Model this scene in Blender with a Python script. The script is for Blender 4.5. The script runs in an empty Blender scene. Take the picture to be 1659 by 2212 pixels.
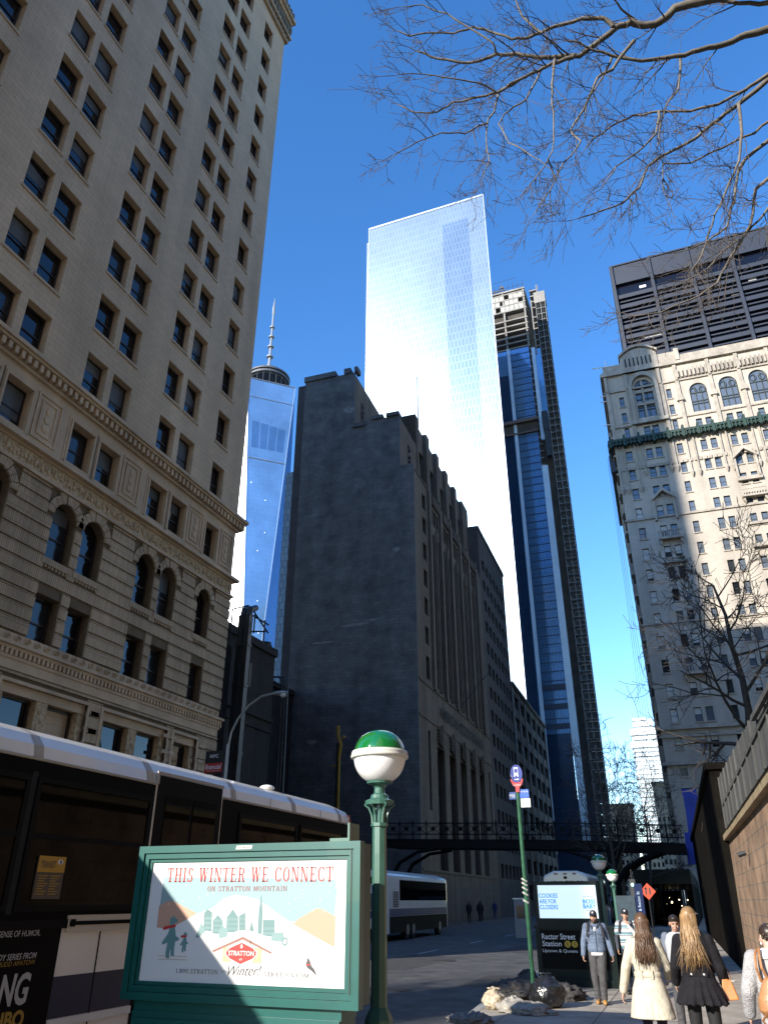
import bpy, bmesh, math, random
from mathutils import Vector, Matrix, noise
S = bpy.context.scene
COL = S.collection
R = math.radians
# ---------------------------------------------------------------- camera, sky, sun, exposure
cam = bpy.data.cameras.new('camera'); camo = bpy.data.objects.new('camera', cam); COL.objects.link(camo)
S.camera = camo
CH = 1.8; YAW = R(21); PITCH = math.atan(839/1636.5)
camo.location = (0, 0, CH); camo.rotation_euler = (math.pi/2 + PITCH, 0, YAW)
cam.sensor_fit = 'VERTICAL'; cam.sensor_height = 24; cam.lens = 1636.5*24/2212
cam.clip_start = 0.1; cam.clip_end = 6000
SUN_AZ = 27.5; SUN_EL = 22.5
W = bpy.data.worlds.new("World"); S.world = W; W.use_nodes = True
nt = W.node_tree; bg = nt.nodes['Background']
sky = nt.nodes.new('ShaderNodeTexSky'); sky.sky_type = 'NISHITA'; sky.sun_disc = False
sky.sun_elevation = R(SUN_EL); sky.sun_rotation = R(180+SUN_AZ)
sky.air_density = 1.0; sky.dust_density = 0.1; sky.ozone_density = 2.5; sky.altitude = 50
hs = nt.nodes.new('ShaderNodeHueSaturation'); hs.inputs['Saturation'].default_value = 1.27; hs.inputs['Hue'].default_value = 0.507; hs.inputs['Value'].default_value = 1.06
nt.links.new(sky.outputs[0], hs.inputs['Color']); nt.links.new(hs.outputs[0], bg.inputs[0]); bg.inputs[1].default_value = 0.15
sl = bpy.data.lights.new('sun', 'SUN'); sl.energy = 3.9; sl.angle = R(0.53); sl.color = (1.0, 0.93, 0.82)
so = bpy.data.objects.new('sun', sl); COL.objects.link(so); so.location = (0, 0, 300)
sd = Vector((-math.sin(R(SUN_AZ))*math.cos(R(SUN_EL)), -math.cos(R(SUN_AZ))*math.cos(R(SUN_EL)), math.sin(R(SUN_EL))))
so.rotation_euler = sd.to_track_quat('Z', 'Y').to_euler()
S.view_settings.view_transform = 'Standard'; S.view_settings.look = 'None'
S.view_settings.exposure = 1.2; S.view_settings.gamma = 1.0
S.render.engine = 'CYCLES'; S.cycles.use_denoising = True
S.cycles.max_bounces = 6; S.cycles.diffuse_bounces = 3; S.cycles.glossy_bounces = 3; S.cycles.caustics_reflective = False; S.cycles.caustics_refractive = False
S.cycles.sample_clamp_indirect = 6.0
rnd = random.Random(7)
# ---------------------------------------------------------------- object helpers
def link(o, parent=None):
    COL.objects.link(o)
    if parent is not None: o.parent = parent
    return o
def tag(o, label=None, cat=None, group=None, kind=None):
    if label: o['label'] = label
    if cat: o['category'] = cat
    if group: o['group'] = group
    if kind: o['kind'] = kind
    return o
def thing(name, label, cat, loc=(0, 0, 0), rz=0.0, group=None, scale=1.0):
    o = bpy.data.objects.new(name, None); link(o); o.empty_display_size = 0.3
    o.location = loc; o.rotation_euler = (0, 0, R(rz)); o.scale = (scale,)*3
    return tag(o, label, cat, group)
def inframe(p, m=0.06):
    c, s = math.cos(YAW), math.sin(YAW)
    X = p[0]*c + p[1]*s; F = -p[0]*s + p[1]*c; U = p[2]-CH
    d = F*math.cos(PITCH)+U*math.sin(PITCH); u = -F*math.sin(PITCH)+U*math.cos(PITCH)
    if d < 0.3: return False
    px = 0.5 + 1636.5*X/d/1659; py = 0.5 - 1636.5*u/d/2212
    return -m < px < 1+m and -m < py < 1+m
class MB:
    def __init__(s): s.v = []; s.f = []; s.m = []; s.mi = 0; s.cuts = []
    def cut(s):
        'what follows is a piece (an object) of its own'
        if s.v: s.cuts.append((len(s.v), len(s.f)))
    def add(s, vs, fs):
        o = len(s.v); s.v += [tuple(p) for p in vs]
        for f in fs: s.f.append(tuple(i+o for i in f)); s.m.append(s.mi)
    def quad(s, a, b, c, d): s.add([a, b, c, d], [(0, 1, 2, 3)])
    def hexa(s, p): s.add(p, [(0, 3, 2, 1), (4, 5, 6, 7), (0, 1, 5, 4), (1, 2, 6, 5), (2, 3, 7, 6), (3, 0, 4, 7)])
    def box(s, x0, x1, y0, y1, z0, z1):
        s.hexa([(x0, y0, z0), (x1, y0, z0), (x1, y1, z0), (x0, y1, z0), (x0, y0, z1), (x1, y0, z1), (x1, y1, z1), (x0, y1, z1)])
    def fbox(s, mf, u0, u1, v0, v1, d0, d1):
        s.hexa([mf(u0, v0, d0), mf(u1, v0, d0), mf(u1, v0, d1), mf(u0, v0, d1), mf(u0, v1, d0), mf(u1, v1, d0), mf(u1, v1, d1), mf(u0, v1, d1)])
    def prism(s, poly, mf, d0, d1):
        n = len(poly)
        s.add([mf(u, v, d0) for u, v in poly]+[mf(u, v, d1) for u, v in poly],
              [tuple(range(n)), tuple(range(2*n-1, n-1, -1))]+[(i, i+n, (i+1) % n+n, (i+1) % n) for i in range(n)])
    def tube(s, pts, rad, n=6, cap=True):
        pts = [Vector(p) for p in pts]; k = len(pts)
        if not hasattr(rad, '__len__'): rad = [rad]*k
        vs = []; ref = None
        for i in range(k):
            t = (pts[min(i+1, k-1)]-pts[max(i-1, 0)])
            if t.length < 1e-9: t = Vector((0, 0, 1))
            t.normalize()
            if ref is None: ref = Vector((0, 0, 1)) if abs(t.z) < 0.9 else Vector((1, 0, 0))
            a = t.cross(ref); 
            if a.length < 1e-6: a = t.cross(Vector((0.3, 1, 0.2)))
            a.normalize(); b = t.cross(a); ref = a.cross(t)
            for j in range(n):
                an = 2*math.pi*j/n; vs.append(pts[i]+(a*math.cos(an)+b*math.sin(an))*rad[i])
        fs = [(i*n+j, i*n+(j+1) % n, (i+1)*n+(j+1) % n, (i+1)*n+j) for i in range(k-1) for j in range(n)]
        if cap: fs += [tuple(range(n))[::-1], tuple(range((k-1)*n, k*n))]
        s.add(vs, fs)
    def lathe(s, prof, c=(0, 0, 0), n=24, a0=0.0):
        vs = []; k = len(prof)
        for r, z in prof:
            for j in range(n):
                a = a0+2*math.pi*j/n; vs.append((c[0]+r*math.cos(a), c[1]+r*math.sin(a), c[2]+z))
        fs = [(i*n+j, i*n+(j+1) % n, (i+1)*n+(j+1) % n, (i+1)*n+j) for i in range(k-1) for j in range(n)]
        fs += [tuple(range(n))[::-1], tuple(range((k-1)*n, k*n))]
        s.add(vs, fs)
    def ell(s, c, r, nu=14, nv=9, M=None):
        vs = []; fs = []
        for i in range(nv+1):
            t = math.pi*i/nv
            for j in range(nu):
                a = 2*math.pi*j/nu
                p = Vector((r[0]*math.sin(t)*math.cos(a), r[1]*math.sin(t)*math.sin(a), r[2]*math.cos(t)))
                if M is not None: p = M @ p
                vs.append(p+Vector(c))
        for i in range(nv):
            for j in range(nu): fs.append((i*nu+j, i*nu+(j+1) % nu, (i+1)*nu+(j+1) % nu, (i+1)*nu+j))
        s.add(vs, fs)
    def cap(s, p0, p1, r0, r1, n=12):
        p0, p1 = Vector(p0), Vector(p1); d = (p1-p0); L = d.length or 1e-6; d /= L
        pts = []; rr = []
        for i in range(5):
            a = math.pi/2*(1-i/4); pts.append(p0-d*r0*math.sin(a)); rr.append(max(r0*math.cos(a), 1e-4))
        for i in range(5):
            a = math.pi/2*i/4; pts.append(p1+d*r1*math.sin(a)); rr.append(max(r1*math.cos(a), 1e-4))
        s.tube(pts, rr, n)
    def chain(s, pts, rr, n=12):
        for i in range(len(pts)-1): s.cap(pts[i], pts[i+1], rr[i], rr[i+1], n)
    def loft(s, rings, n=20):
        "rings: (cx, cy, z, rx, ry) closed with caps"
        vs = []
        for cx, cy, z, rx, ry in rings:
            for j in range(n):
                a = 2*math.pi*j/n; c, q = math.cos(a), math.sin(a)
                e = 0.86
                vs.append((cx+rx*math.copysign(abs(c)**e, c), cy+ry*math.copysign(abs(q)**e, q), z))
        k = len(rings)
        fs = [(i*n+j, i*n+(j+1) % n, (i+1)*n+(j+1) % n, (i+1)*n+j) for i in range(k-1) for j in range(n)]
        fs += [tuple(range(n))[::-1], tuple(range((k-1)*n, k*n))]
        s.add(vs, fs)
    def mesh(s, name):
        me = bpy.data.meshes.new(name); me.from_pydata(s.v, [], s.f); me.update(); return me
    def build(s, name, mat, parent=None, smooth=False, loc=None):
        if s.cuts:
            v0 = f0 = 0; o = None
            for v1, f1 in s.cuts+[(len(s.v), len(s.f))]:
                if v1 > v0:
                    q = MB(); q.v = s.v[v0:v1]; q.f = [tuple(i-v0 for i in f) for f in s.f[f0:f1]]; q.m = s.m[f0:f1]; o = q.build(name, mat, parent, smooth, loc)
                v0, f0 = v1, f1
            return o
        me = s.mesh(name)
        mats = mat if isinstance(mat, (list, tuple)) else [mat]
        for m in mats: me.materials.append(m)
        if len(mats) > 1: me.polygons.foreach_set('material_index', s.m)
        if smooth: me.polygons.foreach_set('use_smooth', [True]*len(me.polygons))
        o = bpy.data.objects.new(name, me); link(o, parent)
        if loc: o.location = loc
        return o
    def blob(s, name, voxel, mat, parent=None, iters=4, fac=0.5, dec=None):
        me = s.mesh(name); o = bpy.data.objects.new(name, me); link(o)
        m = o.modifiers.new('r', 'REMESH'); m.mode = 'VOXEL'; m.voxel_size = voxel; m.use_smooth_shade = True
        if iters:
            k = o.modifiers.new('s', 'SMOOTH'); k.factor = fac; k.iterations = iters
        dg = bpy.context.evaluated_depsgraph_get(); dg.update()
        nm = bpy.data.meshes.new_from_object(o.evaluated_get(dg)); nm.name = name
        o.modifiers.clear(); o.data = nm; bpy.data.meshes.remove(me)
        nm.materials.clear(); nm.materials.append(mat)
        nm.polygons.foreach_set('use_smooth', [True]*len(nm.polygons))
        if parent is not None: o.parent = parent
        return o
def facade(mb, mf, u0, u1, v0, v1, ops, depth):
    us = sorted({u0, u1} | {x for o in ops for x in o[:2] if u0 < x < u1}); vs = sorted({v0, v1} | {x for o in ops for x in o[2:4] if v0 < x < v1})
    for j in range(len(vs)-1):
        vm = (vs[j]+vs[j+1])/2; row = [o for o in ops if o[2] < vm < o[3]]; st = None
        for i in range(len(us)-1):
            um = (us[i]+us[i+1])/2; hole = any(o[0] < um < o[1] for o in row)
            if not hole and st is None: st = us[i]
            if st is not None and (hole or i == len(us)-2):
                en = us[i] if hole else us[i+1]
                mb.quad(mf(st, vs[j], 0), mf(en, vs[j], 0), mf(en, vs[j+1], 0), mf(st, vs[j+1], 0)); st = None
    for a, b, c, d in [o[:4] for o in ops]:
        mb.quad(mf(a, c, 0), mf(a, d, 0), mf(a, d, depth), mf(a, c, depth)); mb.quad(mf(b, c, 0), mf(b, d, 0), mf(b, d, depth), mf(b, c, depth))
        mb.quad(mf(a, c, 0), mf(b, c, 0), mf(b, c, depth), mf(a, c, depth)); mb.quad(mf(a, d, 0), mf(b, d, 0), mf(b, d, depth), mf(a, d, depth))
def win_frame(mb, mf, w, h, t=0.07, nx=1, rails=(0.5,), d=0.0):
    mb.fbox(mf, -w/2, -w/2+t, 0, h, d, d+0.1); mb.fbox(mf, w/2-t, w/2, 0, h, d, d+0.1)
    mb.fbox(mf, -w/2+t, w/2-t, 0, t, d, d+0.1); mb.fbox(mf, -w/2+t, w/2-t, h-t, h, d, d+0.1)
    for r in rails: mb.fbox(mf, -w/2+t, w/2-t, h*r-t*0.4, h*r+t*0.4, d+0.01, d+0.09)
    for i in range(1, nx):
        x = -w/2+w*i/nx; mb.fbox(mf, x-t*0.4, x+t*0.4, t, h-t, d+0.012, d+0.085)
def pane_geo(mb, mf, w, h, d=0.06): mb.quad(mf(-w/2+0.03, 0.03, d), mf(w/2-0.03, 0.03, d), mf(w/2-0.03, h-0.03, d), mf(-w/2+0.03, h-0.03, d))
_wm = {}
def win_mesh(w, h, nx, rails, t):
    k = (round(w, 2), round(h, 2), nx, rails, t)
    if k not in _wm:
        mf = lambda u, v, d: (u, d, v)
        a = MB(); win_frame(a, mf, w, h, t, nx, rails); b = MB(); pane_geo(b, mf, w, h)
        _wm[k] = (a.mesh('window'), b.mesh('pane'))
    return _wm[k]
def windows(parent, spots, mfw, fmat, pmats, rz, cap=100, blind=None, seed=1, sill=None):
    """spots: (u, v, w, h, nx, rails, t) window bottom centre; mfw(u,v)->local xyz; the nearest CAP as parts, the rest one part"""
    rr = random.Random(seed); M = Matrix.LocRotScale(parent.location, parent.rotation_euler, parent.scale)
    L = []
    for sp in spots:
        p = Vector(mfw(sp[0], sp[1])); wp = M @ p; 
        if not (inframe(wp) or inframe(wp+Vector((0, 0, sp[3])))): continue
        L.append((sp[2]*sp[3]/(wp-Vector((0, 0, CH))).length**2, sp, p))
    L.sort(key=lambda q: -q[0])
    c, s = math.cos(R(rz)), math.sin(R(rz))
    rest = MB()
    for i, (_, sp, p) in enumerate(L):
        u, v, w, h, nx, rails, t = sp
        pm = rr.choice(pmats)
        if i < cap:
            a, b = win_mesh(w, h, nx, rails, t)
            o = bpy.data.objects.new('window', a); link(o, parent); o.location = p; o.rotation_euler = (0, 0, R(rz))
            if not a.materials: a.materials.append(fmat)
            q = bpy.data.objects.new('pane', b); link(q, o); q.rotation_euler = (R(rr.uniform(-.5, .5)), 0, R(rr.uniform(-.7, .7)))
            if not b.materials: b.materials.append(pm)
            q.material_slots[0].link = 'OBJECT'; q.material_slots[0].material = pm
            if sill and (not sill[2] or sill[2](sp)):
                k_ = ('sill', round(w, 2), sill[0].name)
                if k_ not in _wm: bb = MB(); bb.box(-w/2-.08, w/2+.08, -sill[1], -.001, -.13, -.003); _wm[k_] = bb.mesh('sill'); _wm[k_].materials.append(sill[0])
                link(bpy.data.objects.new('sill', _wm[k_]), o)
            if blind and rr.random() < blind[0] and (len(blind) < 4 or blind[3](sp)):
                bb = MB(); f = rr.choice(blind[2]); bb.fbox(lambda u, v, d: (u, d, v), -w/2+t, w/2-t, h*f, h-t, 0.045, 0.052)
                bb.build('blind', blind[1], o)
        else:
            mf = lambda uu, vv, d: (p.x+uu*c-d*s, p.y+uu*s+d*c, p.z+vv)
            rest.mi = 0; win_frame(rest, mf, w, h, t, nx, rails); rest.mi = 1; pane_geo(rest, mf, w, h)
    if rest.v:
        o = rest.build('windows', [fmat, pmats[0]], parent); o['kind'] = 'stuff'
# ---------------------------------------------------------------- materials
_M = {}
def mat(name, rgb, rough=0.7, metal=0.0, var=0.0, vs=3.0, bump=0.0, bs=40.0, spec=0.5, streak=None, coat=0.0, emit=None, brick=None, alpha=None, trans=0.0, sub=0.0):
    """var: colour variation by noise of scale vs; bump; streak=(amount, scale) vertical stains; brick=(w, h, mortar, rgb2, mortar_rgb, bump)"""
    if name in _M: return _M[name]
    m = bpy.data.materials.new(name); m.use_nodes = True; t = m.node_tree; N = t.nodes; L = t.links
    b = N['Principled BSDF']; b.inputs['Roughness'].default_value = rough; b.inputs['Metallic'].default_value = metal
    b.inputs['Specular IOR Level'].default_value = spec; b.inputs['Coat Weight'].default_value = coat
    if trans: b.inputs['Transmission Weight'].default_value = trans
    col = (*rgb, 1); b.inputs['Base Color'].default_value = col
    cur = None; tc = None
    def coords():
        nonlocal tc
        if tc is None: tc = N.new('ShaderNodeTexCoord')
        return tc.outputs['Object']
    bumps = []
    if brick:
        bw, bh, mo, c2, cm, bb = brick
        sx = N.new('ShaderNodeSeparateXYZ'); L.new(coords(), sx.inputs[0])
        ad = N.new('ShaderNodeMath'); ad.operation = 'ADD'; L.new(sx.outputs[0], ad.inputs[0]); L.new(sx.outputs[1], ad.inputs[1])
        cx = N.new('ShaderNodeCombineXYZ'); L.new(ad.outputs[0], cx.inputs[0]); L.new(sx.outputs[2], cx.inputs[1])
        br = N.new('ShaderNodeTexBrick'); L.new(cx.outputs[0], br.inputs['Vector']); br.inputs['Scale'].default_value = 1.0
        br.inputs['Brick Width'].default_value = bw; br.inputs['Row Height'].default_value = bh; br.inputs['Mortar Size'].default_value = mo
        br.inputs['Color1'].default_value = col; br.inputs['Color2'].default_value = (*c2, 1); br.inputs['Mortar'].default_value = (*cm, 1)
        br.inputs['Mortar Smooth'].default_value = 0.3
        cur = br.outputs['Color']
        if bb: bumps.append((br.outputs['Fac'], -bb))
    if var:
        n = N.new('ShaderNodeTexNoise'); n.inputs['Scale'].default_value = vs; n.inputs['Detail'].default_value = 6; n.inputs['Roughness'].default_value = 0.65
        L.new(coords(), n.inputs['Vector'])
        mr = N.new('ShaderNodeMapRange'); mr.inputs[1].default_value = 0.3; mr.inputs[2].default_value = 0.7; mr.inputs[3].default_value = 1-var; mr.inputs[4].default_value = 1+var
        L.new(n.outputs['Fac'], mr.inputs[0])
        mx = N.new('ShaderNodeVectorMath'); mx.operation = 'MULTIPLY'
        if cur is None: mx.inputs[0].default_value = rgb
        else: L.new(cur, mx.inputs[0])
        L.new(mr.outputs[0], mx.inputs[1]); cur = mx.outputs[0]
    if streak:
        mp = N.new('ShaderNodeMapping'); mp.inputs['Scale'].default_value = (1, 1, 0.06); L.new(coords(), mp.inputs[0])
        n = N.new('ShaderNodeTexNoise'); n.inputs['Scale'].default_value = streak[1]; n.inputs['Detail'].default_value = 5; L.new(mp.outputs[0], n.inputs['Vector'])
        mr = N.new('ShaderNodeMapRange'); mr.inputs[1].default_value = 0.35; mr.inputs[2].default_value = 0.7; mr.inputs[3].default_value = 1+streak[0]*.4; mr.inputs[4].default_value = 1-streak[0]
        L.new(n.outputs['Fac'], mr.inputs[0])
        mx = N.new('ShaderNodeVectorMath'); mx.operation = 'MULTIPLY'
        if cur is None: mx.inputs[0].default_value = rgb
        else: L.new(cur, mx.inputs[0])
        L.new(mr.outputs[0], mx.inputs[1]); cur = mx.outputs[0]
    if cur is not None: L.new(cur, b.inputs['Base Color'])
    nrm = None
    for src, st in bumps:
        bp = N.new('ShaderNodeBump'); bp.inputs['Strength'].default_value = abs(st); bp.inputs['Distance'].default_value = 0.02; bp.invert = st < 0
        L.new(src, bp.inputs['Height']); nrm = bp.outputs[0]
    if bump:
        n = N.new('ShaderNodeTexNoise'); n.inputs['Scale'].default_value = bs; n.inputs['Detail'].default_value = 4; L.new(coords(), n.inputs['Vector'])
        bp = N.new('ShaderNodeBump'); bp.inputs['Strength'].default_value = bump; bp.inputs['Distance'].default_value = 0.02; L.new(n.outputs['Fac'], bp.inputs['Height'])
        if nrm: L.new(nrm, bp.inputs['Normal'])
        nrm = bp.outputs[0]
    if nrm: L.new(nrm, b.inputs['Normal'])
    if emit: b.inputs['Emission Color'].default_value = (*emit[0], 1); b.inputs['Emission Strength'].default_value = emit[1]
    _M[name] = m; return m
def srgb(r, g, b):
    f = lambda c: (c/255/12.92 if c <= 10 else ((c/255+0.055)/1.055)**2.4)
    return (f(r), f(g), f(b))
BLACK = mat('black_metal', (0.012, 0.012, 0.014), 0.45)
GLASS_D = mat('window_glass', (0.010, 0.012, 0.016), 0.04, spec=0.5)
GLASS_D2 = mat('window_glass_dusty', (0.03, 0.034, 0.038), 0.12, spec=0.45, var=0.5, vs=1.5)
WHITE_P = mat('white_paint', (0.74, 0.73, 0.70), 0.35, var=0.05, vs=2)
# ---------------------------------------------------------------- lettering
_tc = [0]
def text(name, body, w, h, org, right, up, m, parent, ext=0.004, bold=0.0, shear=0.0, align='L', space=1.0):
    "letters stretched to fit w x h (w None keeps proportion); org = lower left (or centre) of the text on its surface"
    cu = bpy.data.curves.new(name, 'FONT'); cu.body = body; cu.size = 1; cu.offset = bold; cu.shear = shear; cu.space_character = space; cu.resolution_u = 3
    cu.extrude = 0.0; cu.fill_mode = 'BOTH'
    o = bpy.data.objects.new(name, cu); COL.objects.link(o)
    dg = bpy.context.evaluated_depsgraph_get(); dg.update()
    me = bpy.data.meshes.new_from_object(o.evaluated_get(dg)); bpy.data.objects.remove(o); bpy.data.curves.remove(cu)
    xs = [v.co.x for v in me.vertices]; ys = [v.co.y for v in me.vertices]
    x0, x1, y0, y1 = min(xs), max(xs), min(ys), max(ys)
    sy = h/(y1-y0); sx = w/(x1-x0) if w else sy
    right = Vector(right).normalized(); up = Vector(up).normalized(); nn = right.cross(up); org = Vector(org)
    off = (x1-x0)*sx*(0.5 if align == 'C' else (1.0 if align == 'R' else 0))
    for v in me.vertices: v.co = org + right*((v.co.x-x0)*sx-off) + up*((v.co.y-y0)*sy) + nn*ext
    me.name = name; me.materials.clear(); me.materials.append(m)
    q = bpy.data.objects.new(name, me); link(q, parent); return q
# slab-serif capitals drawn stroke by stroke (unit cell, x 0..1, y 0..1)
def slab(mb, s, org, right, up, H, Wd, off=0.004, gap=0.22, stem=0.2, thin=0.07):
    right = Vector(right).normalized(); up = Vector(up).normalized(); nn = right.cross(up); org = Vector(org)
    adv = {'I': .55, 'W': 1.45, 'M': 1.35, ' ': .55, '.': .3, '1': .6, 'E': .95, 'T': 1.0, 'N': 1.15, 'H': 1.15, 'O': 1.05, 'C': 1.0, 'R': 1.1, 'S': .9, 'A': 1.15, 'U': 1.1, '8': .9, '0': .95}
    tot = sum(adv[c]+gap for c in s)-gap; k = Wd/tot; x0 = 0.0
    for c in s:
        w = adv[c]; P = lambda x, y: org+right*((x0+x*w)*k)+up*(y*H)+nn*off
        sw = stem/w; th = thin
        def bar(xa, xb, ya, yb): mb.quad(P(xa, ya), P(xb, ya), P(xb, yb), P(xa, yb))
        def st(x, top=1, bot=1, a=0.0, b=1.0):
            bar(x-sw/2, x+sw/2, a, b)
            if bot: bar(x-sw*1.05, x+sw*1.05, a, a+th)
            if top: bar(x-sw*1.05, x+sw*1.05, b-th, b)
        def dia(xa, ya, xb, yb, t): mb.quad(P(xa-t/2, ya), P(xa+t/2, ya), P(xb+t/2, yb), P(xb-t/2, yb))
        def arc(cx, cy, rx, ry, a0, a1, tmax=None, tmin=None):
            n = 14; tx = (tmax or sw); ty = tmin or th
            for i in range(n):
                a, b = R(a0+(a1-a0)*i/n), R(a0+(a1-a0)*(i+1)/n)
                mb.quad(P(cx+rx*math.cos(a), cy+ry*math.sin(a)), P(cx+rx*math.cos(b), cy+ry*math.sin(b)),
                        P(cx+(rx-tx)*math.cos(b), cy+(ry-ty)*math.sin(b)), P(cx+(rx-tx)*math.cos(a), cy+(ry-ty)*math.sin(a)))
        if c == 'I': st(.5)
        elif c == 'H': st(.2); st(.8); bar(.2, .8, .47, .47+th)
        elif c == 'T': st(.5, 0); bar(0, 1, 1-th, 1); bar(0, .08, .72, 1); bar(.92, 1, .72, 1)
        elif c == 'E': st(.25); bar(.25, .95, 0, th); bar(.25, .95, 1-th, 1); bar(.25, .7, .47, .47+th); bar(.88, .95, 0, .28); bar(.88, .95, .74, 1); bar(.66, .72, .36, .64)
        elif c == 'N': bar(.12, .12+.08, 0, 1); bar(.02, .32, 0, th); bar(.02, .25, 1-th, 1); bar(.8, .88, 0, 1); bar(.7, .99, 1-th, 1); dia(.8, 0, .2, 1, sw*1.05)
        elif c == 'M': bar(.08, .14, 0, 1); bar(0, .25, 0, th); st(.86, 1, 1); dia(.46, .1, .16, 1, sw); dia(.46, .1, .82, 1, .07)
        elif c == 'W': dia(.3, 0, .12, 1, sw); dia(.3, 0, .5, 1, .06); dia(.68, 0, .5, 1, sw); dia(.68, 0, .9, 1, .06); bar(0, .26, 1-th, 1); bar(.38, .62, 1-th, 1); bar(.8, 1, 1-th, 1)
        elif c == 'A': dia(.14, 0, .5, 1, .08); dia(.84, 0, .5, 1, sw); bar(.25, .75, .32, .32+th); bar(0, .3, 0, th); bar(.66, 1, 0, th)
        elif c == 'R': st(.25); arc(.5, .74, .4, .26, -90, 90); bar(.25, .5, .48, .48+th); bar(.25, .5, 1-th, 1); dia(.86, 0, .6, .5, sw); bar(.72, 1.0, 0, th)
        elif c == 'U': bar(.25-sw/2, .25+sw/2, .3, 1); bar(.75, .83, .3, 1); bar(.08, .42, 1-th, 1); bar(.65, .95, 1-th, 1); arc(.49, .3, .24+sw/2, .3, 180, 360, sw*.8, th)
        elif c in 'O0': arc(.5, .5, .48, .5, 0, 360)
        elif c == 'C': arc(.52, .5, .5, .5, 50, 310); bar(.84, .92, .68, 1); bar(.84, .92, .04, .3)
        elif c == 'S': arc(.5, .74, .42, .26, 35, 270); arc(.5, .26, .44, .26, -145, 90); bar(.84, .92, .7, 1); bar(.06, .14, 0, .3)
        elif c == '8': arc(.5, .74, .38, .26, 0, 360); arc(.5, .26, .44, .28, 0, 360)
        elif c == '1': st(.55, 0); dia(.3, .75, .5, 1, .2)
        elif c == '.': bar(.1, .9, 0, .13)
        x0 += w+gap
# ---------------------------------------------------------------- setting
asphalt = mat('asphalt', (0.075, 0.0745, 0.074), 0.75, var=0.55, vs=1.3, bump=0.9, bs=55)
pave = mat('pavement_concrete', (0.15, 0.14, 0.125), 0.85, var=0.22, vs=0.8, bump=0.25, bs=25, brick=(1.52, 1.52, 0.012, (0.135, 0.125, 0.11), (0.06, 0.055, 0.05), 0.5))
b = MB(); b.quad((-3000, -3000, -0.16), (3000, -3000, -0.16), (3000, 3000, -0.16), (-3000, 3000, -0.16))
tag(b.build('ground', mat('city_ground', (0.09, 0.09, 0.09), 0.9, var=0.2, vs=0.1)), kind='structure')
KP = [(-60, -3.85), (5, -3.85), (10, -3.95), (14.3, -4.25), (18.5, -4.7), (30, -5.2), (60, -6.1), (110, -7.6), (300, -13)]
def kx(y):   # east kerb line
    for (a, u), (c, v) in zip(KP, KP[1:]):
        if y <= c: return u+(v-u)*(y-a)/(c-a)
    return KP[-1][1]
b = MB(); ys = [q[0] for q in KP]
for a, c in zip(ys, ys[1:]): b.quad((-18.2-0.037*max(a, 0), a, -0.15), (kx(a), a, -0.15), (kx(c), c, -0.15), (-18.2-0.037*max(c, 0), c, -0.15))
b.quad((-120, -14, -0.152), (-18.2, -14, -0.152), (-18.2, 4, -0.152), (-120, 4, -0.152))
tag(b.build('road', asphalt), kind='structure')
pv = [[kx(y)+0.16, 3.0-0.0336*y+0.6] for y in ys]
b = MB()
for i in range(len(ys)-1):
    y0, y1 = ys[i], ys[i+1]
    b.quad((kx(y0)+.16, y0, 0), (3.0, y0, 0), (3.0, y1, 0), (kx(y1)+.16, y1, 0))
o = tag(b.build('pavement', mat('pavement_concrete_flat', (0.34, 0.305, 0.26), 0.85, var=0.3, vs=1.6, bump=0.35, bs=25)), kind='structure')
# expansion joints drawn by geometry: thin dark sheets 4 mm above
b = MB()
for y in [5+1.55*i for i in range(24)]: b.quad((kx(y)+.2, y, .004), (2.9, y, .004), (2.9, y+.014, .004), (kx(y)+.2, y+.014, .004))
for x in (-3.1, -1.55, 0.0): b.quad((x-.05, -10, .004), (x-.036, -10, .004), (x-.036-1.2, 45, .004), (x-.05-1.2, 45, .004))
tag(b.build('pavement', mat('joint_dirt', (0.07, 0.065, 0.06), 0.95)), kind='structure')
b = MB()
for i in range(len(ys)-1):
    y0, y1 = ys[i], ys[i+1]
    b.hexa([(kx(y0), y0, -.149), (kx(y0)+.16, y0, -.149), (kx(y1)+.16, y1, -.149), (kx(y1), y1, -.149), (kx(y0), y0, .003), (kx(y0)+.16, y0, .003), (kx(y1)+.16, y1, .003), (kx(y1), y1, .003)])
tag(b.build('kerb', mat('kerb_stone', (0.30, 0.29, 0.27), 0.8, var=0.25, vs=3)), kind='structure')
b = MB()
for a, c in ((4, 60), (60, 110), (110, 300)):
    w = lambda y: -18.2-0.037*y
    b.hexa([(-32, a, -.149), (w(a), a, -.149), (w(c), c, -.149), (-32, c, -.149), (-32, a, 0), (w(a), a, 0), (w(c), c, 0), (-32, c, 0)])
tag(b.build('pavement', pave), kind='structure')
b = MB()   # raised churchyard behind the retaining wall
b.hexa([(2.5, -20, -.149), (60, -20, -.149), (60, 105, -.149), (-0.2, 62, -.149), (2.5, -20, 3.2), (60, -20, 3.2), (60, 105, 3.2), (-0.2, 62, 3.2)])
tag(b.build('terrain', mat('churchyard_soil', (0.07, 0.065, 0.04), 0.95, var=0.4, vs=0.6)), kind='structure')
# worn lane markings
b = MB()
for y in range(-20, 100, 9):
    b.quad((-10.6-0.03*y, y, -.146), (-10.48-0.03*y, y, -.146), (-10.57-0.03*y, y+3, -.146), (-10.69-0.03*y, y+3, -.146))
tag(b.build('road', mat('road_paint', (0.45, 0.44, 0.42), 0.8, var=0.4, vs=4)), kind='structure')

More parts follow.
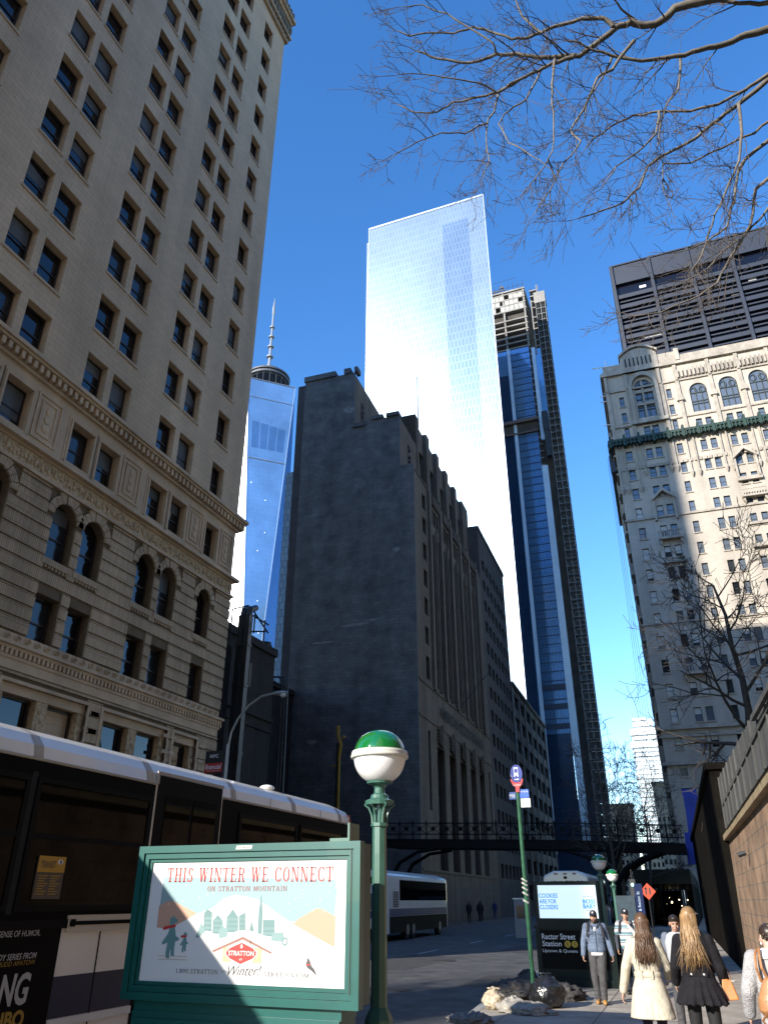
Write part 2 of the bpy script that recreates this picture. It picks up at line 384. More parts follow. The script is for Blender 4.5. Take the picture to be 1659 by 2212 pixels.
b = MB()   # old repairs in the asphalt
rr_ = random.Random(5)
for (x, y, w, h) in ((-8.6, 14, 1.6, 5), (-6.4, 22, 1.2, 3.4), (-11.5, 26, 2.2, 7), (-9.0, 36, 1.5, 6), (-7.4, 9, 1.0, 2.2)): b.quad((x, y, -.1455), (x+w, y+.1, -.1455), (x+w-.08, y+h, -.1455), (x-.05, y+h, -.1455))
tag(b.build('road', mat('asphalt_patch', (.045, .045, .045), .85, var=.4, vs=3, bump=.6, bs=60)), kind='structure')
for x, y, lab in ((-7.6, 20.5, 'round iron manhole cover in the road across from the bus stop pole'), (-9.4, 30.5, 'round iron manhole cover farther up the road toward the far bus')):
    t = thing('manhole_cover', lab, 'manhole cover', (x, y, -.15), group='manhole covers in the road'); b = MB(); b.lathe([(.40, 0), (.40, .012), (.36, .016), (.34, .010), (.02, .012)], (0, 0, 0), 28); b.build('lid', mat('cast_iron', (.05, .048, .045), .6, metal=.4, var=.3, vs=12), t)
    b = MB(); b.lathe([(.47, 0), (.47, .008), (.41, .009), (.41, 0)], (0, 0, 0), 28); b.build('collar', mat('cast_iron', (0, 0, 0)), t)
# ---------------------------------------------------------------- beige office block on the left
BEIGE = mat('beige_block', (0.68, 0.50, 0.33), 0.85, var=0.10, vs=0.35, streak=(0.18, 0.5), brick=(0.62, 0.30, 0.008, (0.62, 0.455, 0.30), (0.40, 0.29, 0.185), 0.4))
BEIGE_R = mat('beige_roman_brick', (0.57, 0.42, 0.275), 0.85, var=0.14, vs=0.5, streak=(0.22, 0.6), brick=(0.10, 0.60, 0.010, (0.46, 0.335, 0.21), (0.25, 0.18, 0.11), 0.5))
BEIGE_T = mat('beige_terracotta', (0.60, 0.44, 0.29), 0.8, var=0.14, vs=0.9, streak=(0.2, 0.7))
BEIGE_O = mat('beige_carved', (0.52, 0.385, 0.235), 0.85, var=0.45, vs=7, bump=0.8, bs=9)
GROOVE = mat('beige_groove', (0.16, 0.115, 0.07), 0.9, var=0.2, vs=2)
SASH = mat('dark_sash', (0.035, 0.027, 0.022), 0.5)
BLIND = mat('window_blind', (0.13, 0.135, 0.14), 0.8)
lb = thing('office_building', 'tall beige masonry office block with paired windows, arches and carved bands', 'building', (-22, 0, 0))
X0, YS, YN = -22.0, 11.0, 33.6
mf = lambda u, v, d: (-d, u, v)
cols = [(30.62, 31.82)] + [q for p in (25.75, 20.43, 15.11) for q in ((p, p+1.33), (p+1.72, p+3.05))] + [(11.5, 12.82)]
ops = []; spots = []; ups = []
for k in range(13):
    z0 = 21.62+3.465*k
    for a, c in cols: ops.append((a, c, z0, z0+2.12)); spots.append(((a+c)/2, z0, c-a, 2.12, 1, (.46,), .09))
for a, c in cols: ops.append((a, c, 18.05, 19.95)); spots.append(((a+c)/2, 18.05, c-a, 1.9, 1, (.46,), .09))
w = MB(); facade(w, mf, YS, YN, 21.38, 67.0, [o for o in ops if o[2] > 21], 0.42)
w.box(-40, -0.45, YS, YN-0.002, 0, 66.9); w.quad((0, YN, 21.38), (-40, YN, 21.38), (-40, YN, 67), (0, YN, 67)); w.quad((0, YS, 21.38), (-40, YS, 21.38), (-40, YS, 67), (0, YS, 67))
w.build('wall', BEIGE, lb)

# frieze storey
w = MB(); facade(w, mf, YS, YN, 17.7, 20.6, [o for o in ops if o[2] < 19], 0.42)
for a, c in cols:
    for t0, t1, d in ((0.0, 0.10, -0.07), (0.10, 0.22, -0.03)):
        w.fbox(mf, a-t1, a-t0, 18.0, 19.95+t1, 0, d); w.fbox(mf, c+t0, c+t1, 18.0, 19.95+t1, 0, d); w.fbox(mf, a-t0+.001, c+t0-.001, 19.95+t0, 19.95+t1, 0, d)
w.quad((0, YN, 17.7), (-40, YN, 17.7), (-40, YN, 20.6), (0, YN, 20.6))
w.build('frieze_wall', BEIGE_T, lb)
pn = MB()
for u in (32.15, 29.05, 23.75, 18.43, 13.1):
    pn.cut(); u1 = u+1.2 if u > 30 else u+1.35
    for a, b_, z0, z1 in ((u, u+.09, 18.1, 20.2), (u1-.09, u1, 18.1, 20.2), (u+.09, u1-.09, 18.1, 18.19), (u+.09, u1-.09, 20.11, 20.2)): pn.fbox(mf, a, b_, z0, z1, 0.0, -0.06)
    for a, b_, z0, z1 in ((u+.26, u+.32, 18.35, 19.95), (u1-.32, u1-.26, 18.35, 19.95), (u+.32, u1-.32, 18.35, 18.41), (u+.32, u1-.32, 19.89, 19.95)): pn.fbox(mf, a, b_, z0, z1, 0.0, -0.05)
    pn.lathe([(0.01, 0), (.2, .0), (.24, .05), (.14, .1), (.01, .11)], (0, 0, 0), 12) if False else None
    for q in range(3): pn.ell((0.02, (u+u1)/2, 18.75+.4*q), (.05, .2-.04*q, .19))
pn.build('carved_panel', BEIGE_T, lb)
def cornice(name, prof, z_d=None, pitch=0.33, dw=0.17):
    c = MB()
    for z0, z1, d in prof: c.fbox(lambda u, v, dd: (-dd, u, v), YS-.2, YN+d, z0, z1, 0.05, -d); c.box(-40, 0.04, YN, YN+d-.002, z0+.002, z1-.002)
    if z_d:
        z0, z1, d = z_d; y = YS
        while y < YN+.2: c.fbox(mf, y, y+dw, z0, z1, -0.0, -d); y += pitch
        x = -0.3
        while x > -8: c.box(x-dw, x, YN, YN+d, z0, z1); x -= pitch
    c.build(name, BEIGE_T, lb)
cornice('cornice', [(20.6, 20.72, .14), (20.72, 21.08, .10), (21.08, 21.2, .40), (21.2, 21.38, .5)], (20.74, 21.06, .34))
cornice('cornice', [(17.45, 17.56, .12), (17.56, 17.72, .34)])
cornice('cornice', [(16.62, 16.74, .16), (9.5, 9.58, .10)])
q = MB(); q.box(-.1, .05, YS, YN+.05, 16.74, 17.45); q.box(-40, -.1, YN-.1, YN+.05, 16.74, 17.45)
rr = random.Random(3); y = YS+.1
while y < YN:
    q.ell((.06, y, 17.1+rr.uniform(-.06, .06)), (.06, .1, .2)); q.ell((.06, y+.18, 17.1+rr.uniform(-.12, .12)), (.05, .08, .1)); y += .36
q.build('carved_moulding', BEIGE_O, lb)
cornice('cornice', [(9.58, 9.62, .10), (9.82, 9.94, .16), (9.94, 10.06, .26)], (9.62, 9.82, .16), .22, .12)
q = MB(); y = YS+.1
q.box(-.1, .06, YS, YN+.02, 9.15, 9.5)
for i in range(46):
    yy = YS+.25+i*.49; q.tube([(.07, yy+.15*math.cos(a)*(1-a/14), 10.24+.15*math.sin(a)*(1-a/14)) for a in [x*.6 for x in range(20)]], .028, 4)
q.box(-.1, .04, YS, YN+.02, 10.06, 10.42)
q.build('scroll_moulding', BEIGE_T, lb)
# rusticated lower storeys
acols = cols; archs = [(a, c, 13.7, 16.22) for a, c in cols]; rects = [(a+.02, c-.02, 10.45, 12.25) for a, c in cols]
gnd = [(30.0, 31.9, 3.0, 8.72)] + [(p-.65, p+3.75, 3.0, 8.72) for p in (25.75, 20.43, 15.11)] + [(11.0, 13.5, 3, 8.72)]
w = MB(); facade(w, mf, YS, YN, 0, 16.62, archs+rects+gnd, 0.55)
w.quad((0, YN, 0), (-40, YN, 0), (-40, YN, 16.62), (0, YN, 16.62))
n = 10
for a, c, z0, z1 in archs:   # spandrels turn the opening into an arch
    r = (c-a)/2; m0 = (a+c)/2; zs = z1-r
    pts = [(m0+r*math.cos(math.pi*i/n), zs+r*math.sin(math.pi*i/n)) for i in range(n+1)]
    for i in range(n):
        (ua, va), (ub, vb) = pts[i], pts[i+1]
        w.quad(mf(ua, va, -.002), mf(ub, vb, -.002), mf(ub, z1, -.002), mf(ua, z1, -.002)); w.quad(mf(ua, va, -.002), mf(ub, vb, -.002), mf(ub, vb, .5), mf(ua, va, .5))
    spots.append((m0, z0, c-a, z1-z0, 1, (.42,), .1))
for a, c, z0, z1 in rects: spots.append(((a+c)/2, z0, c-a, z1-z0, 1, (.42,), .09))
w.build('lower_wall', GROOVE, lb)
cz = MB(); z = 10.5
rows = []
while z < 16.5: rows.append((z, min(z+.42, 16.6))); z += .545
z = 3.0
while z < 9.0: rows.append((z, min(z+.42, 9.1))); z += .545
for z0, z1 in rows:
    zm = (z0+z1)/2; blk = []
    for a, c, o0, o1 in archs:
        if o0-.3 < zm < o1+.42: blk.append((a-(.36 if zm > 15.3 else 0.0), c+(.36 if zm > 15.3 else 0.0)))
    for a, c, o0, o1 in rects+gnd:
        if o0-.1 < zm < o1+.1: blk.append((a, c))
    blk.sort(); cur = YS
    for a, c in blk+[(YN+.06, YN+.06)]:
        if a-cur > .05: cz.fbox(mf, cur, a, z0, z1, 0.0, -0.075); cz.fbox(mf, cur, a, z1+.035, z1+.085, 0.0, -0.035)
        cur = max(cur, c)
    cz.box(-40, 0.07, YN, YN+.07, z0, z1)
cz.build('groove_courses', BEIGE_R, lb)
vo = MB()
for a, c, z0, z1 in archs:
    vo.cut(); r = (c-a)/2; m0 = (a+c)/2; zs = z1-r
    for i in range(9):
        t0 = math.pi*i/9+.02; t1 = math.pi*(i+1)/9-.02
        ro = r+.36+(.12 if i in (3, 5) else 0); d = -.09 if i != 4 else -.13
        vo.prism([(m0+r*math.cos(t0), zs+r*math.sin(t0)), (m0+ro*math.cos(t0), zs+ro*math.sin(t0)), (m0+ro*math.cos(t1), zs+ro*math.sin(t1)), (m0+r*math.cos(t1), zs+r*math.sin(t1))], mf, 0, d)
vo.build('arch_surround', BEIGE_R, lb)
vo = MB()
for a, c, z0, z1 in archs:
    vo.cut(); vo.fbox(mf, a-.12, c+.12, z0-.28, z0-.02, 0.1, -.1)
    for q_ in range(8): vo.fbox(mf, a-.08+q_*.19, a+.03+q_*.19, z0-.4, z0-.285, 0.0, -.07)
vo.build('arch_sill', BEIGE_R, lb)
gp = MB(); go = MB()
for a, c, z0, z1 in gnd:
    ws = [(a+.32, c-.32)] if c-a < 3 else [(a+.32, (a+c)/2-.3), ((a+c)/2+.3, c-.32)]
    gp.fbox(mf, a, c, z1-.35, z1, 0.05, .3)
    for x, y in ws: spots.append(((x+y)/2, z0, y-x, z1-z0-.36, 1, (.72,), .09))
    for x, y in [(a, a+.3), (c-.3, c)]+([((a+c)/2-.28, (a+c)/2+.28)] if c-a > 3 else []):
        go.fbox(mf, x, y, z0, z1-.35, 0.08, .5)
        for q_ in range(16):
            go.ell((-.07, (x+y)/2+.07*(-1)**q_, z0+.25+q_*.32), (.05, .09, .13), 8, 6)
    for s_ in (a-.12, c): gp.fbox(mf, s_, s_+.12, z0, z1+.12, 0, -.11)
    gp.fbox(mf, a, c, z1, z1+.12, 0, -.11)
    for u in (a-.75, c+.2):
        for zz in (7.0, 7.9, 8.6): gp.fbox(mf, u, u+.5, zz-.2, zz-.05, -.075, -.12)
gp.build('shopfront_trim', BEIGE_T, lb); go.build('carved_trim', BEIGE_O, lb)
windows(lb, spots, lambda u, v: (-0.36, u, v), SASH, [GLASS_D, GLASS_D, GLASS_D2], 90, 100, blind=(.34, BLIND, (.55, .4, .7, .25), lambda q: q[1] > 12), seed=4, sill=(BEIGE_T, .42, lambda q: q[1] > 17))
# crowning cornice of copper and carved stone
CRN = mat('carved_crown', (0.20, 0.165, 0.115), 0.85, var=0.4, vs=4, bump=.6, bs=8)
c = MB()
for z0, z1, d in ((67.0, 67.25, .25), (67.25, 67.6, .15), (67.6, 67.85, .42), (67.85, 69.6, .12), (69.6, 70.0, .4), (70.0, 70.4, .62)):
    c.fbox(mf, YS-.3, YN+d, z0, z1, .05, -d); c.box(-40, .04, YN, YN+d-.003, z0+.002, z1-.002)
c.box(-40, 0, YS, YN, 66.95, 70.4)
c.build('cornice', BEIGE_T, lb)
c = MB(); c.box(-12, .2, YN+.1, YN+.2, 67.95, 68.05); c.box(.1, .2, YS, YN+.2, 67.95, 68.05); y = YS; rr = random.Random(9)
while y < YN+.3:
    c.fbox(mf, y, y+.16, 67.27, 67.58, 0, -.3); c.ell((.25, y+.1, 68.6+rr.uniform(-.2, .2)), (.3, .22, .75), 8, 6); c.ell((.5, y, 70.5), (.25, .19, .42), 8, 6); y += .42
x = -.2
while x > -12: c.ell((x, YN+.25, 68.6), (.22, .3, .75), 8, 6); c.ell((x, YN+.5, 70.5), (.19, .25, .42), 8, 6); x -= .42
c.build('crown_moulding', CRN, lb)
# dark low block with ducts between the beige block and the big blank wall
DK = mat('sooty_brick', (0.03, 0.024, 0.021), 0.9, var=0.35, vs=1.5, streak=(.4, .8), brick=(.4, .14, .01, (0.026, .021, .018), (.02, .017, .015), .3))
db = thing('brick_building', 'sooty dark low brick building with a parapet beside the grey blank wall', 'building', (-27, 34, 0))
w = MB(); w.box(-20, 0, 0.1, 14, 0, 17.7); w.box(-20, -7.6, 14, 31.9, 0, 19.4); w.box(0, 3.3, 0.1, 3.0, 0, 15.0)
w.box(0.0, .12, 0.2, 13.9, 12.2, 12.9)
w.build('wall', DK, db)
w = MB(); w.box(-20, .18, 3.05, 14.1, 17.7, 18.25); w.box(-20, -7.4, 14.11, 31.9, 19.4, 19.9); w.box(.02, .3, 3.1, 13.8, 12.9, 13.2); w.build('parapet', DK, db)
w = MB()
for y in (6.0, 10.5): w.cut(); w.box(0.005, .03, y, y+.35, 14.8, 16.4)
w.build('wall_slot', BLACK, db)
DUCT = mat('galvanised_duct', (0.075, 0.08, 0.088), 0.4, metal=0.6, var=.2, vs=2)
for nm, x, lab in (('ventilation_duct', -23.28, 'tall galvanised duct running up the sooty wall, nearer the beige corner'), ('ventilation_duct', -22.86, 'tall galvanised duct with roof bracket, farther from the beige corner')):
    t = thing(nm, lab, 'duct', (x, 37.2, 2.0), group='ducts on the sooty wall')
    d = MB(); d.box(-.16, .16, -.2, .2, 0, 14.9); d.build('shaft', DUCT, t)
    d = MB()
    for z in (3.4, 6.9, 10.6, 13.0): d.box(-.2, .2, -.24, .24, z, z+.14)
    d.build('joint', DUCT, t)
    d = MB(); d.tube([(0, 0, 14.8), (0, .1, 15.3), (0, .7, 15.6)], .19, 10); d.build('elbow', DUCT, t)
t = thing('roof_bracket', 'black steel bracket frame on the roof edge beside the ducts', 'bracket', (-23.6, 37.6, 15.0))
d = MB()
for a, b_ in (((0, 0, 0), (0, 0, 2.6)), ((1.6, 0, 0), (1.6, 0, 1.6)), ((0, 0, 2.5), (1.7, .3, 1.4)), ((.7, 0, 2.4), (1.7, .3, .9)), ((0, 0, 1.1), (1.7, 0, .9)), ((-.7, 0, 2.6), (-.7, 0, 0)), ((-.7, 0, 2.6), (.4, 0, 2.7)), ((.9, 0, 2.2), (.9, 0, .9))): d.tube([a, b_], .05, 5)
d.build('steel_frame', BLACK, t)
t = thing('drain_pipe', 'bundle of grey drain pipes running down beside the blank wall', 'pipe', (-31.7, 58.0, 0))
for i in range(3):
    d = MB(); d.tube([(i*.34, 0, 2), (i*.26, 0, 18.6), (i*.26-.4, 0, 19.2), (-2.2, 0, 19.4)], .08, 8); d.build('pipe', DUCT, t)
t = thing('vent_pipe', 'bent grey vent pipe on the parapet of the sooty building', 'pipe', (-27.2, 47.6, 15.5))
d = MB(); d.tube([(0, 0, 0), (0, 0, 2.9), (-.1, 0, 3.2), (-.5, 0, 3.3), (-1.2, 0, 3.3)], .13, 8); d.build('pipe', DUCT, t)
# ---------------------------------------------------------------- stock exchange block with the blank wall
STUC = mat('blank_render', (0.125, 0.128, 0.13), 0.9, var=0.42, vs=0.55, streak=(.18, .6), bump=.5, bs=1.6, brick=(.9, .32, .018, (0.10, 0.103, .106), (.078, .081, .084), .4))
STUC2 = mat('blank_render_patch', (0.2, 0.2, 0.2), 0.9, var=0.3, vs=1.5)
LIME = mat('brown_limestone', (0.17, 0.13, 0.092), 0.88, var=0.18, vs=0.5, streak=(.3, .7), brick=(1.4, .7, .012, (.155, .118, .084), (.1, .078, .055), .3))
LIMED = mat('brown_limestone_dark', (0.12, 0.095, 0.07), 0.9, var=0.25, vs=.8, streak=(.4, .8))
ax = thing('exchange_building', 'dark stepped art deco block with a blank grey side wall and ribbed front', 'building', (-22, 66, 0), 2.1)
mfa = lambda u, v, d: (-d, u, v)
sw = MB()
for poly in ([(-13.2, 0), (0, 0), (0, 43.3), (-1.5, 43.3), (-1.5, 49.8), (-6.9, 49.8), (-6.9, 57.0), (-13.2, 57.0)],):
    sw.prism(poly, lambda u, v, d: (u, d, v), -.03, .3)
sw.build('blank_side_wall', STUC, ax)
sw = MB(); sw.box(-14.1, -13.2, -.02, .3, 0, 56.6); sw.build('brick_strip', mat('strip_brick', (0.055, .05, .052), .9, var=.3, vs=1), ax)
rr = random.Random(12); sw = MB()
for (x, z, wd, h) in ((-6.2, 26, 3.4, .35), (-4.6, 26.3, 1.8, .25), (-9.8, 24.5, 2.4, .3), (-7.4, 51.8, 1.6, .9), (-2.0, 33.5, .9, .6), (-10.5, 15, 1.4, .5)):
    pts = []
    for i in range(14):
        a = 2*math.pi*i/14; q_ = rr.uniform(.6, 1.1); pts.append((x+wd/2*math.cos(a)*q_, z+h/2*math.sin(a)*q_))
    sw.cut(); sw.prism(pts, lambda u, v, d: (u, d, v), -.034, -.02)
sw.build('plaster_patch', STUC2, ax)
sw = MB()
for a, b_, z in ((-13.3, -9.3, 57.0), (-8.2, -7.4, 57.0), (-6.9, -6.5, 57.0), (-4.8, -3.4, 49.8), (-7.0, -5.6, 49.2), (-3.0, -1.5, 49.8)): sw.cut(); sw.box(a, b_, -.2, .9, z, z+.7 if z > 50 else z+.45)
sw.build('parapet_block', STUC, ax)
# upper blocks
w = MB()
w.box(-13.1, -6.9, .31, 14, 0, 56.8); w.box(-13.1, -1.52, .31, 6.4, 43, 49.7)
w.build('upper_block', LIME, ax)
w = MB()
for x, z0, z1, y in ((-6.88, 51.5, 54.2, 2.2), (-1.49, 45.2, 47.8, 3.1)): w.cut(); w.box(x-.05, x+.012, y, y+1.0, z0, z1)
w.build('dark_window', GLASS_D, ax)
# street front
fops = []; fsp = []
for i, z0 in enumerate([20.9, 24.4, 27.5, 30.55, 33.55, 36.6, 39.5]):
    for a in (3.0, 29.4):
        fops.append((a, a+1.35, z0, z0+(2.3 if i == 0 else 1.85))); fsp.append((a+.675, z0, 1.35, 2.3 if i == 0 else 1.85, 2, (.5,), .07))
for k in range(5):
    y = 6.55+4.7*k
    for s_ in (0, 2.05): fops.append((y+s_, y+s_+1.15, 20.85, 38.1)); fsp.append((y+s_+.575, 20.85, 1.15, 17.2, 2, tuple(.09*j for j in range(1, 11)), .1))
    for s_ in (0, 1.1, 2.2): fops.append((y+s_, y+s_+.85, 39.3, 41.3)); fsp.append((y+s_+.425, 39.3, .85, 2.0, 1, (.5,), .07))
    fops.append((y-.35, y+2.4, 4.2, 15.0)); fsp.append((y+1.02, 4.2, 2.75, 10.8, 3, (.2, .4, .6, .8), .1))
for y in (3.1, 30.3): fops.append((y, y+.8, 9.0, 16.0)); fsp.append((y+.4, 9, .8, 7, 1, (.33, .66), .08))
w = MB(); facade(w, mfa, 0.31, 32.6, 0, 43.0, fops, .8); w.box(-13.1, -.85, .31, 32.5, 0, 42.9); w.build('front_wall', LIME, ax)
pl = MB()
for k in range(6):
    pl.cut(); y = 5.35+4.7*k; pl.fbox(mfa, y-.15, y+.65, 20.3, 42.6, 0, -.28); pl.fbox(mfa, y-.02, y+.5, 42.6, 43.6, .3, -.2)
for k in range(5):
    pl.cut(); y = 6.55+4.7*k
    pl.fbox(mfa, y+1.3, y+1.9, 20.6, 38.6, .2, -.12); pl.fbox(mfa, y+1.48, y+1.72, 20.6, 39.1, -.12, -.25)
    for j in range(5): pl.fbox(mfa, y+.1+.6*j, y+.4+.6*j, 41.6, 42.7, 0, -.3)
    for j in range(5):     # fluted keystones over the doorways
        for s_ in (-1, 1): pl.hexa([mfa(y+1.02, 15.1+.3*j, 0), mfa(y+1.02+s_*1.3, 15.4+.3*j, 0), mfa(y+1.02+s_*1.3, 15.4+.3*j, -.3), mfa(y+1.02, 15.1+.3*j, -.3), mfa(y+1.02, 15.24+.3*j, 0), mfa(y+1.02+s_*1.3, 15.54+.3*j, 0), mfa(y+1.02+s_*1.3, 15.54+.3*j, -.3), mfa(y+1.02, 15.24+.3*j, -.3)])
    pl.fbox(mfa, y+.9, y+1.14, 14.9, 17.2, 0, -.36)
for z in (4.0, 16.9, 20.2, 42.7): pl.cut(); pl.fbox(mfa, .31, 32.6, z, z+.2, .1, -.09)
pl.build('pilaster', LIME, ax)
sb = MB()
mfs = lambda u, v, d: (-1.5-d, u, v)
sb.box(-13.1, -4.2, 6.4, 33.5, 43, 54.0)
for k in range(5):
    sb.cut(); y = 5.4+4.75*k
    sb.box(-4.2, -1.5, y+.0+1.0, y+2.3, 42.9, 54.1); sb.box(-4.2, -2.0, y+2.3, y+5.75, 50.8, 54.0)
sb.cut(); sb.box(-4.2, -1.5, 30.0, 33.5, 43, 54.05); sb.cut(); sb.box(-4.2, -1.5, 6.4, 7.2, 43, 54.1)
sb.build('setback_block', LIME, ax)
sb = MB()
for k in range(5):
    sb.cut(); y = 7.7+4.75*k
    if k < 5:
        sb.box(-3.4, -2.3, y, y+3.4, 43, 49.6)
        for j in range(3): sb.box(-2.3, -1.7, y+.2+j*1.15, y+.85+j*1.15, 43, 45.4)
        sb.box(-2.3, -2.1, y, y+3.4, 46.6, 46.9)
sb.build('niche', LIMED, ax)
windows(ax, fsp, lambda u, v: (-.62, u, v), SASH, [GLASS_D, GLASS_D2], 90, 100, blind=None)
LET = mat('bronze_letter', (0.006, 0.005, 0.004), 0.8)
for s_, w_, y_ in (('AMERICAN', 7.6, 7.5), ('STOCK', 4.6, 15.9), ('EXCHANGE', 6.3, 21.2)): text('wall_lettering', s_, w_, 1.15, (0.13, y_, 18.05), (0, 1, 0), (0, 0, 1), LET, ax, 0.0, bold=0.02, space=1.1)
t = MB(); t.tube([(0.1, 15.5, 20.5), (3.4, 17.5, 25.0)], .05, 6); t.ell((3.4, 17.5, 25.05), (.12,)*3, 8, 6); t.build('slanted_flagpole', BLACK, ax)
t = thing('flagpole', 'slim tall flagpole on the roof of the ribbed dark block', 'flagpole', (-24.3, 75.2, 54.0))
d = MB(); d.tube([(0, 0, 0), (0, 0, 7.6)], [.07, .04], 6); d.build('pole', mat('grey_pole', (.25, .25, .25), .5), t); d = MB(); d.ell((0, 0, 7.65), (.1,)*3, 8, 6); d.build('finial', WHITE_P, t)
# neighbours farther up the street
BRN = mat('brown_office', (0.10, 0.085, 0.075), 0.9, var=.2, vs=.6, streak=(.25, .6))
nb = thing('office_building', 'dark brown office block with rows of plain windows beyond the ribbed front', 'building', (-22, 66, 0), 2.1)
no = []; ns = []
for k in range(14):
    z0 = 44.8-3.12*k
    for j in range(7):
        a = 34.5+2.62*j
        if z0 > 3: no.append((a, a+1.75, z0, z0+1.6)); ns.append((a+.875, z0, 1.75, 1.6, 2, (), .07))
w = MB(); facade(w, mfa, 32.65, 52.3, 0, 50.5, no, .35); w.box(-13, -.4, 32.65, 52.3, 0, 50.4); w.box(-12.9, -.02, 32.64, 32.75, 40, 50.45); w.build('wall', BRN, nb)
w = MB(); w.box(-20, .15, 32.66, 52.4, 50.5, 51.0); w.build('parapet', BRN, nb)
windows(nb, ns, lambda u, v: (-.3, u, v), BLACK, [GLASS_D, GLASS_D2], 90, 100)
n2 = thing('office_building', 'low block with pale mullions and grey bands beyond the dark brown block', 'building', (-22, 66, 0), 2.1)
GRB = mat('grey_spandrel', (0.17, 0.145, 0.12), .85, var=.2, vs=.6, streak=(.2, .8)); PALE = mat('pale_mullion', (.30, .29, .27), .7)
no = []; ns = []
for k in range(9):
    for j in range(6):
        a = 53.2+5.8*j; z0 = 29.0-3.4*k
        if z0 > 1: no.append((a, a+5.3, z0, z0+2.0)); ns.append((a+2.65, z0, 5.3, 2.0, 4, (), .08))
w = MB(); facade(w, mfa, 52.35, 88.2, 0, 32.2, no, .3); w.box(-20, -.35, 52.42, 88.1, 0, 32.1); w.build('wall', GRB, n2)
w = MB()
for j in range(7): w.cut(); w.fbox(mfa, 52.75+5.8*j, 53.05+5.8*j, 0, 32, 0, -.16)
w.build('mullion', PALE, n2)
w = MB(); w.box(-20, .3, 52.41, 88.4, 32.2, 32.7); w.build('parapet', GRB, n2)
windows(n2, ns, lambda u, v: (-.25, u, v), BLACK, [GLASS_D, GLASS_D2], 90, 100)
# unseen blocks added to the south-west, turned to the sun to shape the shade
def shade_blocker(name, lab, w0, w1, s0, s1, h, m):
    a = R(SUN_AZ); d = Vector((-math.sin(a), -math.cos(a), 0)); p = Vector((math.cos(a), -math.sin(a), 0))
    t = thing(name, lab, 'building'); b = MB(); pt = lambda w_, s_: p*w_+d*s_
    q = [pt(w0, s0), pt(w1, s0), pt(w1, s1), pt(w0, s1)]
    b.hexa([(*v.xy, 0) for v in q]+[(*v.xy, h) for v in q]); b.build('wall', m, t)
    b = MB()
    for k in range(int(h/4)-1):
        z = 4+4*k
        for (u, v) in ((q[0], q[1]), (q[1], q[2]), (q[2], q[3]), (q[3], q[0])):
            nrm = (v-u).cross(Vector((0, 0, 1))).normalized()*.06
            e = (v-u).normalized()*.8; A, B = u+e+nrm, v-e+nrm
            b.quad((*A.xy, z), (*B.xy, z), (*B.xy, z+1.9), (*A.xy, z+1.9))
    b.build('ribbon_window', GLASS_D, t)
TWM = mat('tower_stone', (.30, .27, .23), .85)
shade_blocker('shade_tower', 'slim unseen block south-west of the crossing, added to shade the far subway entrance', -15.8, -12.0, 62, 90, 100, TWM)
shade_blocker('shade_tower', 'broad tall unseen block, added to shade the gothic and ribbed buildings', -68, -45.5, 62, 84, 160, TWM)
shade_blocker('shade_tower', 'lower broad unseen block, added to shade the lower gothic building', -45.3, -26, 70, 96, 99, TWM)

def sky_blocker(lab, x0, x1, y0, y1, h, m):  # unseen blocks added to cut sky light; the tan one bounces warm sun
    t = thing('office_building', lab, 'building', (x0, y0, 0)); b = MB(); X, Y = x1-x0, y1-y0; b.box(0, X, 0, Y, 0, h); b.build('wall', m, t); b = MB()
    for k in range(int(h/4)-1):
        z = 3+4*k
        for i in range(int(Y/4)): b.box(-.03, .0, 1+4*i, 3.2+4*i, z, z+2.2)
        for i in range(int(X/4)): b.box(1+4*i, 3.2+4*i, -.03, 0, z, z+2.2)
    b.build('window_glass', GLASS_D, t)['kind'] = 'stuff'
sky_blocker('unseen tan block east of the churchyard, added to cut sky light and bounce sun', 44, 80, -70, 72, 64, mat('warm_stone', (.60, .45, .30), .85, var=.1, vs=.2))
sky_blocker('unseen stone block south-east of the crossing, added to cut sky light', 8.5, 60, -120, -8, 105, TWM)
# ---------------------------------------------------------------- distant towers
def panel_glass(name, rgb, rgb2, line, bw, bh, mo, rough, metal, spec=.8, var=.12, vs=.03):
    return mat(name, rgb, rough, metal=metal, spec=spec, var=var, vs=vs, brick=(bw, bh, mo, rgb2, line, 0))
BRT = panel_glass('silver_blue_glass', (.185, .265, .35), (.21, .285, .37), (.265, .335, .405), 1.6, 4.0, .22, .33, .72)
BRT_E = mat('steel_edge', (.80, .82, .84), .3, metal=.8)
t = thing('glass_tower', 'pale silvery glass tower with a sharp slanting top edge, brightest in the sun', 'skyscraper', (-75, 250, 0))
b = MB(); b.prism([(-28.7, 0), (28.9, 0), (20.5, 40), (-28.7, 40)], lambda u, v, d: (u, v, d), 0, 297.6); b.build('glass_wall', BRT, t)
b = MB(); b.box(-30.6, -28.72, 2.5, 38, 0, 291); b.build('side_wing', BRT, t)
b = MB(); b.box(-28.9, 29.2, -.25, 0.0, 297.6, 298.6); b.box(28.9, 29.2, -.25, .25, 0, 297.6); b.box(-28.95, -28.7, -.2, 0, 0, 297.6); b.box(-28.9, 29.2, 0.01, .4, 297.62, 298.6); b.box(-30.75, -30.55, 2.3, 2.6, 0, 291); b.box(-30.7, -28.95, 2.3, 2.6, 291, 291.6); b.build('edge_trim', BRT_E, t)
b = MB()
b.box(8.5, 21.0, -.035, -.003, 0, 286); b.build('reflection_strip', panel_glass('reflection_strip_glass', (.15, .235, .345), (.175, .26, .365), (.24, .315, .40), 1.6, 4.0, .28, .3, .75), t)  # bluer band paints in the reflection of another tower
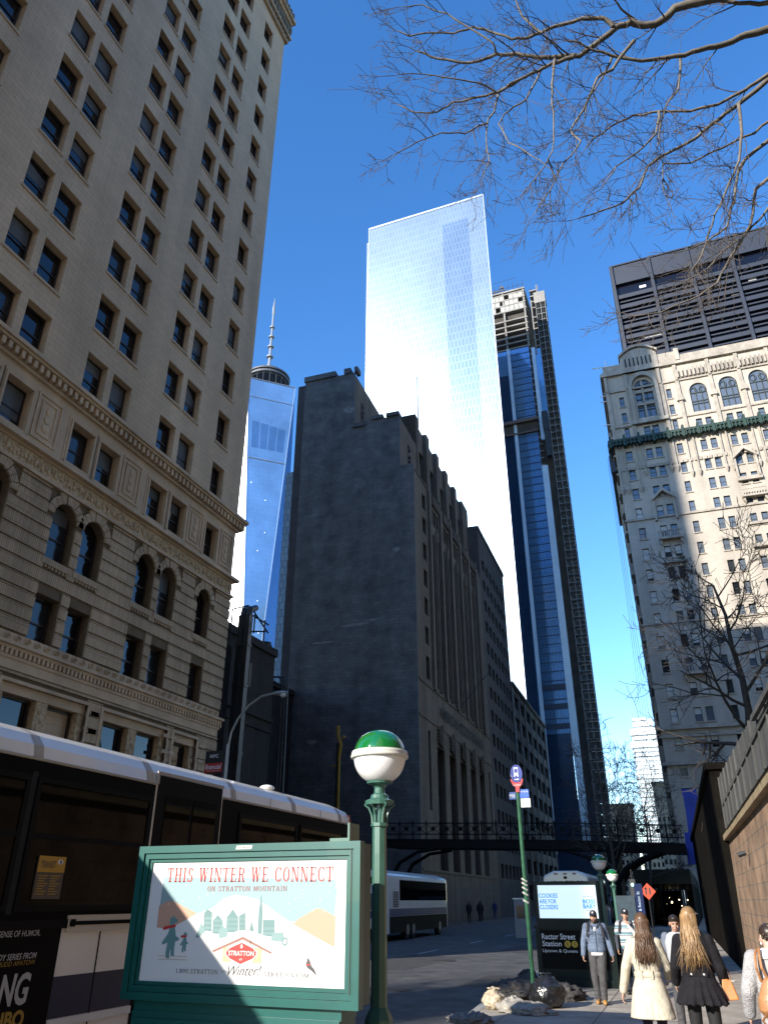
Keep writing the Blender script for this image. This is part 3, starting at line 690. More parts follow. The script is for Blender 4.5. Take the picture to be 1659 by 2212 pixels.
# tapering tower with the mast
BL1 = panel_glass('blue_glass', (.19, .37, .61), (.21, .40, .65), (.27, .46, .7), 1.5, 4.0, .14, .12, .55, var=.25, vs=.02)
BL2 = panel_glass('shade_glass', (.045, .11, .24), (.05, .125, .27), (.07, .15, .3), 1.5, 4.0, .12, .1, .5)  # same glass, with the shade put into a darker colour
BLW = mat('sunlit_glass', (.88, .9, .92), .5, metal=.3, spec=1)  # same glass, with the sun's glare put into a near-white colour
A = Vector((-308.21, 467.06, 0)); B = Vector((-276.85, 495.99, 0)); 
e = (B-A); Ls = e.length; e.normalize(); nrm = Vector((e.y, -e.x, 0))
cen = (A+B)/2 - nrm*Ls/2
top = [A, B, B-nrm*Ls, A-nrm*Ls]
hb = Ls*math.sqrt(2)/2*1.0
bot = [cen+nrm*hb, cen+e*hb, cen-nrm*hb, cen-e*hb]
t = thing('tapering_tower', 'blue glass tower tapering downward, crowned by a ring and a tall mast', 'skyscraper', (cen.x, cen.y, 0))
T3 = [(p-cen).to_3d()+Vector((0, 0, 417)) for p in top]; B3 = [(p-cen).to_3d()+Vector((0, 0, 57)) for p in bot]
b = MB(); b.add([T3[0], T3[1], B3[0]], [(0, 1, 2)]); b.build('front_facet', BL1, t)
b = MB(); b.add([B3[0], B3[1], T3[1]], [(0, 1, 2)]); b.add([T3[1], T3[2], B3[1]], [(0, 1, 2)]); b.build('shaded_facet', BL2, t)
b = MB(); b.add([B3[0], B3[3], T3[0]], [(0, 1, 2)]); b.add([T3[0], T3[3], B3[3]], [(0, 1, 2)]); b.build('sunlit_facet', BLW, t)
b = MB(); b.add(T3+[v+Vector((0, 0, .5)) for v in T3], [(4, 5, 6, 7)]); q = [v for v in B3]; b.add([(*v.xy, 0) for v in B3]+q, [(0, 1, 5, 4), (1, 2, 6, 5), (2, 3, 7, 6), (3, 0, 4, 7)]); b.build('base', BL2, t)
b = MB()
b.tube([T3[1], B3[0]], .55, 4); b.tube([T3[0], B3[0]], .4, 4); b.tube([T3[0], T3[1]], .9, 4)
f = lambda s_, k: T3[0].lerp(B3[0], k).lerp(T3[1].lerp(B3[0], k), s_)+nrm*.15
b.tube([f(0, .23), f(1, .23)], .55, 4); b.tube([f(0, .055), f(1, .055)], .4, 4); b.build('edge_trim', mat('pale_edge', (.62, .72, .82), .3, metal=.7), t)
b = MB(); rr = random.Random(5)
for g in range(4):
    b.cut()
    for i in range(8):
        s0 = .1+.21*g+.023*i; k0 = .125+.003*g; b.tube([f(s0, k0), f(s0, .2)], .11, 3)
b.build('louvre', mat('louvre_dark', (.07, .16, .33), .5), t)
RNG = mat('ring_steel', (.09, .10, .115), .6, metal=.2)
b = MB(); 
for z, r0, r1, h in ((431, 19, 20, 2.2), (434.5, 18.5, 20.5, 1.6), (438, 15, 17, 1.2)):
    b.lathe([(r0, z), (r1, z), (r1, z+h), (r0, z+h)], (0, 0, 0), 40)
for i in range(20): b.tube([(18.8*math.cos(i*.314), 18.8*math.sin(i*.314), 417), (18.8*math.cos(i*.314), 18.8*math.sin(i*.314), 438)], .3, 4)
b.lathe([(.1, 430), (18, 430), (18, 431), (.1, 431)], (0, 0, 0), 40); b.build('crown_ring', RNG, t)
b = MB(); pr = [(2.2, 417), (2.2, 424), (2.0, 433), (1.7, 441)]
b.tube([(0, 0, z) for r, z in pr], [r for r, z in pr], 8)
seg = [(1.5, 441), (1.4, 455), (1.25, 470), (1.1, 486), (1.0, 500), (1.0, 515), (1.5, 516), (1.4, 522), (.05, 536)]
b.tube([(0, 0, z) for r, z in seg], [r for r, z in seg], 8)
for z, r in ((433, 5.2), (435.5, 4.4), (449, 3.4), (461, 3.2), (473, 2.9), (485, 2.7), (497, 2.4)): b.lathe([(1, z), (r, z+.3), (r, z+1.5), (1, z+1.8)], (0, 0, 0), 12)
for a in range(3): b.tube([(15*math.cos(a*2.1+.4), 15*math.sin(a*2.1+.4), 421), (1.5*math.cos(a*2.1+.4), 1.5*math.sin(a*2.1+.4), 445)], .12, 4)
b.build('mast', mat('mast_steel', (.34, .35, .36), .45, metal=.5), t)
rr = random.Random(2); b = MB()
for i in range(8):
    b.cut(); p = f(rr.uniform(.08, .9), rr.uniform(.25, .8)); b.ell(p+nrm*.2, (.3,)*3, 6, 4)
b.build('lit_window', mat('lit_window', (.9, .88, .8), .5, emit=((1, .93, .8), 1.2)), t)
# dark-blue slab with a column of bright window slots
t = thing('glass_tower', 'narrow dark blue glass slab with a column of bright slots beside the blank wall', 'skyscraper', (-90, 150, 0))
b = MB(); b.box(5.3, 8.6, 0, 20, 0, 100.5); b.build('glass_wall', panel_glass('navy_glass', (.010, .026, .055), (.014, .034, .066), (.006, .014, .03), 1.2, 1.8, .1, .8, .0, spec=.05), t)
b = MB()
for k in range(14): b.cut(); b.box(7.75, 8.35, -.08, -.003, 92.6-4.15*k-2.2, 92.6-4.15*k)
b.build('slot_window', mat('slot_glow', (.85, .85, .85), .3, emit=((1, 1, 1), .35)), t)  # reflections on the slots done as a white glow
b = MB(); b.tube([(7.4, 1, 100), (7.4, 1, 107)], .2, 5); b.tube([(8.0, 1, 100), (8.0, 1, 105)], .14, 5); b.build('antenna', RNG, t)
# tower still under construction
BL3 = panel_glass('curtain_glass', (.14, .27, .44), (.16, .30, .48), (.02, .06, .17), 1.55, 3.9, .06, .06, .55, var=.3, vs=.012)
BL4 = panel_glass('curtain_glass_dark', (.012, .03, .075), (.016, .04, .09), (.03, .045, .07), 3.0, 3.9, .12, .1, .4)
FIN = mat('pale_fin', (.50, .60, .68), .4, metal=.3, var=.15, vs=.05)
CON = mat('raw_concrete', (.23, .22, .205), .85, var=.3, vs=.15); CON_D = mat('open_floor', (.06, .052, .046), .9, var=.4, vs=.2)
t = thing('unfinished_tower', 'blue glass tower under construction with bare concrete floors on top', 'skyscraper', (-42.5, 330, 0))
b = MB(); b.box(-33, -.6, 0, 45, 64, 268.5); b.build('glass_wall', BL3, t)
b = MB(); b.box(-33, -12.8, -.3, 0, 20, 252); b.box(-33, -.8, -.12, .2, 20, 64); b.build('dark_glass', BL4, t)
b = MB(); b.box(-12.4, -10.9, -.8, 0, 18, 268.8); b.cut(); b.box(.7, 2.5, -.6, 2.0, 208, 266.5); b.cut(); b.box(-.5, 2.4, -.7, 1.0, 20, 193); b.build('pale_fin', FIN, t)
b = MB(); b.box(2.5, 5.4, .6, 30, 214, 266); b.build('glass_strip', panel_glass('strip_glass', (.14, .34, .55), (.16, .37, .58), (.3, .45, .6), 1.5, 3.9, .1, .1, .5), t)
b = MB(); b.box(-.6, 6.6, 1.0, 44, 0, 268); b.build('core_strip', CON_D, t)
b = MB()
for k in range(50): b.box(-10.8, -.62, -.14, -.01, 66+4.05*k, 66.35+4.05*k)
for z in (65.9, 74.2, 82.6): b.box(-12.2, -.63, -.2, -.02, z, z+2.3)
b.build('floor_line', mat('floor_line_dark', (.01, .02, .05), .4), t)
b = MB()
for k in range(60):
    if 4.05*k < 200: b.cut(); b.box(-.7, 1.0, -.1, 1.2, 68+4.05*k, 68.5+4.05*k)
b.build('slab_end', CON, t)
b = MB()
for z in (268.6, 272.4, 276.2, 280.4, 284.4, 288.4, 295.2, 299.6, 303.6, 307.6): b.cut(); b.box(-33, .6 if z < 296 else .4, -.4, 44, z, z+.8); b.box(3.0, 6.8, .3, 40, z-1.2, z-.6)
for x in (-26, -12, -.4): b.cut(); b.box(x-.45, x+.45, -.1, .7, 268, 309.8)
b.cut(); b.box(3.0, 3.6, 0.2, 1, 262, 300); b.cut(); b.box(-33, .5, -.5, 44, 309.4, 310.4)
b.build('floor_slab', CON, t)
b = MB(); b.box(-33, -1.2, 2, 43, 268.8, 309.3); b.build('open_floor', CON_D, t)
b = MB(); rr = random.Random(8)
for z0, z1 in ((296.0, 299.5), (300.5, 303.5), (304.4, 307.5)):
    for j in range(12):
        if rr.random() < .8: b.cut(); b.box(-32+2.6*j, -29.6+2.6*j, -.25, .1, z0, z1)
b.build('tarpaulin', mat('tarpaulin', (.34, .33, .31), .8, var=.35, vs=.4), t)
b = MB()
for i in range(12):
    x = -30+2.7*i; b.tube([(x, 0, 310), (x, 0, 315.5+rr.uniform(-1, 1))], .13, 4)
b.tube([(-32, 0, 313), (.2, 0, 313)], .12, 4); b.tube([(-32, 0, 317.6), (-4, 0, 319)], .12, 4); b.box(-18, -10, -.3, .2, 311.6, 312.3); b.box(-13, -11, -.4, .4, 313.4, 315)
b.tube([(2.0, 6, 296), (3.2, 6, 314)], .2, 4); b.tube([(4.4, 6, 296), (3.2, 6, 314)], .2, 4); b.tube([(2.5, 6, 305), (4, 6, 305)], .15, 4)
b.build('guard_rail', mat('steel_dark', (.05, .05, .055), .6), t)
b = MB(); b.box(-33, .4, -2.2, 0.1, 219.8, 221.6); b.box(-33, .2, -1.2, .1, 213.6, 214.4); b.build('terrace', mat('terrace_soffit', (.12, .09, .08), .8), t)
b = MB(); b.box(-33, -.2, -.5, .2, 214.4, 219.8); b.build('terrace_void', CON_D, t)
b = MB(); b.box(-33, 7.5, .5, 40, 0, 38); b.build('podium', BL4, t)
# construction hoist tower on its right side
t = thing('construction_hoist', 'tall grey lattice hoist tower clamped to the unfinished glass tower', 'hoist', (-33.6, 327, 0))
LAT = mat('lattice_steel', (.17, .175, .175), .6, metal=.3, var=.3, vs=.2); b = MB()
for x in (-2.6, 0, 2.4):
    for y in (-2, 2): b.box(x-.14, x+.14, y-.14, y+.14, 0, 292)
d = MB()
for k in range(72):
    z = 4+4.0*k
    b.box(-2.8, 2.6, -2.2, 2.2, z, z+.3)
    for x0 in (-2.5, .1):
        d.box(x0+.1, x0+2.2, 1.6, 1.7, z+.5, z+3.6)
        d.box(x0+.9, x0+1.1, -2.1, -1.98, z+.3, z+4); d.box(x0+.1, x0+2.2, -2.1, -1.99, z+1.7, z+1.85)
b.build('lattice_frame', LAT, t); d.tube([(-.2, 1.65, 0), (-.2, 1.65, 292)], .06, 4); d.box(-2.6, 2.4, 1.62, 1.68, 3.9, 4.1); d.build('gate_mesh', mat('hoist_mesh', (.055, .06, .062), .8, var=.4, vs=.5), t)
b = MB(); b.box(-3.2, 2.8, -2.4, 2.4, 292, 299.5); b.tube([(-1.5, 0, 299), (-1.5, 0, 307)], .25, 4); b.tube([(-.8, 0, 299), (-.8, 0, 307)], .2, 4); b.build('head', CON, t)
b = MB(); b.box(-6.2, -3.4, -1.8, 1.5, 211, 222); b.box(-5.8, -3.6, -1.5, 1.2, 196, 211); b.build('hoist_car', BLACK, t)
# black steel slab tower
BS = mat('black_steel', (.017, .022, .036), .5, metal=.0, var=.12, vs=.3); BSD = mat('black_recess', (.003, .004, .010), .25, spec=.4)
t = thing('steel_tower', 'broad black steel office slab with deep horizontal bands, behind bare branches', 'skyscraper', (2.7, 200, 0))
b = MB(); b.box(.3, 100, .9, 50, 0, 186); b.build('glass_wall', BSD, t)
b = MB()
for k in range(14): b.cut(); b.box(.6, 100, -.1, 1.0, 173.5-4.1*k, 175.0-4.1*k); b.box(.6, 100, .35, 1.0, 172.2-4.1*k, 172.7-4.1*k)
b.cut(); b.box(.5, 100, -.2, 1.0, 179.6, 187); b.build('spandrel', BS, t)
b = MB()
for k in range(9): x = .0+11.7*k; b.cut(); b.box(x, x+.9, -.9, 1.0, 0, 187.3)
b.build('column', BS, t)
b = MB(); b.box(.3, 100, -.4, 50, 187.3, 187.8); b.box(-.1, .3, -.3, 50, 0, 187.5); b.build('roof_edge', BS, t)
b = MB()
for x, z, wd in ((6.5, 156.6, 5.2), (33, 165.2, 3.2), (38.6, 168.6, 2.2), (8, 176.8, 2)): b.cut(); b.box(x, x+wd, .86, .89, z, z+.9)
b.build('lit_ceiling', mat('lit_ceiling', (.6, .6, .62), .5, emit=((1, .98, .95), .25)), t)
# far stacked-balcony tower
t = thing('apartment_tower', 'distant pale glass apartment tower with stacked jutting balconies', 'skyscraper', (-34, 700, 0))
GL5 = panel_glass('pale_glass', (.42, .52, .58), (.48, .58, .63), (.6, .66, .7), 2.4, 3.4, .3, .3, .3); WB = mat('pale_slab', (.72, .73, .73), .7)
b = MB(); b.box(-6.5, 16, 0, 20, 0, 128); b.build('glass_wall', GL5, t)
rr = random.Random(6); b = MB(); c = MB(); d = MB()
for k in range(30):
    b.cut(); c.cut(); d.cut(); z = 24+3.6*k; a = rr.uniform(-1.6, 0); b.box(-6.6+a, 16, -.8-rr.random(), 20, z, z+.75)
    if k % 3 == 0: x = rr.uniform(-6, 10); c.box(x, x+rr.uniform(3, 7), -1.5, 0, z+.76, z+2.8); d.box(x, x+4, -1.7, -1.5, z-.1, z+.74)
for z0, z1, x0, x1 in ((118, 122, -8.2, 14), (124, 126.5, -6, 16), (128, 133, -7.2, 15), (135, 138, -4.5, 12.5), (140, 142, -4.4, 6.6)): b.cut(); b.box(x0, x1, -2, 18, z0, z1)
b.build('balcony_slab', WB, t); c.build('balcony_glass', GL5, t)
b = MB(); b.box(-3.6, 12, -.5, 16, 128, 141); b.build('penthouse', GL5, t)
# older sunlit buildings at the end of the street
OLD = mat('sunlit_stone', (.46, .38, .28), .85, var=.15, vs=.1)
for nm, lab, x0, x1, y, h in (('apartment_building', 'tall tan stone building glimpsed past the edge of the gothic block', -17.2, -11, 400, 51), ('apartment_building', 'cream stone building seen through twigs at the street end', -40, -28.2, 400, 42), ('apartment_building', 'low grey stone building closing the street under the footbridge', -28.0, -17.3, 430, 26)):
    t = thing(nm, lab, 'building', (x0, y, 0)); b = MB(); wd = x1-x0; op = []
    for k in range(int(h/3.6)-1):
        for j in range(int(wd/2)): op.append((.5+2*j, 1.5+2*j, 2+3.6*k, 4+3.6*k))
    facade(b, lambda u, v, d_: (u, d_, v), 0, wd, 0, h, op, .4); b.box(0, wd, .5, 14, 0, h); b.build('wall', OLD, t)
    b = MB()
    for o in op: b.cut(); b.quad((o[0], .35, o[2]), (o[1], .35, o[2]), (o[1], .35, o[3]), (o[0], .35, o[3]))
    b.build('window', GLASS_D, t); b = MB(); b.box(-.5, wd+.5, -.7, 14, h, h+.9); b.build('cornice', OLD, t)
# ---------------------------------------------------------------- gothic stone office building
GS = mat('pale_gothic_stone', (.44, .39, .325), .85, var=.12, vs=.25, streak=(.22, .5), brick=(1.1, .42, .008, (.41, .365, .305), (.31, .275, .225), .3))
GT = mat('pale_gothic_trim', (.37, .325, .27), .85, var=.25, vs=.8, streak=(.3, .6)); COPPER = mat('green_copper', (.010, .036, .027), .6, var=.4, vs=.8); GDK = mat('gothic_shadow', (.03, .03, .03), .9)
GW = mat('green_sash', (.03, .04, .035), .5)
GLB = mat('office_glass_bright', (.10, .12, .15), .06, spec=1.0)
gb = thing('gothic_building', 'ornate pale gothic stone office block with a green copper ledge', 'building', (-2.6, 110, 0), 2.1)
mg = lambda u, v, d: (u, d, v)
go = []; gs = []; FP = 3.385
gcols = [(1.55, .95, 1), (4.6, .95, 1), (6.05, .95, 1), (9.2, .85, 1), (12.65, .9, 1), (14.1, .9, 1), (17.0, .9, 1), (18.5, .9, 1), (21.55, .85, 1), (24.3, .9, 1), (25.8, .9, 1), (29, .9, 1)]
for k in range(20):
    z0 = 63.55-FP*k
    for x, wd, n in gcols:
        go.append((x, x+wd, z0, z0+1.85)); gs.append((x+wd/2, z0, wd, 1.85, 1, (.5,), .07))
for x in (1.95, 9.3):
    for z0 in (67.9, 70.8, 73.9): go.append((x, x+.75, z0, z0+1.9)); gs.append((x+.375, z0, .75, 1.9, 1, (.5,), .06))
for x in (4.9, 6.2): go.append((x, x+.95, 67.9, 69.5)); gs.append((x+.475, 67.9, .95, 1.6, 1, (.5,), .06))
for x in (12.7, 14.1, 17.2, 18.6, 21.7, 23.1): go.append((x, x+.9, 67.9, 69.3)); gs.append((x+.45, 67.9, .9, 1.4, 1, (.5,), .06))
big = [(12.7, 15.3, 70.6, 76.0), (17.1, 19.8, 70.6, 76.2), (21.5, 24.2, 70.6, 76.4), (4.55, 7.3, 71.2, 78.6)]
w = MB(); facade(w, mg, 0, 45, 0, 80.3, go+big, .35); w.box(0, 45, .38, 30, 0, 80.2)
w.quad((0, 0, 0), (0, 30, 0), (0, 30, 80), (0, 0, 80))
n = 10
for a, c, z0, z1 in big:
    r = (c-a)/2; m0 = (a+c)/2; zs = z1-r*1.05
    pts = [(m0+r*math.cos(math.pi*i/n), zs+r*1.05*math.sin(math.pi*i/n)) for i in range(n+1)]
    for i in range(n):
        (ua, va), (ub, vb) = pts[i], pts[i+1]; w.quad(mg(ua, va, -.002), mg(ub, vb, -.002), mg(ub, z1, -.002), mg(ua, z1, -.002)); w.quad(mg(ua, va, -.002), mg(ub, vb, -.002), mg(ub, vb, .35), mg(ua, va, .35))
w.build('wall', GS, gb)
b = MB(); g = MB()
for a, c, z0, z1 in big:
    b.cut(); g.cut(); g.quad(mg(a, z0, .3), mg(c, z0, .3), mg(c, z1, .3), mg(a, z1, .3)); m0 = (a+c)/2
    for x in (a+.06, a+(c-a)/3, a+2*(c-a)/3, c-.1): b.box(x-.06, x+.06, .16, .29, z0, z1-.5)
    for z in (z0+1.5, z0+2.0, z0+3.6): b.box(a, c, .18, .28, z, z+.14)
    for s_ in (-1, 1): b.tube([(m0+s_*.62+.45*math.cos(q_*.52), .22, z1-1.3+.55*math.sin(q_*.52)) for q_ in range(13)], .05, 4)
g.build('arched_glass', GLB, gb); b.build('tracery', GW, gb)
b = MB()
for z, h, d in ((53.1, .35, .22), (80.2, .5, .5), (80.7, .35, .35), (66.2, .25, .2), (69.9, .3, .2), (76.9, .3, .25), (22.0, .5, .45), (21.0, .3, .25), (36.6, .25, .18), (17.5, .45, .4)): b.box(-d, 45, -d, .1, z, z+h); b.box(-d, .05, .1, 30, z+.002, z+h-.002)
for x in (.0, 3.2, 8.35, 10.9, 15.9, 20.2, 24.7): b.box(x, x+.55, -.28, .05, 66.3, 80.1); b.box(x+.1, x+.45, -.45, .05, 77.0, 79.6)
for x in [11.3+.62*i for i in range(50)]: b.box(x, x+.3, -.5, .02, 77.4, 79.0)
for x in (10.6, 15.6, 20, 24.4): b.hexa([mg(x, 73, -.5), mg(x+1.1, 73, -.5), mg(x+1.1, 73, 0), mg(x, 73, 0), mg(x+.5, 75.2, -.3), mg(x+.6, 75.2, -.3), mg(x+.6, 75.2, 0), mg(x+.5, 75.2, 0)])
# raised corner pavilion with curved gable
b.prism([(3.1, 80.2), (8.9, 80.2), (8.9, 83.2), (8.2, 83.9), (7.2, 84.5), (6, 84.75), (4.8, 84.5), (3.8, 83.9), (3.1, 83.2)], mg, -.55, 1.2)
b.prism([(2.9, 83.4), (3.8, 84.1), (4.8, 84.72), (6, 84.98), (7.2, 84.72), (8.2, 84.1), (9.1, 83.4), (9.1, 83.8), (8.2, 84.5), (7.2, 85.1), (6, 85.4), (4.8, 85.1), (3.8, 84.5), (2.9, 83.8)], mg, -.85, 1.2)
b.box(0.1, 3.1, -.3, 1, 80.9, 82.3); b.box(8.9, 12, -.3, 1, 80.9, 82.8); b.box(11.6, 12.3, -.5, 1, 80.9, 83.2)
b.box(12.3, 45, -.25, .8, 80.9, 82.0)
r = 1.75; m0 = 5.92
for i in range(12):
    t0, t1 = math.pi*i/12, math.pi*(i+1)/12
    b.prism([(m0+r*math.cos(t0), 77+r*1.25*math.sin(t0)), (m0+(r+.55)*math.cos(t0), 77+(r+.55)*1.25*math.sin(t0)), (m0+(r+.55)*math.cos(t1), 77+(r+.55)*1.25*math.sin(t1)), (m0+r*math.cos(t1), 77+r*1.25*math.sin(t1))], mg, -.6, 0)
for x in (3.6, 7.7): b.box(x, x+.55, -.6, 0, 70.4, 77)
b.box(3.2, 8.8, -.7, 0, 69.9, 70.5)
for x in (5.62,): b.box(x, x+.3, -.1, .3, 71.2, 78.4)
for z in (73.6, 76.0): b.box(4.5, 7.4, -.05, .3, z, z+.6)
# balconies, gables, brackets
def gable(x0, x1, z):
    xm = (x0+x1)/2
    b.prism([(x0-.5, z), (xm, z+1.5), (x1+.5, z), (x1+.5, z+.4), (xm, z+2.0), (x0-.5, z+.4)], mg, -.7, 0)
    for x in (x0-.45, x1+.1): b.box(x, x+.3, -.5, 0, z-3.3, z+.2); b.prism([(x-.05, z+.2), (x+.35, z+.2), (x+.15, z+1.3)], mg, -.55, -.1)
    b.ell((xm, -.55, z+2.1), (.14, .14, .4), 6, 5)
def balcony(x0, x1, z):
    b.box(x0-.5, x1+.5, -.9, 0, z-.3, z); b.box(x0-.5, x1+.5, -.9, -.75, z+.85, z+1.05)
    x = x0-.45
    while x < x1+.4: b.box(x, x+.16, -.88, -.77, z, z+.85); x += .36
    for x in (x0-.4, x1+.1): b.prism([(x, z-.3), (x+.3, z-.3), (x+.3, z-1.2), (x, z-.7)], mg, -.6, 0)
gable(4.6, 7.0, 55.9); balcony(4.6, 7.0, 49.6); balcony(4.6, 7.0, 46.2) if False else None
b.box(4.1, 7.5, -.5, 0, 45.6, 46.1); gable(17.0, 19.4, 60.9); balcony(17.0, 19.4, 54.6); b.box(16.5, 19.9, -.5, 0, 57.2, 57.8); b.box(16.5, 19.9, -.4, 0, 50.0, 50.4); b.box(16.4, 20, -.6, 0, 46.4, 46.9); balcony(4.6, 7.0, 29.4); balcony(17, 19.4, 29.4)
for x in (.1, 1.0, 2.9, 3.9, 7.7, 8.6, 10.5, 11.6, 15.4, 16.3, 20.0, 21, 22.8, 23.8):     # pendant shafts under the copper ledge
    z = 61.3 if x < 9 and x > 3 else (58.6 if x < 3 else 60.0); b.box(x, x+.22, -.3, 0, z, 66.4); b.lathe([(.02, -.9), (.2, -.5), (.32, 0), (.2, .3)], (x+.11, -.2, z), 6)
for x in [0.1+.7*i for i in range(45)]: b.box(x, x+.4, -.22, 0, 61.9, 62.5)
for a, c, z0, z1 in [o for o in go]: b.box(a-.15, c+.15, -.14, .1, z0-.2, z0-.02)
# west-side bays standing proud
for k in range(20):
    for y in (3, 8, 13, 18, 23): b.box(-.5, 0, y, y+1.5, 5+FP*k, 7+FP*k)
    b.box(-.35, 0, .5, 30, 4.2+FP*k, 4.5+FP*k)
b.build('stone_trim', GT, gb)
b = MB()
b.box(-.9, 45, -.95, .0, 67.05, 67.45); b.box(-.7, 45, -.7, .0, 66.55, 67.05); b.box(-1.0, .0, .001, 30, 66.56, 67.44)
for x in [-.8+.55*i for i in range(84)]: b.box(x, x+.2, -1.05, -.2, 66.2, 67.0)
for x in [-.7+2.2*i for i in range(22)]: b.box(x, x+.35, -1.15, 0, 66.0, 68.0)
b.build('copper_ledge', COPPER, gb)
windows(gb, gs, lambda u, v: (u, .22, v), GW, [GLB, GLB, GLASS_D, GLASS_D2], 0, 100, blind=(.6, mat('pale_blind', (.55, .54, .5), .8), (.3, .5, .6, .1)), seed=11)
b = MB()
for k in range(3): b.cut(); b.box(3.6+1.6*k, 4.7+1.6*k, -.02, .1, 8, 15)
for x in (12.5, 17, 21.5): b.cut(); b.box(x, x+2.6, -.02, .1, 6, 16)
b.build('shop_window', GLASS_D, gb)
b = MB()
for i in range(7): b.box(3.75+.66*i, 4.0+.66*i, -.58, -.5, 81.2, 82.9)
b.build('gable_slot', GDK, gb)
# roof davits and hoist cables on its left edge
t = thing('roof_davit', 'white steel window-cleaning davit jutting from the gothic roof corner', 'davit', (-2.8, 110, 80.6))
b = MB(); b.tube([(-1.3, 0, 2.1), (3.0, 0, 1.7)], .11, 5); b.tube([(1.0, 0, 0), (1.0, 0, 3.2)], .09, 5); b.build('boom', WHITE_P, t)
b = MB()
for z in (-3.9, -5.0, -9.6): b.tube([(-.9, 0, z), (.4, 0, z)], .09, 5)
b.build('outrigger', WHITE_P, t)
t = thing('window_platform', 'dark hanging work platform on the side edge of the gothic block', 'platform', (-3.2, 110.6, 64.0))
b = MB(); b.box(-.5, .3, -.3, 3, 0, .2)
for z in (.6, 1.2): b.box(-.5, -.42, -.3, 3, z, z+.1)
b.box(-.5, .3, -.3, 3, -1.6, .0); b.box(-.35, -.05, 0, .4, .2, 1.9); b.build('deck', BLACK, t)
t = thing('hoist_cable', 'thin grey hoist cables hanging down beside the gothic block', 'cable', (-3.6, 111, 0))
for i in range(4):
    b = MB(); b.tube([(-.15*i, i*.5, 66), (-.25*i-.1, i*.5, 40), (-.55*i-.3, i*.5, 6)], .018, 4); b.build('cable', mat('cable_grey', (.12, .13, .15), .6), t)
# ---------------------------------------------------------------- retaining wall, hoarding, footbridge
wx = lambda y: 1.548-0.0336*y
SANDB = mat('sandstone_block', (.245, .155, .10), .9, var=.5, vs=1.3, bump=.9, bs=7, brick=(.55, .30, .016, (.21, .14, .09), (.19, .145, .105), .8))
t = thing('retaining_wall', 'tall brown sandstone block wall along the pavement, half in sun', 'wall', (0, 0, 0))
b = MB()
ys_ = [3+2.2*i for i in range(27)]
for a, c in zip(ys_, ys_[1:]): b.hexa([(wx(a), a, 0), (wx(a)+.7, a, 0), (wx(c)+.7, c, 0), (wx(c), c, 0), (wx(a)+.12, a, 3.38), (wx(a)+.7, a, 3.38), (wx(c)+.7, c, 3.38), (wx(c)+.12, c, 3.38)])
b.build('wall_blocks', SANDB, t)
b = MB(); b.hexa([(wx(3)-.02, 3, 3.38), (wx(3)+.8, 3, 3.38), (wx(60)+.8, 60, 3.38), (wx(60)-.02, 60, 3.38), (wx(3)-.02, 3, 3.52), (wx(3)+.8, 3, 3.52), (wx(60)+.8, 60, 3.52), (wx(60)-.02, 60, 3.52)]); b.build('coping', mat('coping_stone', (.26, .20, .12), .85, var=.3, vs=2), t)
b = MB(); b.tube([(wx(20.3)+.03, 20.3, 2.75), (wx(20.3)-.14, 20.3, 2.7)], .05, 8); b.build('weep_pipe', BLACK, t)
tz = lambda y: 4.36+.038*(y-11.6)
HOA = mat('weathered_plywood', (.062, .062, .06), .85, var=.25, vs=1.5, streak=(.45, 5.0))
t = thing('hoarding', 'weathered grey plywood hoarding standing on top of the sandstone wall', 'fence', (0, 0, 0))
for k in range(-6, 10):
    y0 = 11.7+1.22*k; y1 = y0+1.2; b = MB()
    b.hexa([(wx(y0)-.05, y0, 3.525), (wx(y0)+.0, y0, 3.525), (wx(y1)+.0, y1, 3.525), (wx(y1)-.05, y1, 3.525), (wx(y0)-.0, y0, tz(y0)), (wx(y0)+.05, y0, tz(y0)), (wx(y1)+.05, y1, tz(y1)), (wx(y1)-.0, y1, tz(y1))]); b.build('panel', HOA, t)
    b = MB(); b.hexa([(wx(y1)-.075, y1-.04, 3.525), (wx(y1)-.04, y1-.04, 3.525), (wx(y1)-.04, y1+.06, 3.525), (wx(y1)-.075, y1+.06, 3.525), (wx(y1)-.03, y1-.04, tz(y1)), (wx(y1)+.0, y1-.04, tz(y1)), (wx(y1)+.0, y1+.06, tz(y1)), (wx(y1)-.03, y1+.06, tz(y1))]); b.build('batten', HOA, t)
b = MB(); b.hexa([(wx(4)-.05, 4, tz(4)+.005), (wx(4)+.1, 4, tz(4)+.005), (wx(24)+.1, 24, tz(4)+.005), (wx(24)-.05, 24, tz(4)+.005), (wx(4)-.05, 4, tz(4)+.08), (wx(4)+.1, 4, tz(4)+.08), (wx(24)+.1, 24, tz(4)+.08), (wx(24)-.05, 24, tz(4)+.08)]); b.build('top_rail', HOA, t)
b = MB(); b.hexa([(wx(4)-.12, 4, 3.9), (wx(4)-.06, 4, 3.9), (wx(12.8)-.06, 12.8, 4.2), (wx(12.8)-.12, 12.8, 4.2), (wx(4)-.12, 4, 3.97), (wx(4)-.06, 4, 3.97), (wx(12.8)-.06, 12.8, 4.27), (wx(12.8)-.12, 12.8, 4.27)]); b.build('middle_rail', HOA, t)
t = thing('abutment', 'near-black stone abutment of the footbridge beyond the hoarding', 'wall', (0, 0, 0))
b = MB(); w_ = lambda y: wx(y)-.12
b.hexa([(w_(26.5), 26.5, 0), (4, 26.5, 0), (4, 60.5, 0), (w_(60.5), 60.5, 0), (w_(26.5)+.05, 26.5, 5.4), (4, 26.5, 5.4), (4, 60.5, 5.4), (w_(60.5)+.05, 60.5, 5.4)]); b.build('stone_face', mat('black_stone', (.009, .008, .007), .9, var=.4, vs=1.2, bump=.6, bs=6, spec=.02), t)  # near-black base colour, slightly mottled
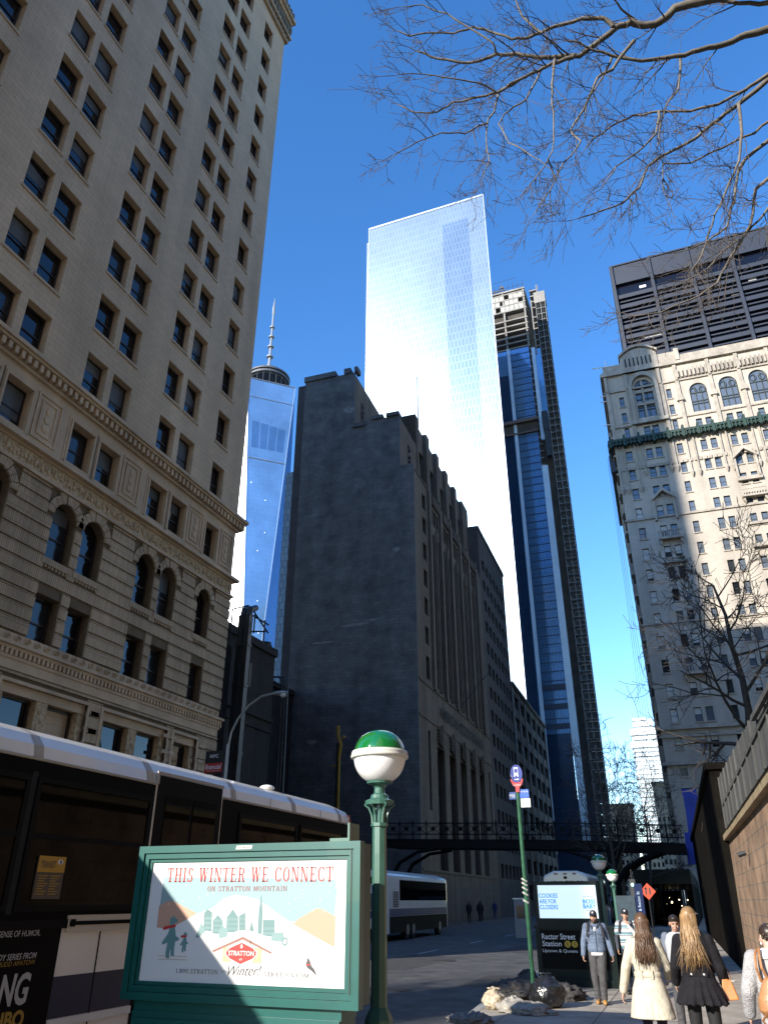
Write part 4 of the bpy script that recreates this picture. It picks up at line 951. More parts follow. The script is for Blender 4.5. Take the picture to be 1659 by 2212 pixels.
b = MB(); b.hexa([(w_(26.4)-.06, 26.4, 5.4), (4, 26.4, 5.4), (4, 60.6, 5.4), (w_(60.6)-.06, 60.6, 5.4), (w_(26.4)-.06, 26.4, 5.6), (4, 26.4, 5.6), (4, 60.6, 5.6), (w_(60.6)-.06, 60.6, 5.6)]); b.build('coping', mat('black_stone', (0, 0, 0)), t)
IRON = mat('bridge_iron', (.006, .006, .0065), .7, spec=.15, var=.2, vs=2)
t = thing('footbridge', 'dark iron footbridge with lattice railing spanning the street', 'bridge', (0, 60, 0))
zz = lambda x: 5.92 - .0286*(x+22.2) - (.0012*(x+13)**2 if x > -13 else 0)
xs = [-22.2+1.06*i for i in range(21)]
b = MB()
for a, c in zip(xs, xs[1:]): b.hexa([(a, -1.6, zz(a)-.55), (c, -1.6, zz(c)-.55), (c, 1.6, zz(c)-.55), (a, 1.6, zz(a)-.55), (a, -1.6, zz(a)), (c, -1.6, zz(c)), (c, 1.6, zz(c)), (a, 1.6, zz(a))])
b.build('deck', IRON, t)
b = MB()
for s in (-1.62,):
    for a, c in zip(xs, xs[1:]):
        for h in (.0, .35, 1.12): b.tube([(a, s, zz(a)+h+.02), (c, s, zz(c)+h+.02)], .035 if h else .02, 4)
        b.tube([(a, s, zz(a)), (a, s, zz(a)+1.3)], .05, 4)
        for i in range(6): x = a+(c-a)*i/6; b.tube([(x, s, zz(x)), (x, s, zz(x)+1.12)], .014, 4)
        b.tube([(a, s, zz(a)+.38), (c, s, zz(c)+1.1)], .018, 4); b.tube([(a, s, zz(a)+1.1), (c, s, zz(c)+.38)], .018, 4)
        b.ell(((a+c)/2, s, zz(a)+.73), (.16, .03, .16), 8, 6)
b.build('railing', IRON, t)
for s in (-1.5, 1.5):
    b = MB(); b.tube([(-21.9, s, 3.2), (-21.2, s, 4.3), (-19.8, s, 5.0), (-18, s, 5.2)], [.16, .14, .12, .1], 6); b.build('bracket', IRON, t)
    b = MB(); b.tube([(-5.6, s, 2.9), (-5.0, s, 3.7), (-3.9, s, 4.3), (-2.4, s, 4.75)], [.2, .17, .14, .1], 6); b.tube([(-6.0, s, 2.9), (-6.6, s, 3.8), (-7.6, s, 4.5), (-9.0, s, 4.9)], [.2, .17, .14, .1], 6); b.build('bracket', IRON, t)
b = MB(); b.box(-6.15, -5.45, -1.4, 1.4, 0, 5.3); b.build('pier', IRON, t)
t = thing('banner', 'long blue vertical banner with small white lines by the dark wall', 'banner', (-.4, 61.8, 0))
BLU = mat('banner_blue', (.02, .05, .42), .6, var=.1, vs=1); b = MB()
for i in range(12):
    z0 = 8.95-.41*i; x0 = -.3+.03*math.sin(i*.7)-(.04*i if i > 6 else 0); b.hexa([(x0, .02*math.sin(i), z0-.41), (x0+.98, .02*math.sin(i+.6), z0-.41), (x0+.98, .05+.02*math.sin(i+.6), z0-.41), (x0, .05+.02*math.sin(i), z0-.41), (x0+(.03 if i else 0), .02*math.sin(i-1), z0), (x0+.98, .02*math.sin(i-.4), z0), (x0+.98, .05+.02*math.sin(i-.4), z0), (x0+.03, .05+.02*math.sin(i-1), z0)])
b.build('cloth', BLU, t)
b = MB()
for r_ in (.18, .3, .42):
    b.tube([(.18+r_*math.cos(a*.22), -.05, 7.6+1.1*r_*math.sin(a*.22)+.4) for a in range(15)], .022, 4)
b.build('printed_mark', mat('banner_pale', (.10, .16, .6), .6), t)
b = MB()
for i, (z, wd) in enumerate(((7.0, .34), (6.85, .4), (6.7, .36), (6.35, .5), (6.2, .55), (5.6, .3), (5.25, .34), (4.9, .3))): b.box(.22, .22+wd, -.06, -.045, z, z+.06)
b.build('printed_lines', mat('banner_white', (.4, .42, .6), .6), t)
b = MB(); b.tube([(-.35, .05, 9.0), (1.0, .05, 9.0)], .04, 6); b.build('rod', BLACK, t)
# ---------------------------------------------------------------- street lamps and signs
t = thing('street_lamp', 'arched grey cobra-head street lamp on the far pavement', 'street lamp', (-18.95, 30, 0))
GALV = mat('galvanised_grey', (.30, .31, .31), .5, metal=.5)
b = MB(); b.tube([(0, 0, 0), (0, 0, 8.0)], [.11, .08], 8); b.build('pole', GALV, t)
b = MB(); b.tube([(0, 0, 7.9), (.1, 0, 8.5), (.4, 0, 9.1), (.9, 0, 9.65), (1.5, 0, 10.0), (2.1, 0, 10.08)], .05, 6); b.build('arm', GALV, t)
b = MB(); b.ell((2.45, 0, 10.07), (.42, .17, .1), 12, 8); b.build('lamp_head', GALV, t); b = MB(); b.ell((2.62, 0, 9.98), (.16, .13, .13), 10, 7); b.build('lens', mat('lamp_lens', (.5, .52, .55), .1, spec=.8), t)
t = thing('street_sign', 'black and red city sign fixed to the street lamp pole', 'sign', (-19.5, 29.9, 6.75))
b = MB(); b.box(-.48, .42, -.02, .02, 0, .98); b.build('board', mat('sign_black', (.015, .015, .017), .4), t)
b = MB(); b.box(-.48, .42, -.028, -.0205, .06, .46); b.build('red_band', mat('sign_red', (.42, .03, .025), .4), t)
SW = mat('sign_white', (.75, .75, .75), .5)
text('lettering', 'NYC', .42, .15, (-.03, -.0205, .68), (1, 0, 0), (0, 0, 1), SW, t, .004, .02, align='C')
text('lettering', 'financial', .82, .21, (-.03, -.0285, .2), (1, 0, 0), (0, 0, 1), SW, t, .004, .01, shear=.2, align='C')
text('lettering', 'Capital of the World', .62, .06, (-.03, -.0285, .1), (1, 0, 0), (0, 0, 1), SW, t, .004, align='C')
t = thing('lift_boom', 'yellow and black raised boom of a lift against the blank wall', 'boom lift', (-26.2, 58, 0))
YEL = mat('machine_yellow', (.35, .2, .015), .5, var=.2, vs=3)
b = MB(); b.box(-.16, .0, -.12, .12, 1.2, 13.2); b.build('mast', BLACK, t)
b = MB(); b.box(.01, .13, -.1, .1, 1.2, 12.4); b.tube([(.05, 0, 12.2), (.2, 0, 13.1), (-.08, 0, 13.7), (-.1, 0, 14.6)], .14, 6); b.ell((.42, 0, 13.66), (.16, .1, .16), 8, 6); b.tube([(.1, 0, 13.4), (.42, 0, 13.66)], .09, 6); b.box(-.6, .0, -.06, .06, 11.4, 11.5); b.build('boom_arm', YEL, t)
b = MB(); b.box(-1.8, 1.2, -.8, .8, .3, 1.6); b.build('chassis', YEL, t); b = MB()
for x in (-1.2, .7): b.cut() if False else None; b.tube([(x, -.9, .4), (x, .9, .4)], .4, 14)
b.build('wheel_rim', BLACK, t)
# near subway lamp
GRN = mat('subway_green', (.045, .125, .095), .35, var=.15, vs=6, coat=.3); GRND = mat('frame_green', (.005, .085, .073), .35, var=.12, vs=5, coat=.2)
OPAL = mat('opal_glass', (.85, .85, .84), .25, spec=.6, coat=.4); GDOME = mat('green_dome', (.008, .14, .025), .06, spec=.8, coat=1.0)
def subway_lamp(loc, lab, group=None, sc=1.0):
    t = thing('subway_lamp', lab, 'street lamp', loc, group=group, scale=sc)
    b = MB(); n = 8
    b.lathe([(.15, 0), (.15, .25), (.10, .32), (.085, .95), (.105, .98), (.105, 1.02), (.085, 1.06), (.062, 1.10), (.056, 2.33), (.07, 2.335), (.07, 2.36), (.05, 2.37)], (0, 0, 0), n, math.pi/8); b.build('post', GRN, t)
    b = MB(); b.lathe([(.05, 2.36), (.05, 2.5), (.115, 2.5), (.12, 2.53), (.075, 2.55), (.07, 2.575), (.045, 2.59), (.042, 2.63), (.06, 2.655), (.105, 2.665), (.108, 2.68), (.06, 2.685)], (0, 0, 0), 16); b.build('capital', GRN, t)
    for i in range(6):
        a = math.pi/3*i+.3; b = MB(); c, s_ = math.cos(a), math.sin(a)
        b.tube([(.055*c, .055*s_, 2.36), (.062*c, .062*s_, 2.42), (.085*c, .085*s_, 2.475), (.118*c, .118*s_, 2.5), (.105*c, .105*s_, 2.515)], .011, 5); b.build('scroll_bracket', GRN, t)
    cz_, r = 2.875, .218
    b = MB(); b.lathe([(.095, 2.68)]+[(r*math.cos(a), cz_+r*math.sin(a)) for a in [R(q) for q in range(-60, 1, 6)]]+[(r-.01, cz_+.02)], (0, 0, 0), 40); b.build('globe', OPAL, t, True)
    b = MB(); b.lathe([(r-.005, cz_-.012), (r+.022, cz_-.008), (r+.026, cz_+.01), (r+.016, cz_+.02), (r+.02, cz_+.03), (r+.014, cz_+.048), (r-.01, cz_+.052)], (0, 0, 0), 40); b.build('globe_band', mat('globe_band', (.62, .60, .54), .45), t, True)
    b = MB(); b.lathe([((r-.004)*math.cos(R(q)), cz_+.045+(r-.035)*math.sin(R(q))) for q in range(0, 90, 6)]+[(.004, cz_+.045+r-.035)], (0, 0, 0), 40); b.build('dome', GDOME, t, True)
    return t
subway_lamp((-2.105, 5.394, .234), 'green-domed white globe lamp on a green post beside the ski advertisement', None, .87)
# near advertisement box on the subway entrance
t = thing('advertisement_box', 'green framed advertisement box with a ski resort poster', 'billboard', (-2.758, 4.698, .234), scale=.87)
mo = lambda x, y, z: (x+3.17, y-5.4, z)
def ob(b, x0, x1, y0, y1, z0, z1): b.box(x0+3.17, x1+3.17, y0-5.4, y1-5.4, z0, z1)
b = MB(); ob(b, -4.09, -2.26, 5.41, 5.62, 1.18, 2.165); b.build('case', mat('case_side', (.02, .06, .05), .4), t)
b = MB()
for a, d, y0 in ((.0, .05, 5.36), (.052, .09, 5.375), (.092, .115, 5.39)):
    L_, R_, T_, B_ = -4.10+a, -2.235-a, 2.175-a, 1.165+a; q = d-a
    ob(b, L_, L_+q, y0, 5.44, B_, T_); ob(b, R_-q, R_, y0, 5.44, B_, T_); ob(b, L_+q, R_-q, y0, 5.44, T_-q, T_); ob(b, L_+q, R_-q, y0, 5.44, B_, B_+q)
b.build('frame', GRND, t)
b = MB(); ob(b, -2.30, -2.295, 5.352, 5.36, 1.25, 2.12); b.build('gasket_edge', mat('gasket', (.05, .045, .04), .8), t)
b = MB(); ob(b, -3.99, -2.345, 5.402, 5.409, 1.275, 2.065); b.build('poster_paper', mat('poster_paper', (.70, .69, .665), .55, var=.03, vs=2), t)
lay = [0]
def flat(nm, polys, m, off, split=True):
    b = MB()
    for p in polys: (b.cut() if split else None); b.prism([(x+3.17, z) for x, z in p], lambda u, v, d: (u, d, v), .0025, .002-off*.0002-.0003)
    b.build(nm, m, t)
TEAL = mat('print_teal', srgb(134, 162, 165), .55); PEACH = mat('print_peach', srgb(190, 148, 124), .55); HOUSE = mat('print_grey_green', srgb(98, 130, 130), .55); HOUSE2 = mat('print_pale_green', srgb(120, 148, 148), .55)
RED = mat('print_red', srgb(180, 44, 42), .5); MAR = mat('print_maroon', srgb(150, 70, 75), .55); INK = mat('print_ink', srgb(70, 66, 66), .55); PAPER = mat('print_white', (.70, .69, .665), .55); BEAR = mat('print_bear', srgb(96, 135, 133), .55); TAN = mat('print_tan', srgb(190, 160, 130), .55)
flat('printed_sky_panel', [[(-3.88, 1.70), (-3.875, 1.958), (-3.6, 1.952), (-3.2, 1.948), (-2.8, 1.942), (-2.44, 1.93), (-2.425, 1.86), (-2.435, 1.74), (-2.43, 1.66)]], TEAL, 1)
flat('printed_hill', [[(-3.885, 1.62), (-3.885, 1.765), (-3.81, 1.80), (-3.76, 1.795), (-3.55, 1.715), (-3.5, 1.60)], [(-2.80, 1.62), (-2.72, 1.68), (-2.58, 1.75), (-2.53, 1.745), (-2.43, 1.70), (-2.43, 1.52), (-2.55, 1.55)]], PEACH, 2)
flat('printed_snow_slope', [[(-3.9, 1.44), (-3.9, 1.60), (-3.72, 1.635), (-3.55, 1.71), (-3.42, 1.75), (-3.33, 1.81), (-3.24, 1.836), (-3.14, 1.825), (-3.03, 1.80), (-2.93, 1.745), (-2.76, 1.655), (-2.6, 1.585), (-2.42, 1.51), (-2.42, 1.44)]], PAPER, 3)
H_ = [[(-3.479, 1.60), (-3.485, 1.722), (-3.458, 1.742), (-3.417, 1.723), (-3.407, 1.60)], [(-3.401, 1.585), (-3.405, 1.669), (-3.368, 1.707), (-3.32, 1.67), (-3.31, 1.585)], [(-3.287, 1.596), (-3.292, 1.691), (-3.246, 1.745), (-3.195, 1.692), (-3.187, 1.596)], [(-3.183, 1.598), (-3.19, 1.702), (-3.14, 1.724), (-3.126, 1.598)], [(-3.03, 1.588), (-3.033, 1.735), (-3.02, 1.842), (-3.0, 1.735), (-2.994, 1.589)], [(-2.989, 1.58), (-2.992, 1.677), (-2.899, 1.678), (-2.888, 1.57)], [(-3.106, 1.59), (-3.081, 1.672), (-3.055, 1.59)]]
flat('printed_town', H_, HOUSE, 4)
flat('printed_cottage', [[(-3.344, 1.552), (-3.348, 1.611), (-3.318, 1.638), (-3.275, 1.612), (-3.27, 1.552)], [(-2.92, 1.549), (-2.91, 1.6), (-2.824, 1.601), (-2.81, 1.54)], [(-3.54, 1.56), (-3.50, 1.66), (-3.46, 1.60), (-3.42, 1.56)]], HOUSE2, 5)
wn = []
for p in H_[:4]+H_[5:6]:
    grp = []; wn.append(grp); xa = min(q[0] for q in p)+.014; xb = max(q[0] for q in p)-.012; za = min(q[1] for q in p)+.015
    for i in range(5):
        for j in range(3):
            x = xa+(xb-xa-.008)*i/4; z = za+.03*j
            if z < max(q[1] for q in p)-.045: grp.append([(x, z), (x+.009, z), (x+.009, z+.016), (x, z+.016)])
for grp in wn: flat('printed_window_print', grp, HOUSE2, 6, False)
flat('printed_snow_drift', [[(-3.52, 1.50), (-3.50, 1.57), (-3.45, 1.605), (-3.38, 1.585), (-3.33, 1.555), (-3.27, 1.57), (-3.2, 1.605), (-3.1, 1.612), (-3.02, 1.59), (-2.94, 1.55), (-2.86, 1.535), (-2.8, 1.5)]], PAPER, 6.5)
flat('printed_wheel_ring', [[(-2.81+.024*math.cos(a*.4), 1.545+.027*math.sin(a*.4)) for a in range(16)]], HOUSE, 7); flat('printed_wheel_hub', [[(-2.81+.013*math.cos(a*.4), 1.545+.015*math.sin(a*.4)) for a in range(16)]], PAPER, 8)
flat('printed_lamp_post', [[(-3.083, 1.52), (-3.083, 1.73), (-3.078, 1.73), (-3.078, 1.52)]], HOUSE, 8)
flat('lodge_emblem_roof', [[(-3.388, 1.482), (-3.145, 1.572), (-2.905, 1.478), (-2.915, 1.468), (-3.145, 1.552), (-3.375, 1.47)]], mat('print_brown', srgb(140, 100, 90), .55), 8)
flat('lodge_emblem_pillar', [[(-3.30, 1.415), (-3.30, 1.50), (-3.235, 1.51), (-3.235, 1.41)], [(-3.055, 1.41), (-3.055, 1.51), (-2.985, 1.495), (-2.985, 1.412)]], TAN, 8.5)
hx = lambda s_: [(-3.15+.12*s_*x, 1.468+.066*s_*z) for x, z in ((-1, 0.15), (-.75, .5), (0, 1), (.75, .5), (1, .15), (1, -.15), (.75, -.5), (0, -1), (-.75, -.5), (-1, -.15))]
flat('emblem_rim', [hx(1.07)], PAPER, 9); flat('emblem_badge', [hx(1.0)], RED, 10)
flat('emblem_tree_print', [[(-3.162, 1.505), (-3.15, 1.528), (-3.138, 1.505)], [(-3.153, 1.497), (-3.153, 1.506), (-3.147, 1.506), (-3.147, 1.497)]], PAPER, 11)
PL = lambda x, z, o=.0008: (x+3.17, -o, z)
text('lettering', 'STRATTON', .205, .03, PL(-3.15, 1.453), (1, 0, 0), (0, 0, 1), PAPER, t, 0, .015, align='C'); text('lettering', 'VT', .026, .013, PL(-3.15, 1.423), (1, 0, 0), (0, 0, 1), PAPER, t, 0, .01, align='C')
b = MB(); slab(b, 'THIS WINTER WE CONNECT', PL(-3.842, 1.924), (1, 0, -.004), (0, 0, 1), .096, 1.385, 0); b.build('headline_lettering', RED, t)
b = MB(); slab(b, 'ON STRATTON MOUNTAIN', PL(-3.475, 1.86), (1, 0, 0), (0, 0, 1), .033, .66, 0, stem=.16); b.build('headline_lettering', MAR, t)
b = MB(); slab(b, '1.800.STRATTON', PL(-3.675, 1.336), (1, 0, 0), (0, 0, 1), .028, .35, 0, stem=.17); b.build('footer_lettering', INK, t)
b = MB(); slab(b, 'STRATTON.COM', PL(-2.96, 1.333), (1, 0, 0), (0, 0, 1), .028, .34, 0, stem=.17); b.build('footer_lettering', INK, t)
text('footer_lettering', 'Winter!', .265, .062, PL(-3.245, 1.33), (1, 0, .03), (0, 0, 1), INK, t, 0, -.005, shear=.45); text('footer_lettering', "LET'S", .05, .014, PL(-3.30, 1.348), (1, 0, 0), (0, 0, 1), HOUSE2, t, 0)
def bear(nm, x, z, h):
    P = [(-.10, 0), (-.13, .12), (-.10, .35), (-.24, .30), (-.28, .34), (-.12, .55), (-.07, .72), (-.10, .82), (-.09, .93), (-.05, .90), (.0, .97), (.05, .93), (.04, .90), (.14, .88), (.13, .82), (.03, .78), (.08, .68), (.13, .5), (.24, .45), (.22, .40), (.13, .38), (.12, .2), (.14, .05), (.04, .05), (.02, .22), (-.01, .1), (.0, 0)]
    flat(nm, [[(x+p[0]*h, z+p[1]*h) for p in P]], BEAR, 9)
bear('printed_bear', -3.745, 1.425, .285); bear('printed_bear', -3.628, 1.465, .135)
flat('printed_scarf', [[(-3.83, 1.618), (-3.81, 1.63), (-3.72, 1.642), (-3.718, 1.625), (-3.76, 1.618), (-3.82, 1.604)], [(-3.665, 1.562), (-3.66, 1.573), (-3.615, 1.574), (-3.612, 1.563), (-3.655, 1.556)]], RED, 11)
flat('printed_ski', [[(-3.845, 1.438), (-3.845, 1.442), (-3.6, 1.442), (-3.6, 1.438)], [(-3.835, 1.416), (-3.835, 1.42), (-3.595, 1.42), (-3.595, 1.416)]], TAN, 8)
flat('printed_bird', [[(-2.643, 1.412), (-2.632, 1.44), (-2.637, 1.455), (-2.62, 1.445), (-2.608, 1.425), (-2.60, 1.405), (-2.578, 1.386), (-2.553, 1.345), (-2.60, 1.377), (-2.63, 1.392)]], INK, 9); flat('printed_bird_scarf_print', [[(-2.64, 1.413), (-2.61, 1.418), (-2.608, 1.41), (-2.638, 1.405)]], RED, 10)
rr = random.Random(1); dots = []
for i in range(46):
    x = rr.uniform(-3.85, -2.47); z = rr.uniform(1.73, 1.93)
    if z > 1.84-.5*abs(x+3.2)+.0 and not (1.855 < z < 1.9 and -3.5 < x < -2.8): dots.append([(x, z), (x+.004, z+.004), (x+.008, z), (x+.004, z-.004)])
flat('printed_snow_dot_pattern', dots, PAPER, 4, False)
b = MB(); b.prism([(-3.235+3.17, 2.138), (-3.23+3.17, 2.162), (-3.096+3.17, 2.162), (-3.103+3.17, 2.138)], lambda u, v, d: (u, d, v), -.044, -.0405); b.build('maker_plate', WHITE_P, t)
text('plate_lettering', 'OUTFRONT', .11, .013, (-3.165+3.17, -.0445, 2.143), (1, 0, 0), (0, 0, 1), INK, t, .001, .02, align='C')
b = MB(); ob(b, -2.5, -2.36, 5.42, 5.6, 2.175, 2.2); ob(b, -2.36, -2.345, 5.42, 5.6, 2.175, 2.3); b.build('lamp_bracket', GRN, t)
b = MB(); ob(b, -4.0, -2.37, 5.40, 5.66, 1.1, 1.165); b.hexa([mo(-4.0, 5.36, -.268), mo(-2.36, 5.36, -.268), mo(-2.36, 5.7, -.268), mo(-4.0, 5.7, -.268), mo(-4.0, 5.39, 1.1), mo(-2.38, 5.39, 1.1), mo(-2.38, 5.66, 1.1), mo(-4.0, 5.66, 1.1)])
ob(b, -3.98, -2.38, 5.37, 5.385, .98, 1.06); b.build('lower_cabinet', GRND, t)
# bus stop pole and its plates
BS_B = mat('sign_blue', (.004, .028, .27), .4); BS_R = mat('sign_red_bright', (.62, .03, .035), .4); SG = mat('pole_green', (.028, .125, .062), .45, var=.3, vs=9)
t = thing('bus_stop_sign', 'tall green bus stop pole with round blue sign and route plates', 'bus stop', (-3.78, 18.5, 0))
b = MB(); b.tube([(0.02, 0, -.0), (0, 0, 4.05)], .045, 10); b.build('pole', SG, t)
b = MB(); b.prism([(.14*math.cos(R(q))+.01, 4.44+.2*math.sin(R(q))) for q in range(0, 360, 12)], lambda u, v, d: (u, d, v), -.06, -.045); b.build('roundel', BS_B, t)
b = MB(); b.prism([(-.14, 4.30), (-.12, 4.33), (-.06, 4.25), (.02, 4.235), (.09, 4.25), (.14, 4.33), (.16, 4.30), (.12, 4.19), (.06, 4.14), (.05, 4.03), (-.03, 4.03), (-.03, 4.14), (-.09, 4.19)], lambda u, v, d: (u, d, v), -.067, -.0605); b.build('red_crescent', BS_R, t)
b = MB(); b.box(-.045, .055, -.068, -.061, 4.40, 4.58); b.box(-.05, -.02, -.068, -.061, 4.37, 4.40); b.box(.03, .06, -.068, -.061, 4.37, 4.40); b.build('bus_symbol_print', SW, t)
b = MB(); b.box(-.032, .042, -.072, -.0685, 4.46, 4.545); b.build('bus_symbol_window_print', BS_B, t)
b = MB(); b.prism([(-.04, 4.30), (.03, 4.30), (.03, 4.285), (.075, 4.31), (.03, 4.335), (.03, 4.32), (-.04, 4.32)], lambda u, v, d: (u, d, v), -.074, -.0685); b.tube([(-.115, -.066, 4.42), (-.115, -.066, 4.38), (-.09, -.066, 4.36)], .006, 4); b.build('arrow_print', SW, t)
text('lettering', 'NO STANDING', .17, .028, (.01, -.0675, 4.17), (1, 0, 0), (0, 0, 1), SW, t, .002, .01, align='C')
b = MB(); b.box(-.2, -.045, -.03, -.01, 3.88, 4.04); b.build('route_plate', mat('route_blue', (.02, .07, .30), .4), t); text('lettering', 'M55', .125, .075, (-.19, -.031, 3.92), (1, 0, 0), (0, 0, 1), SW, t, .002, .01)
b = MB(); b.box(.05, .26, -.03, -.01, 3.90, 4.09); b.build('route_plate', mat('route_blue_bright', (.015, .10, .52), .4), t); text('lettering', 'M1 M2 M6', .17, .035, (.155, -.031, 4.02), (1, 0, 0), (0, 0, 1), SW, t, .002, .01, align='C')
b = MB(); b.box(.06, .28, -.032, -.012, 3.70, 3.89); b.build('stop_plate', WHITE_P, t); text('lettering', 'Trinity Pl &\nRector St', .15, .075, (.08, -.033, 3.77), (1, 0, 0), (0, 0, 1), INK, t, .002)
b = MB()
for i, z in enumerate((2.2, 2.12, 2.03, 1.93, 1.78)): b.tube([(-.05, -.03, z+.03), (0, -.055, z), (.055, -.02, z-.03)], .02, 5)
b.build('tape', mat('white_tape', (.6, .58, .52), .7), t)
# second subway entrance
KG = mat('kiosk_green', (.003, .010, .009), .4, var=.3, vs=3, spec=.2)
t = thing('subway_entrance', 'dark green subway entrance with black station sign and lit poster', 'subway entrance', (-3.2, 21, 0))
q = lambda b, x0, x1, y0, y1, z0, z1: b.box(x0+3.2, x1+3.2, y0-21, y1-21, z0, z1)
b = MB(); q(b, -4.11, -2.27, 21, 21.12, 0, 1.22); q(b, -4.14, -2.24, 20.96, 21.15, 1.2, 1.26); q(b, -4.14, -2.24, 20.95, 21.15, 0, .16); q(b, -4.11, -4.0, 20.97, 21, .16, 1.2); q(b, -2.38, -2.27, 20.97, 21, .16, 1.2); b.build('front_panel', KG, t)
b = MB(); q(b, -4.06, -3.98, 20.96, 21.2, 1.26, 2.22); q(b, -2.57, -2.49, 20.96, 21.2, 1.26, 2.22); q(b, -3.98, -2.57, 20.96, 21.2, 2.14, 2.22); q(b, -3.98, -2.57, 20.96, 21.2, 1.26, 1.41); q(b, -3.98, -2.57, 21.02, 21.2, 1.41, 2.14); b.build('poster_frame', KG, t)
b = MB(); q(b, -3.985, -2.565, 21.0, 21.015, 1.415, 2.135); b.build('poster', mat('lit_poster', (.55, .66, .72), .4, emit=((.62, .80, .92), .42)), t)
CB = mat('poster_blue', (.03, .28, .62), .5, emit=((.02, .3, .75), .25))
for i, (s, w_) in enumerate((('COOKIES', .46), ('ARE FOR', .42), ('CLOSERS', .45))): text('poster_lettering', s, w_, .1, (-3.96+3.2, -.003, 1.855-.125*i), (1, 0, 0), (0, 0, 1), CB, t, .003, .02)
for i, s in enumerate(('BOSS', 'BABY')): text('poster_lettering', s, .30, .095, (-2.76+3.2, -.003, 1.73-.105*i), (1, 0, 0), (0, 0, 1), CB, t, .003, .03, align='C')
text('poster_lettering', 'ALEC BALDWIN', .28, .025, (-2.76+3.2, -.003, 1.875), (1, 0, 0), (0, 0, 1), INK, t, .003, align='C'); text('poster_lettering', 'MARCH 31', .19, .025, (-2.75+3.2, -.003, 1.575), (1, 0, 0), (0, 0, 1), INK, t, .003, align='C')
b = MB(); q(b, -4.0, -2.4, 20.985, 20.999, .36, 1.16); b.build('station_sign', mat('station_black', (.002, .002, .002), .5, spec=.1), t)
text('sign_lettering', 'Rector Street', .80, .125, (-3.97+3.2, -.016, .965), (1, 0, 0), (0, 0, 1), SW, t, .002, .012); text('sign_lettering', 'Station', .46, .115, (-3.97+3.2, -.016, .82), (1, 0, 0), (0, 0, 1), SW, t, .002, .012)
text('sign_lettering', 'Uptown & Queens', .83, .09, (-3.975+3.2, -.016, .675), (1, 0, 0), (0, 0, 1), SW, t, .002, .006)
for x, c in ((-3.365, 'R'), (-3.20, 'W')):
    b = MB(); b.prism([(x+3.2+.072*math.cos(R(a)), .872+.072*math.sin(R(a))) for a in range(0, 360, 15)], lambda u, v, d: (u, d, v), -.02, -.0165); b.build('route_disc', mat('route_yellow', (.55, .36, .02), .5), t)
    text('sign_lettering', c, .05, .075, (x+3.2, -.0205, .835), (1, 0, 0), (0, 0, 1), BLACK, t, .002, .01, align='C')
b = MB()
for x in (-4.08, -2.3):
    for y in range(7): q(b, x, x+.05, 21.3+.7*y, 21.35+.7*y, 0, 1.1)
    q(b, x, x+.05, 21.15, 25.9, 1.1, 1.16); q(b, x, x+.04, 21.15, 25.9, .3, .35)
    for y in range(40): q(b, x+.01, x+.03, 21.3+.115*y, 21.32+.115*y, .3, 1.1)
b.build('railing_frame', KG, t)
subway_lamp((-3.0, 26.0, -.05), 'green-domed white globe lamp at the far subway entrance, the higher of the two', 'globe lamps at the far entrance'); subway_lamp((-3.42, 33.5, -.22), 'green-domed white globe lamp at the far subway entrance, the lower, smaller one', 'globe lamps at the far entrance')
t = thing('information_post', 'blue illuminated information post with a map panel beyond the subway entrance', 'sign', (-2.6, 33, 0))
b = MB(); b.box(-.03, .26, 0, .2, 0, 2.36); b.build('post', mat('info_blue', (.004, .012, .06), .4, spec=.2), t); b = MB(); b.box(-.75, -.06, .02, .12, .4, 1.96); b.build('map_panel', mat('info_panel', (.012, .03, .045), .4, var=.5, vs=4), t)
text('lettering', 'Trinity Pl & Rector St', 1.2, .13, (.17, -.001, .9), (0, 0, 1), (-1, 0, 0), mat('pale_letter', (.4, .5, .6), .5), t, .002)
t = thing('road_work_sign', 'orange diamond road work sign among the dark shapes down the street', 'sign', (-2.6, 40, 0))
b = MB(); b.prism([(-.34, 2.16), (0, 2.5), (.34, 2.16), (0, 1.82)], lambda u, v, d: (u, d, v), 0, .03); b.build('board', mat('sign_orange', (.5, .045, .01), .6), t)
b = MB(); b.box(-.12, -.06, -.012, -.001, 2.03, 2.3); b.box(.05, .11, -.012, -.001, 2.03, 2.3); b.prism([(-.16, 2.26), (-.09, 2.36), (-.02, 2.26)], lambda u, v, d: (u, d, v), -.012, -.001); b.build('symbol_print', BLACK, t)
b = MB(); b.tube([(0, .05, 0), (0, .05, 2.0)], .03, 6); b.build('post', BLACK, t)
t = thing('sidewalk_shed', 'dark green sidewalk shed across the pavement beyond the footbridge', 'scaffold', (-3.6, 70, 0))
b = MB(); b.box(-1.9, 2.4, 0, 42, 2.95, 4.0); b.build('parapet', KG, t)
b = MB(); b.box(-1.85, -1.8, .2, 42, 0, 2.9); b.box(2.3, 2.38, .2, 42, 0, 2.9); b.box(-1.8, .4, 40, 40.1, 0, 2.9); b.build('filler_boards', mat('shed_boards', (.006, .010, .009), .8, spec=.1), t); b = MB()  # boards added to keep the space under the shed dark
for x in (-1.6, 0, 1.5):
    for y in (0, 6, 12): b.cut(); b.box(x-.06, x+.06, y, y+.12, 0, 2.95)
b.build('post', IRON, t); b = MB(); rr = random.Random(3)
for i in range(7): b.cut(); b.ell((rr.uniform(-1.2, 1.6), 30+rr.random(), rr.uniform(1.2, 2.2)), (.09, .03, .05), 8, 6)
b.build('work_light', mat('work_light', (.9, .8, .6), .4, emit=((1, .82, .5), 3)), t)
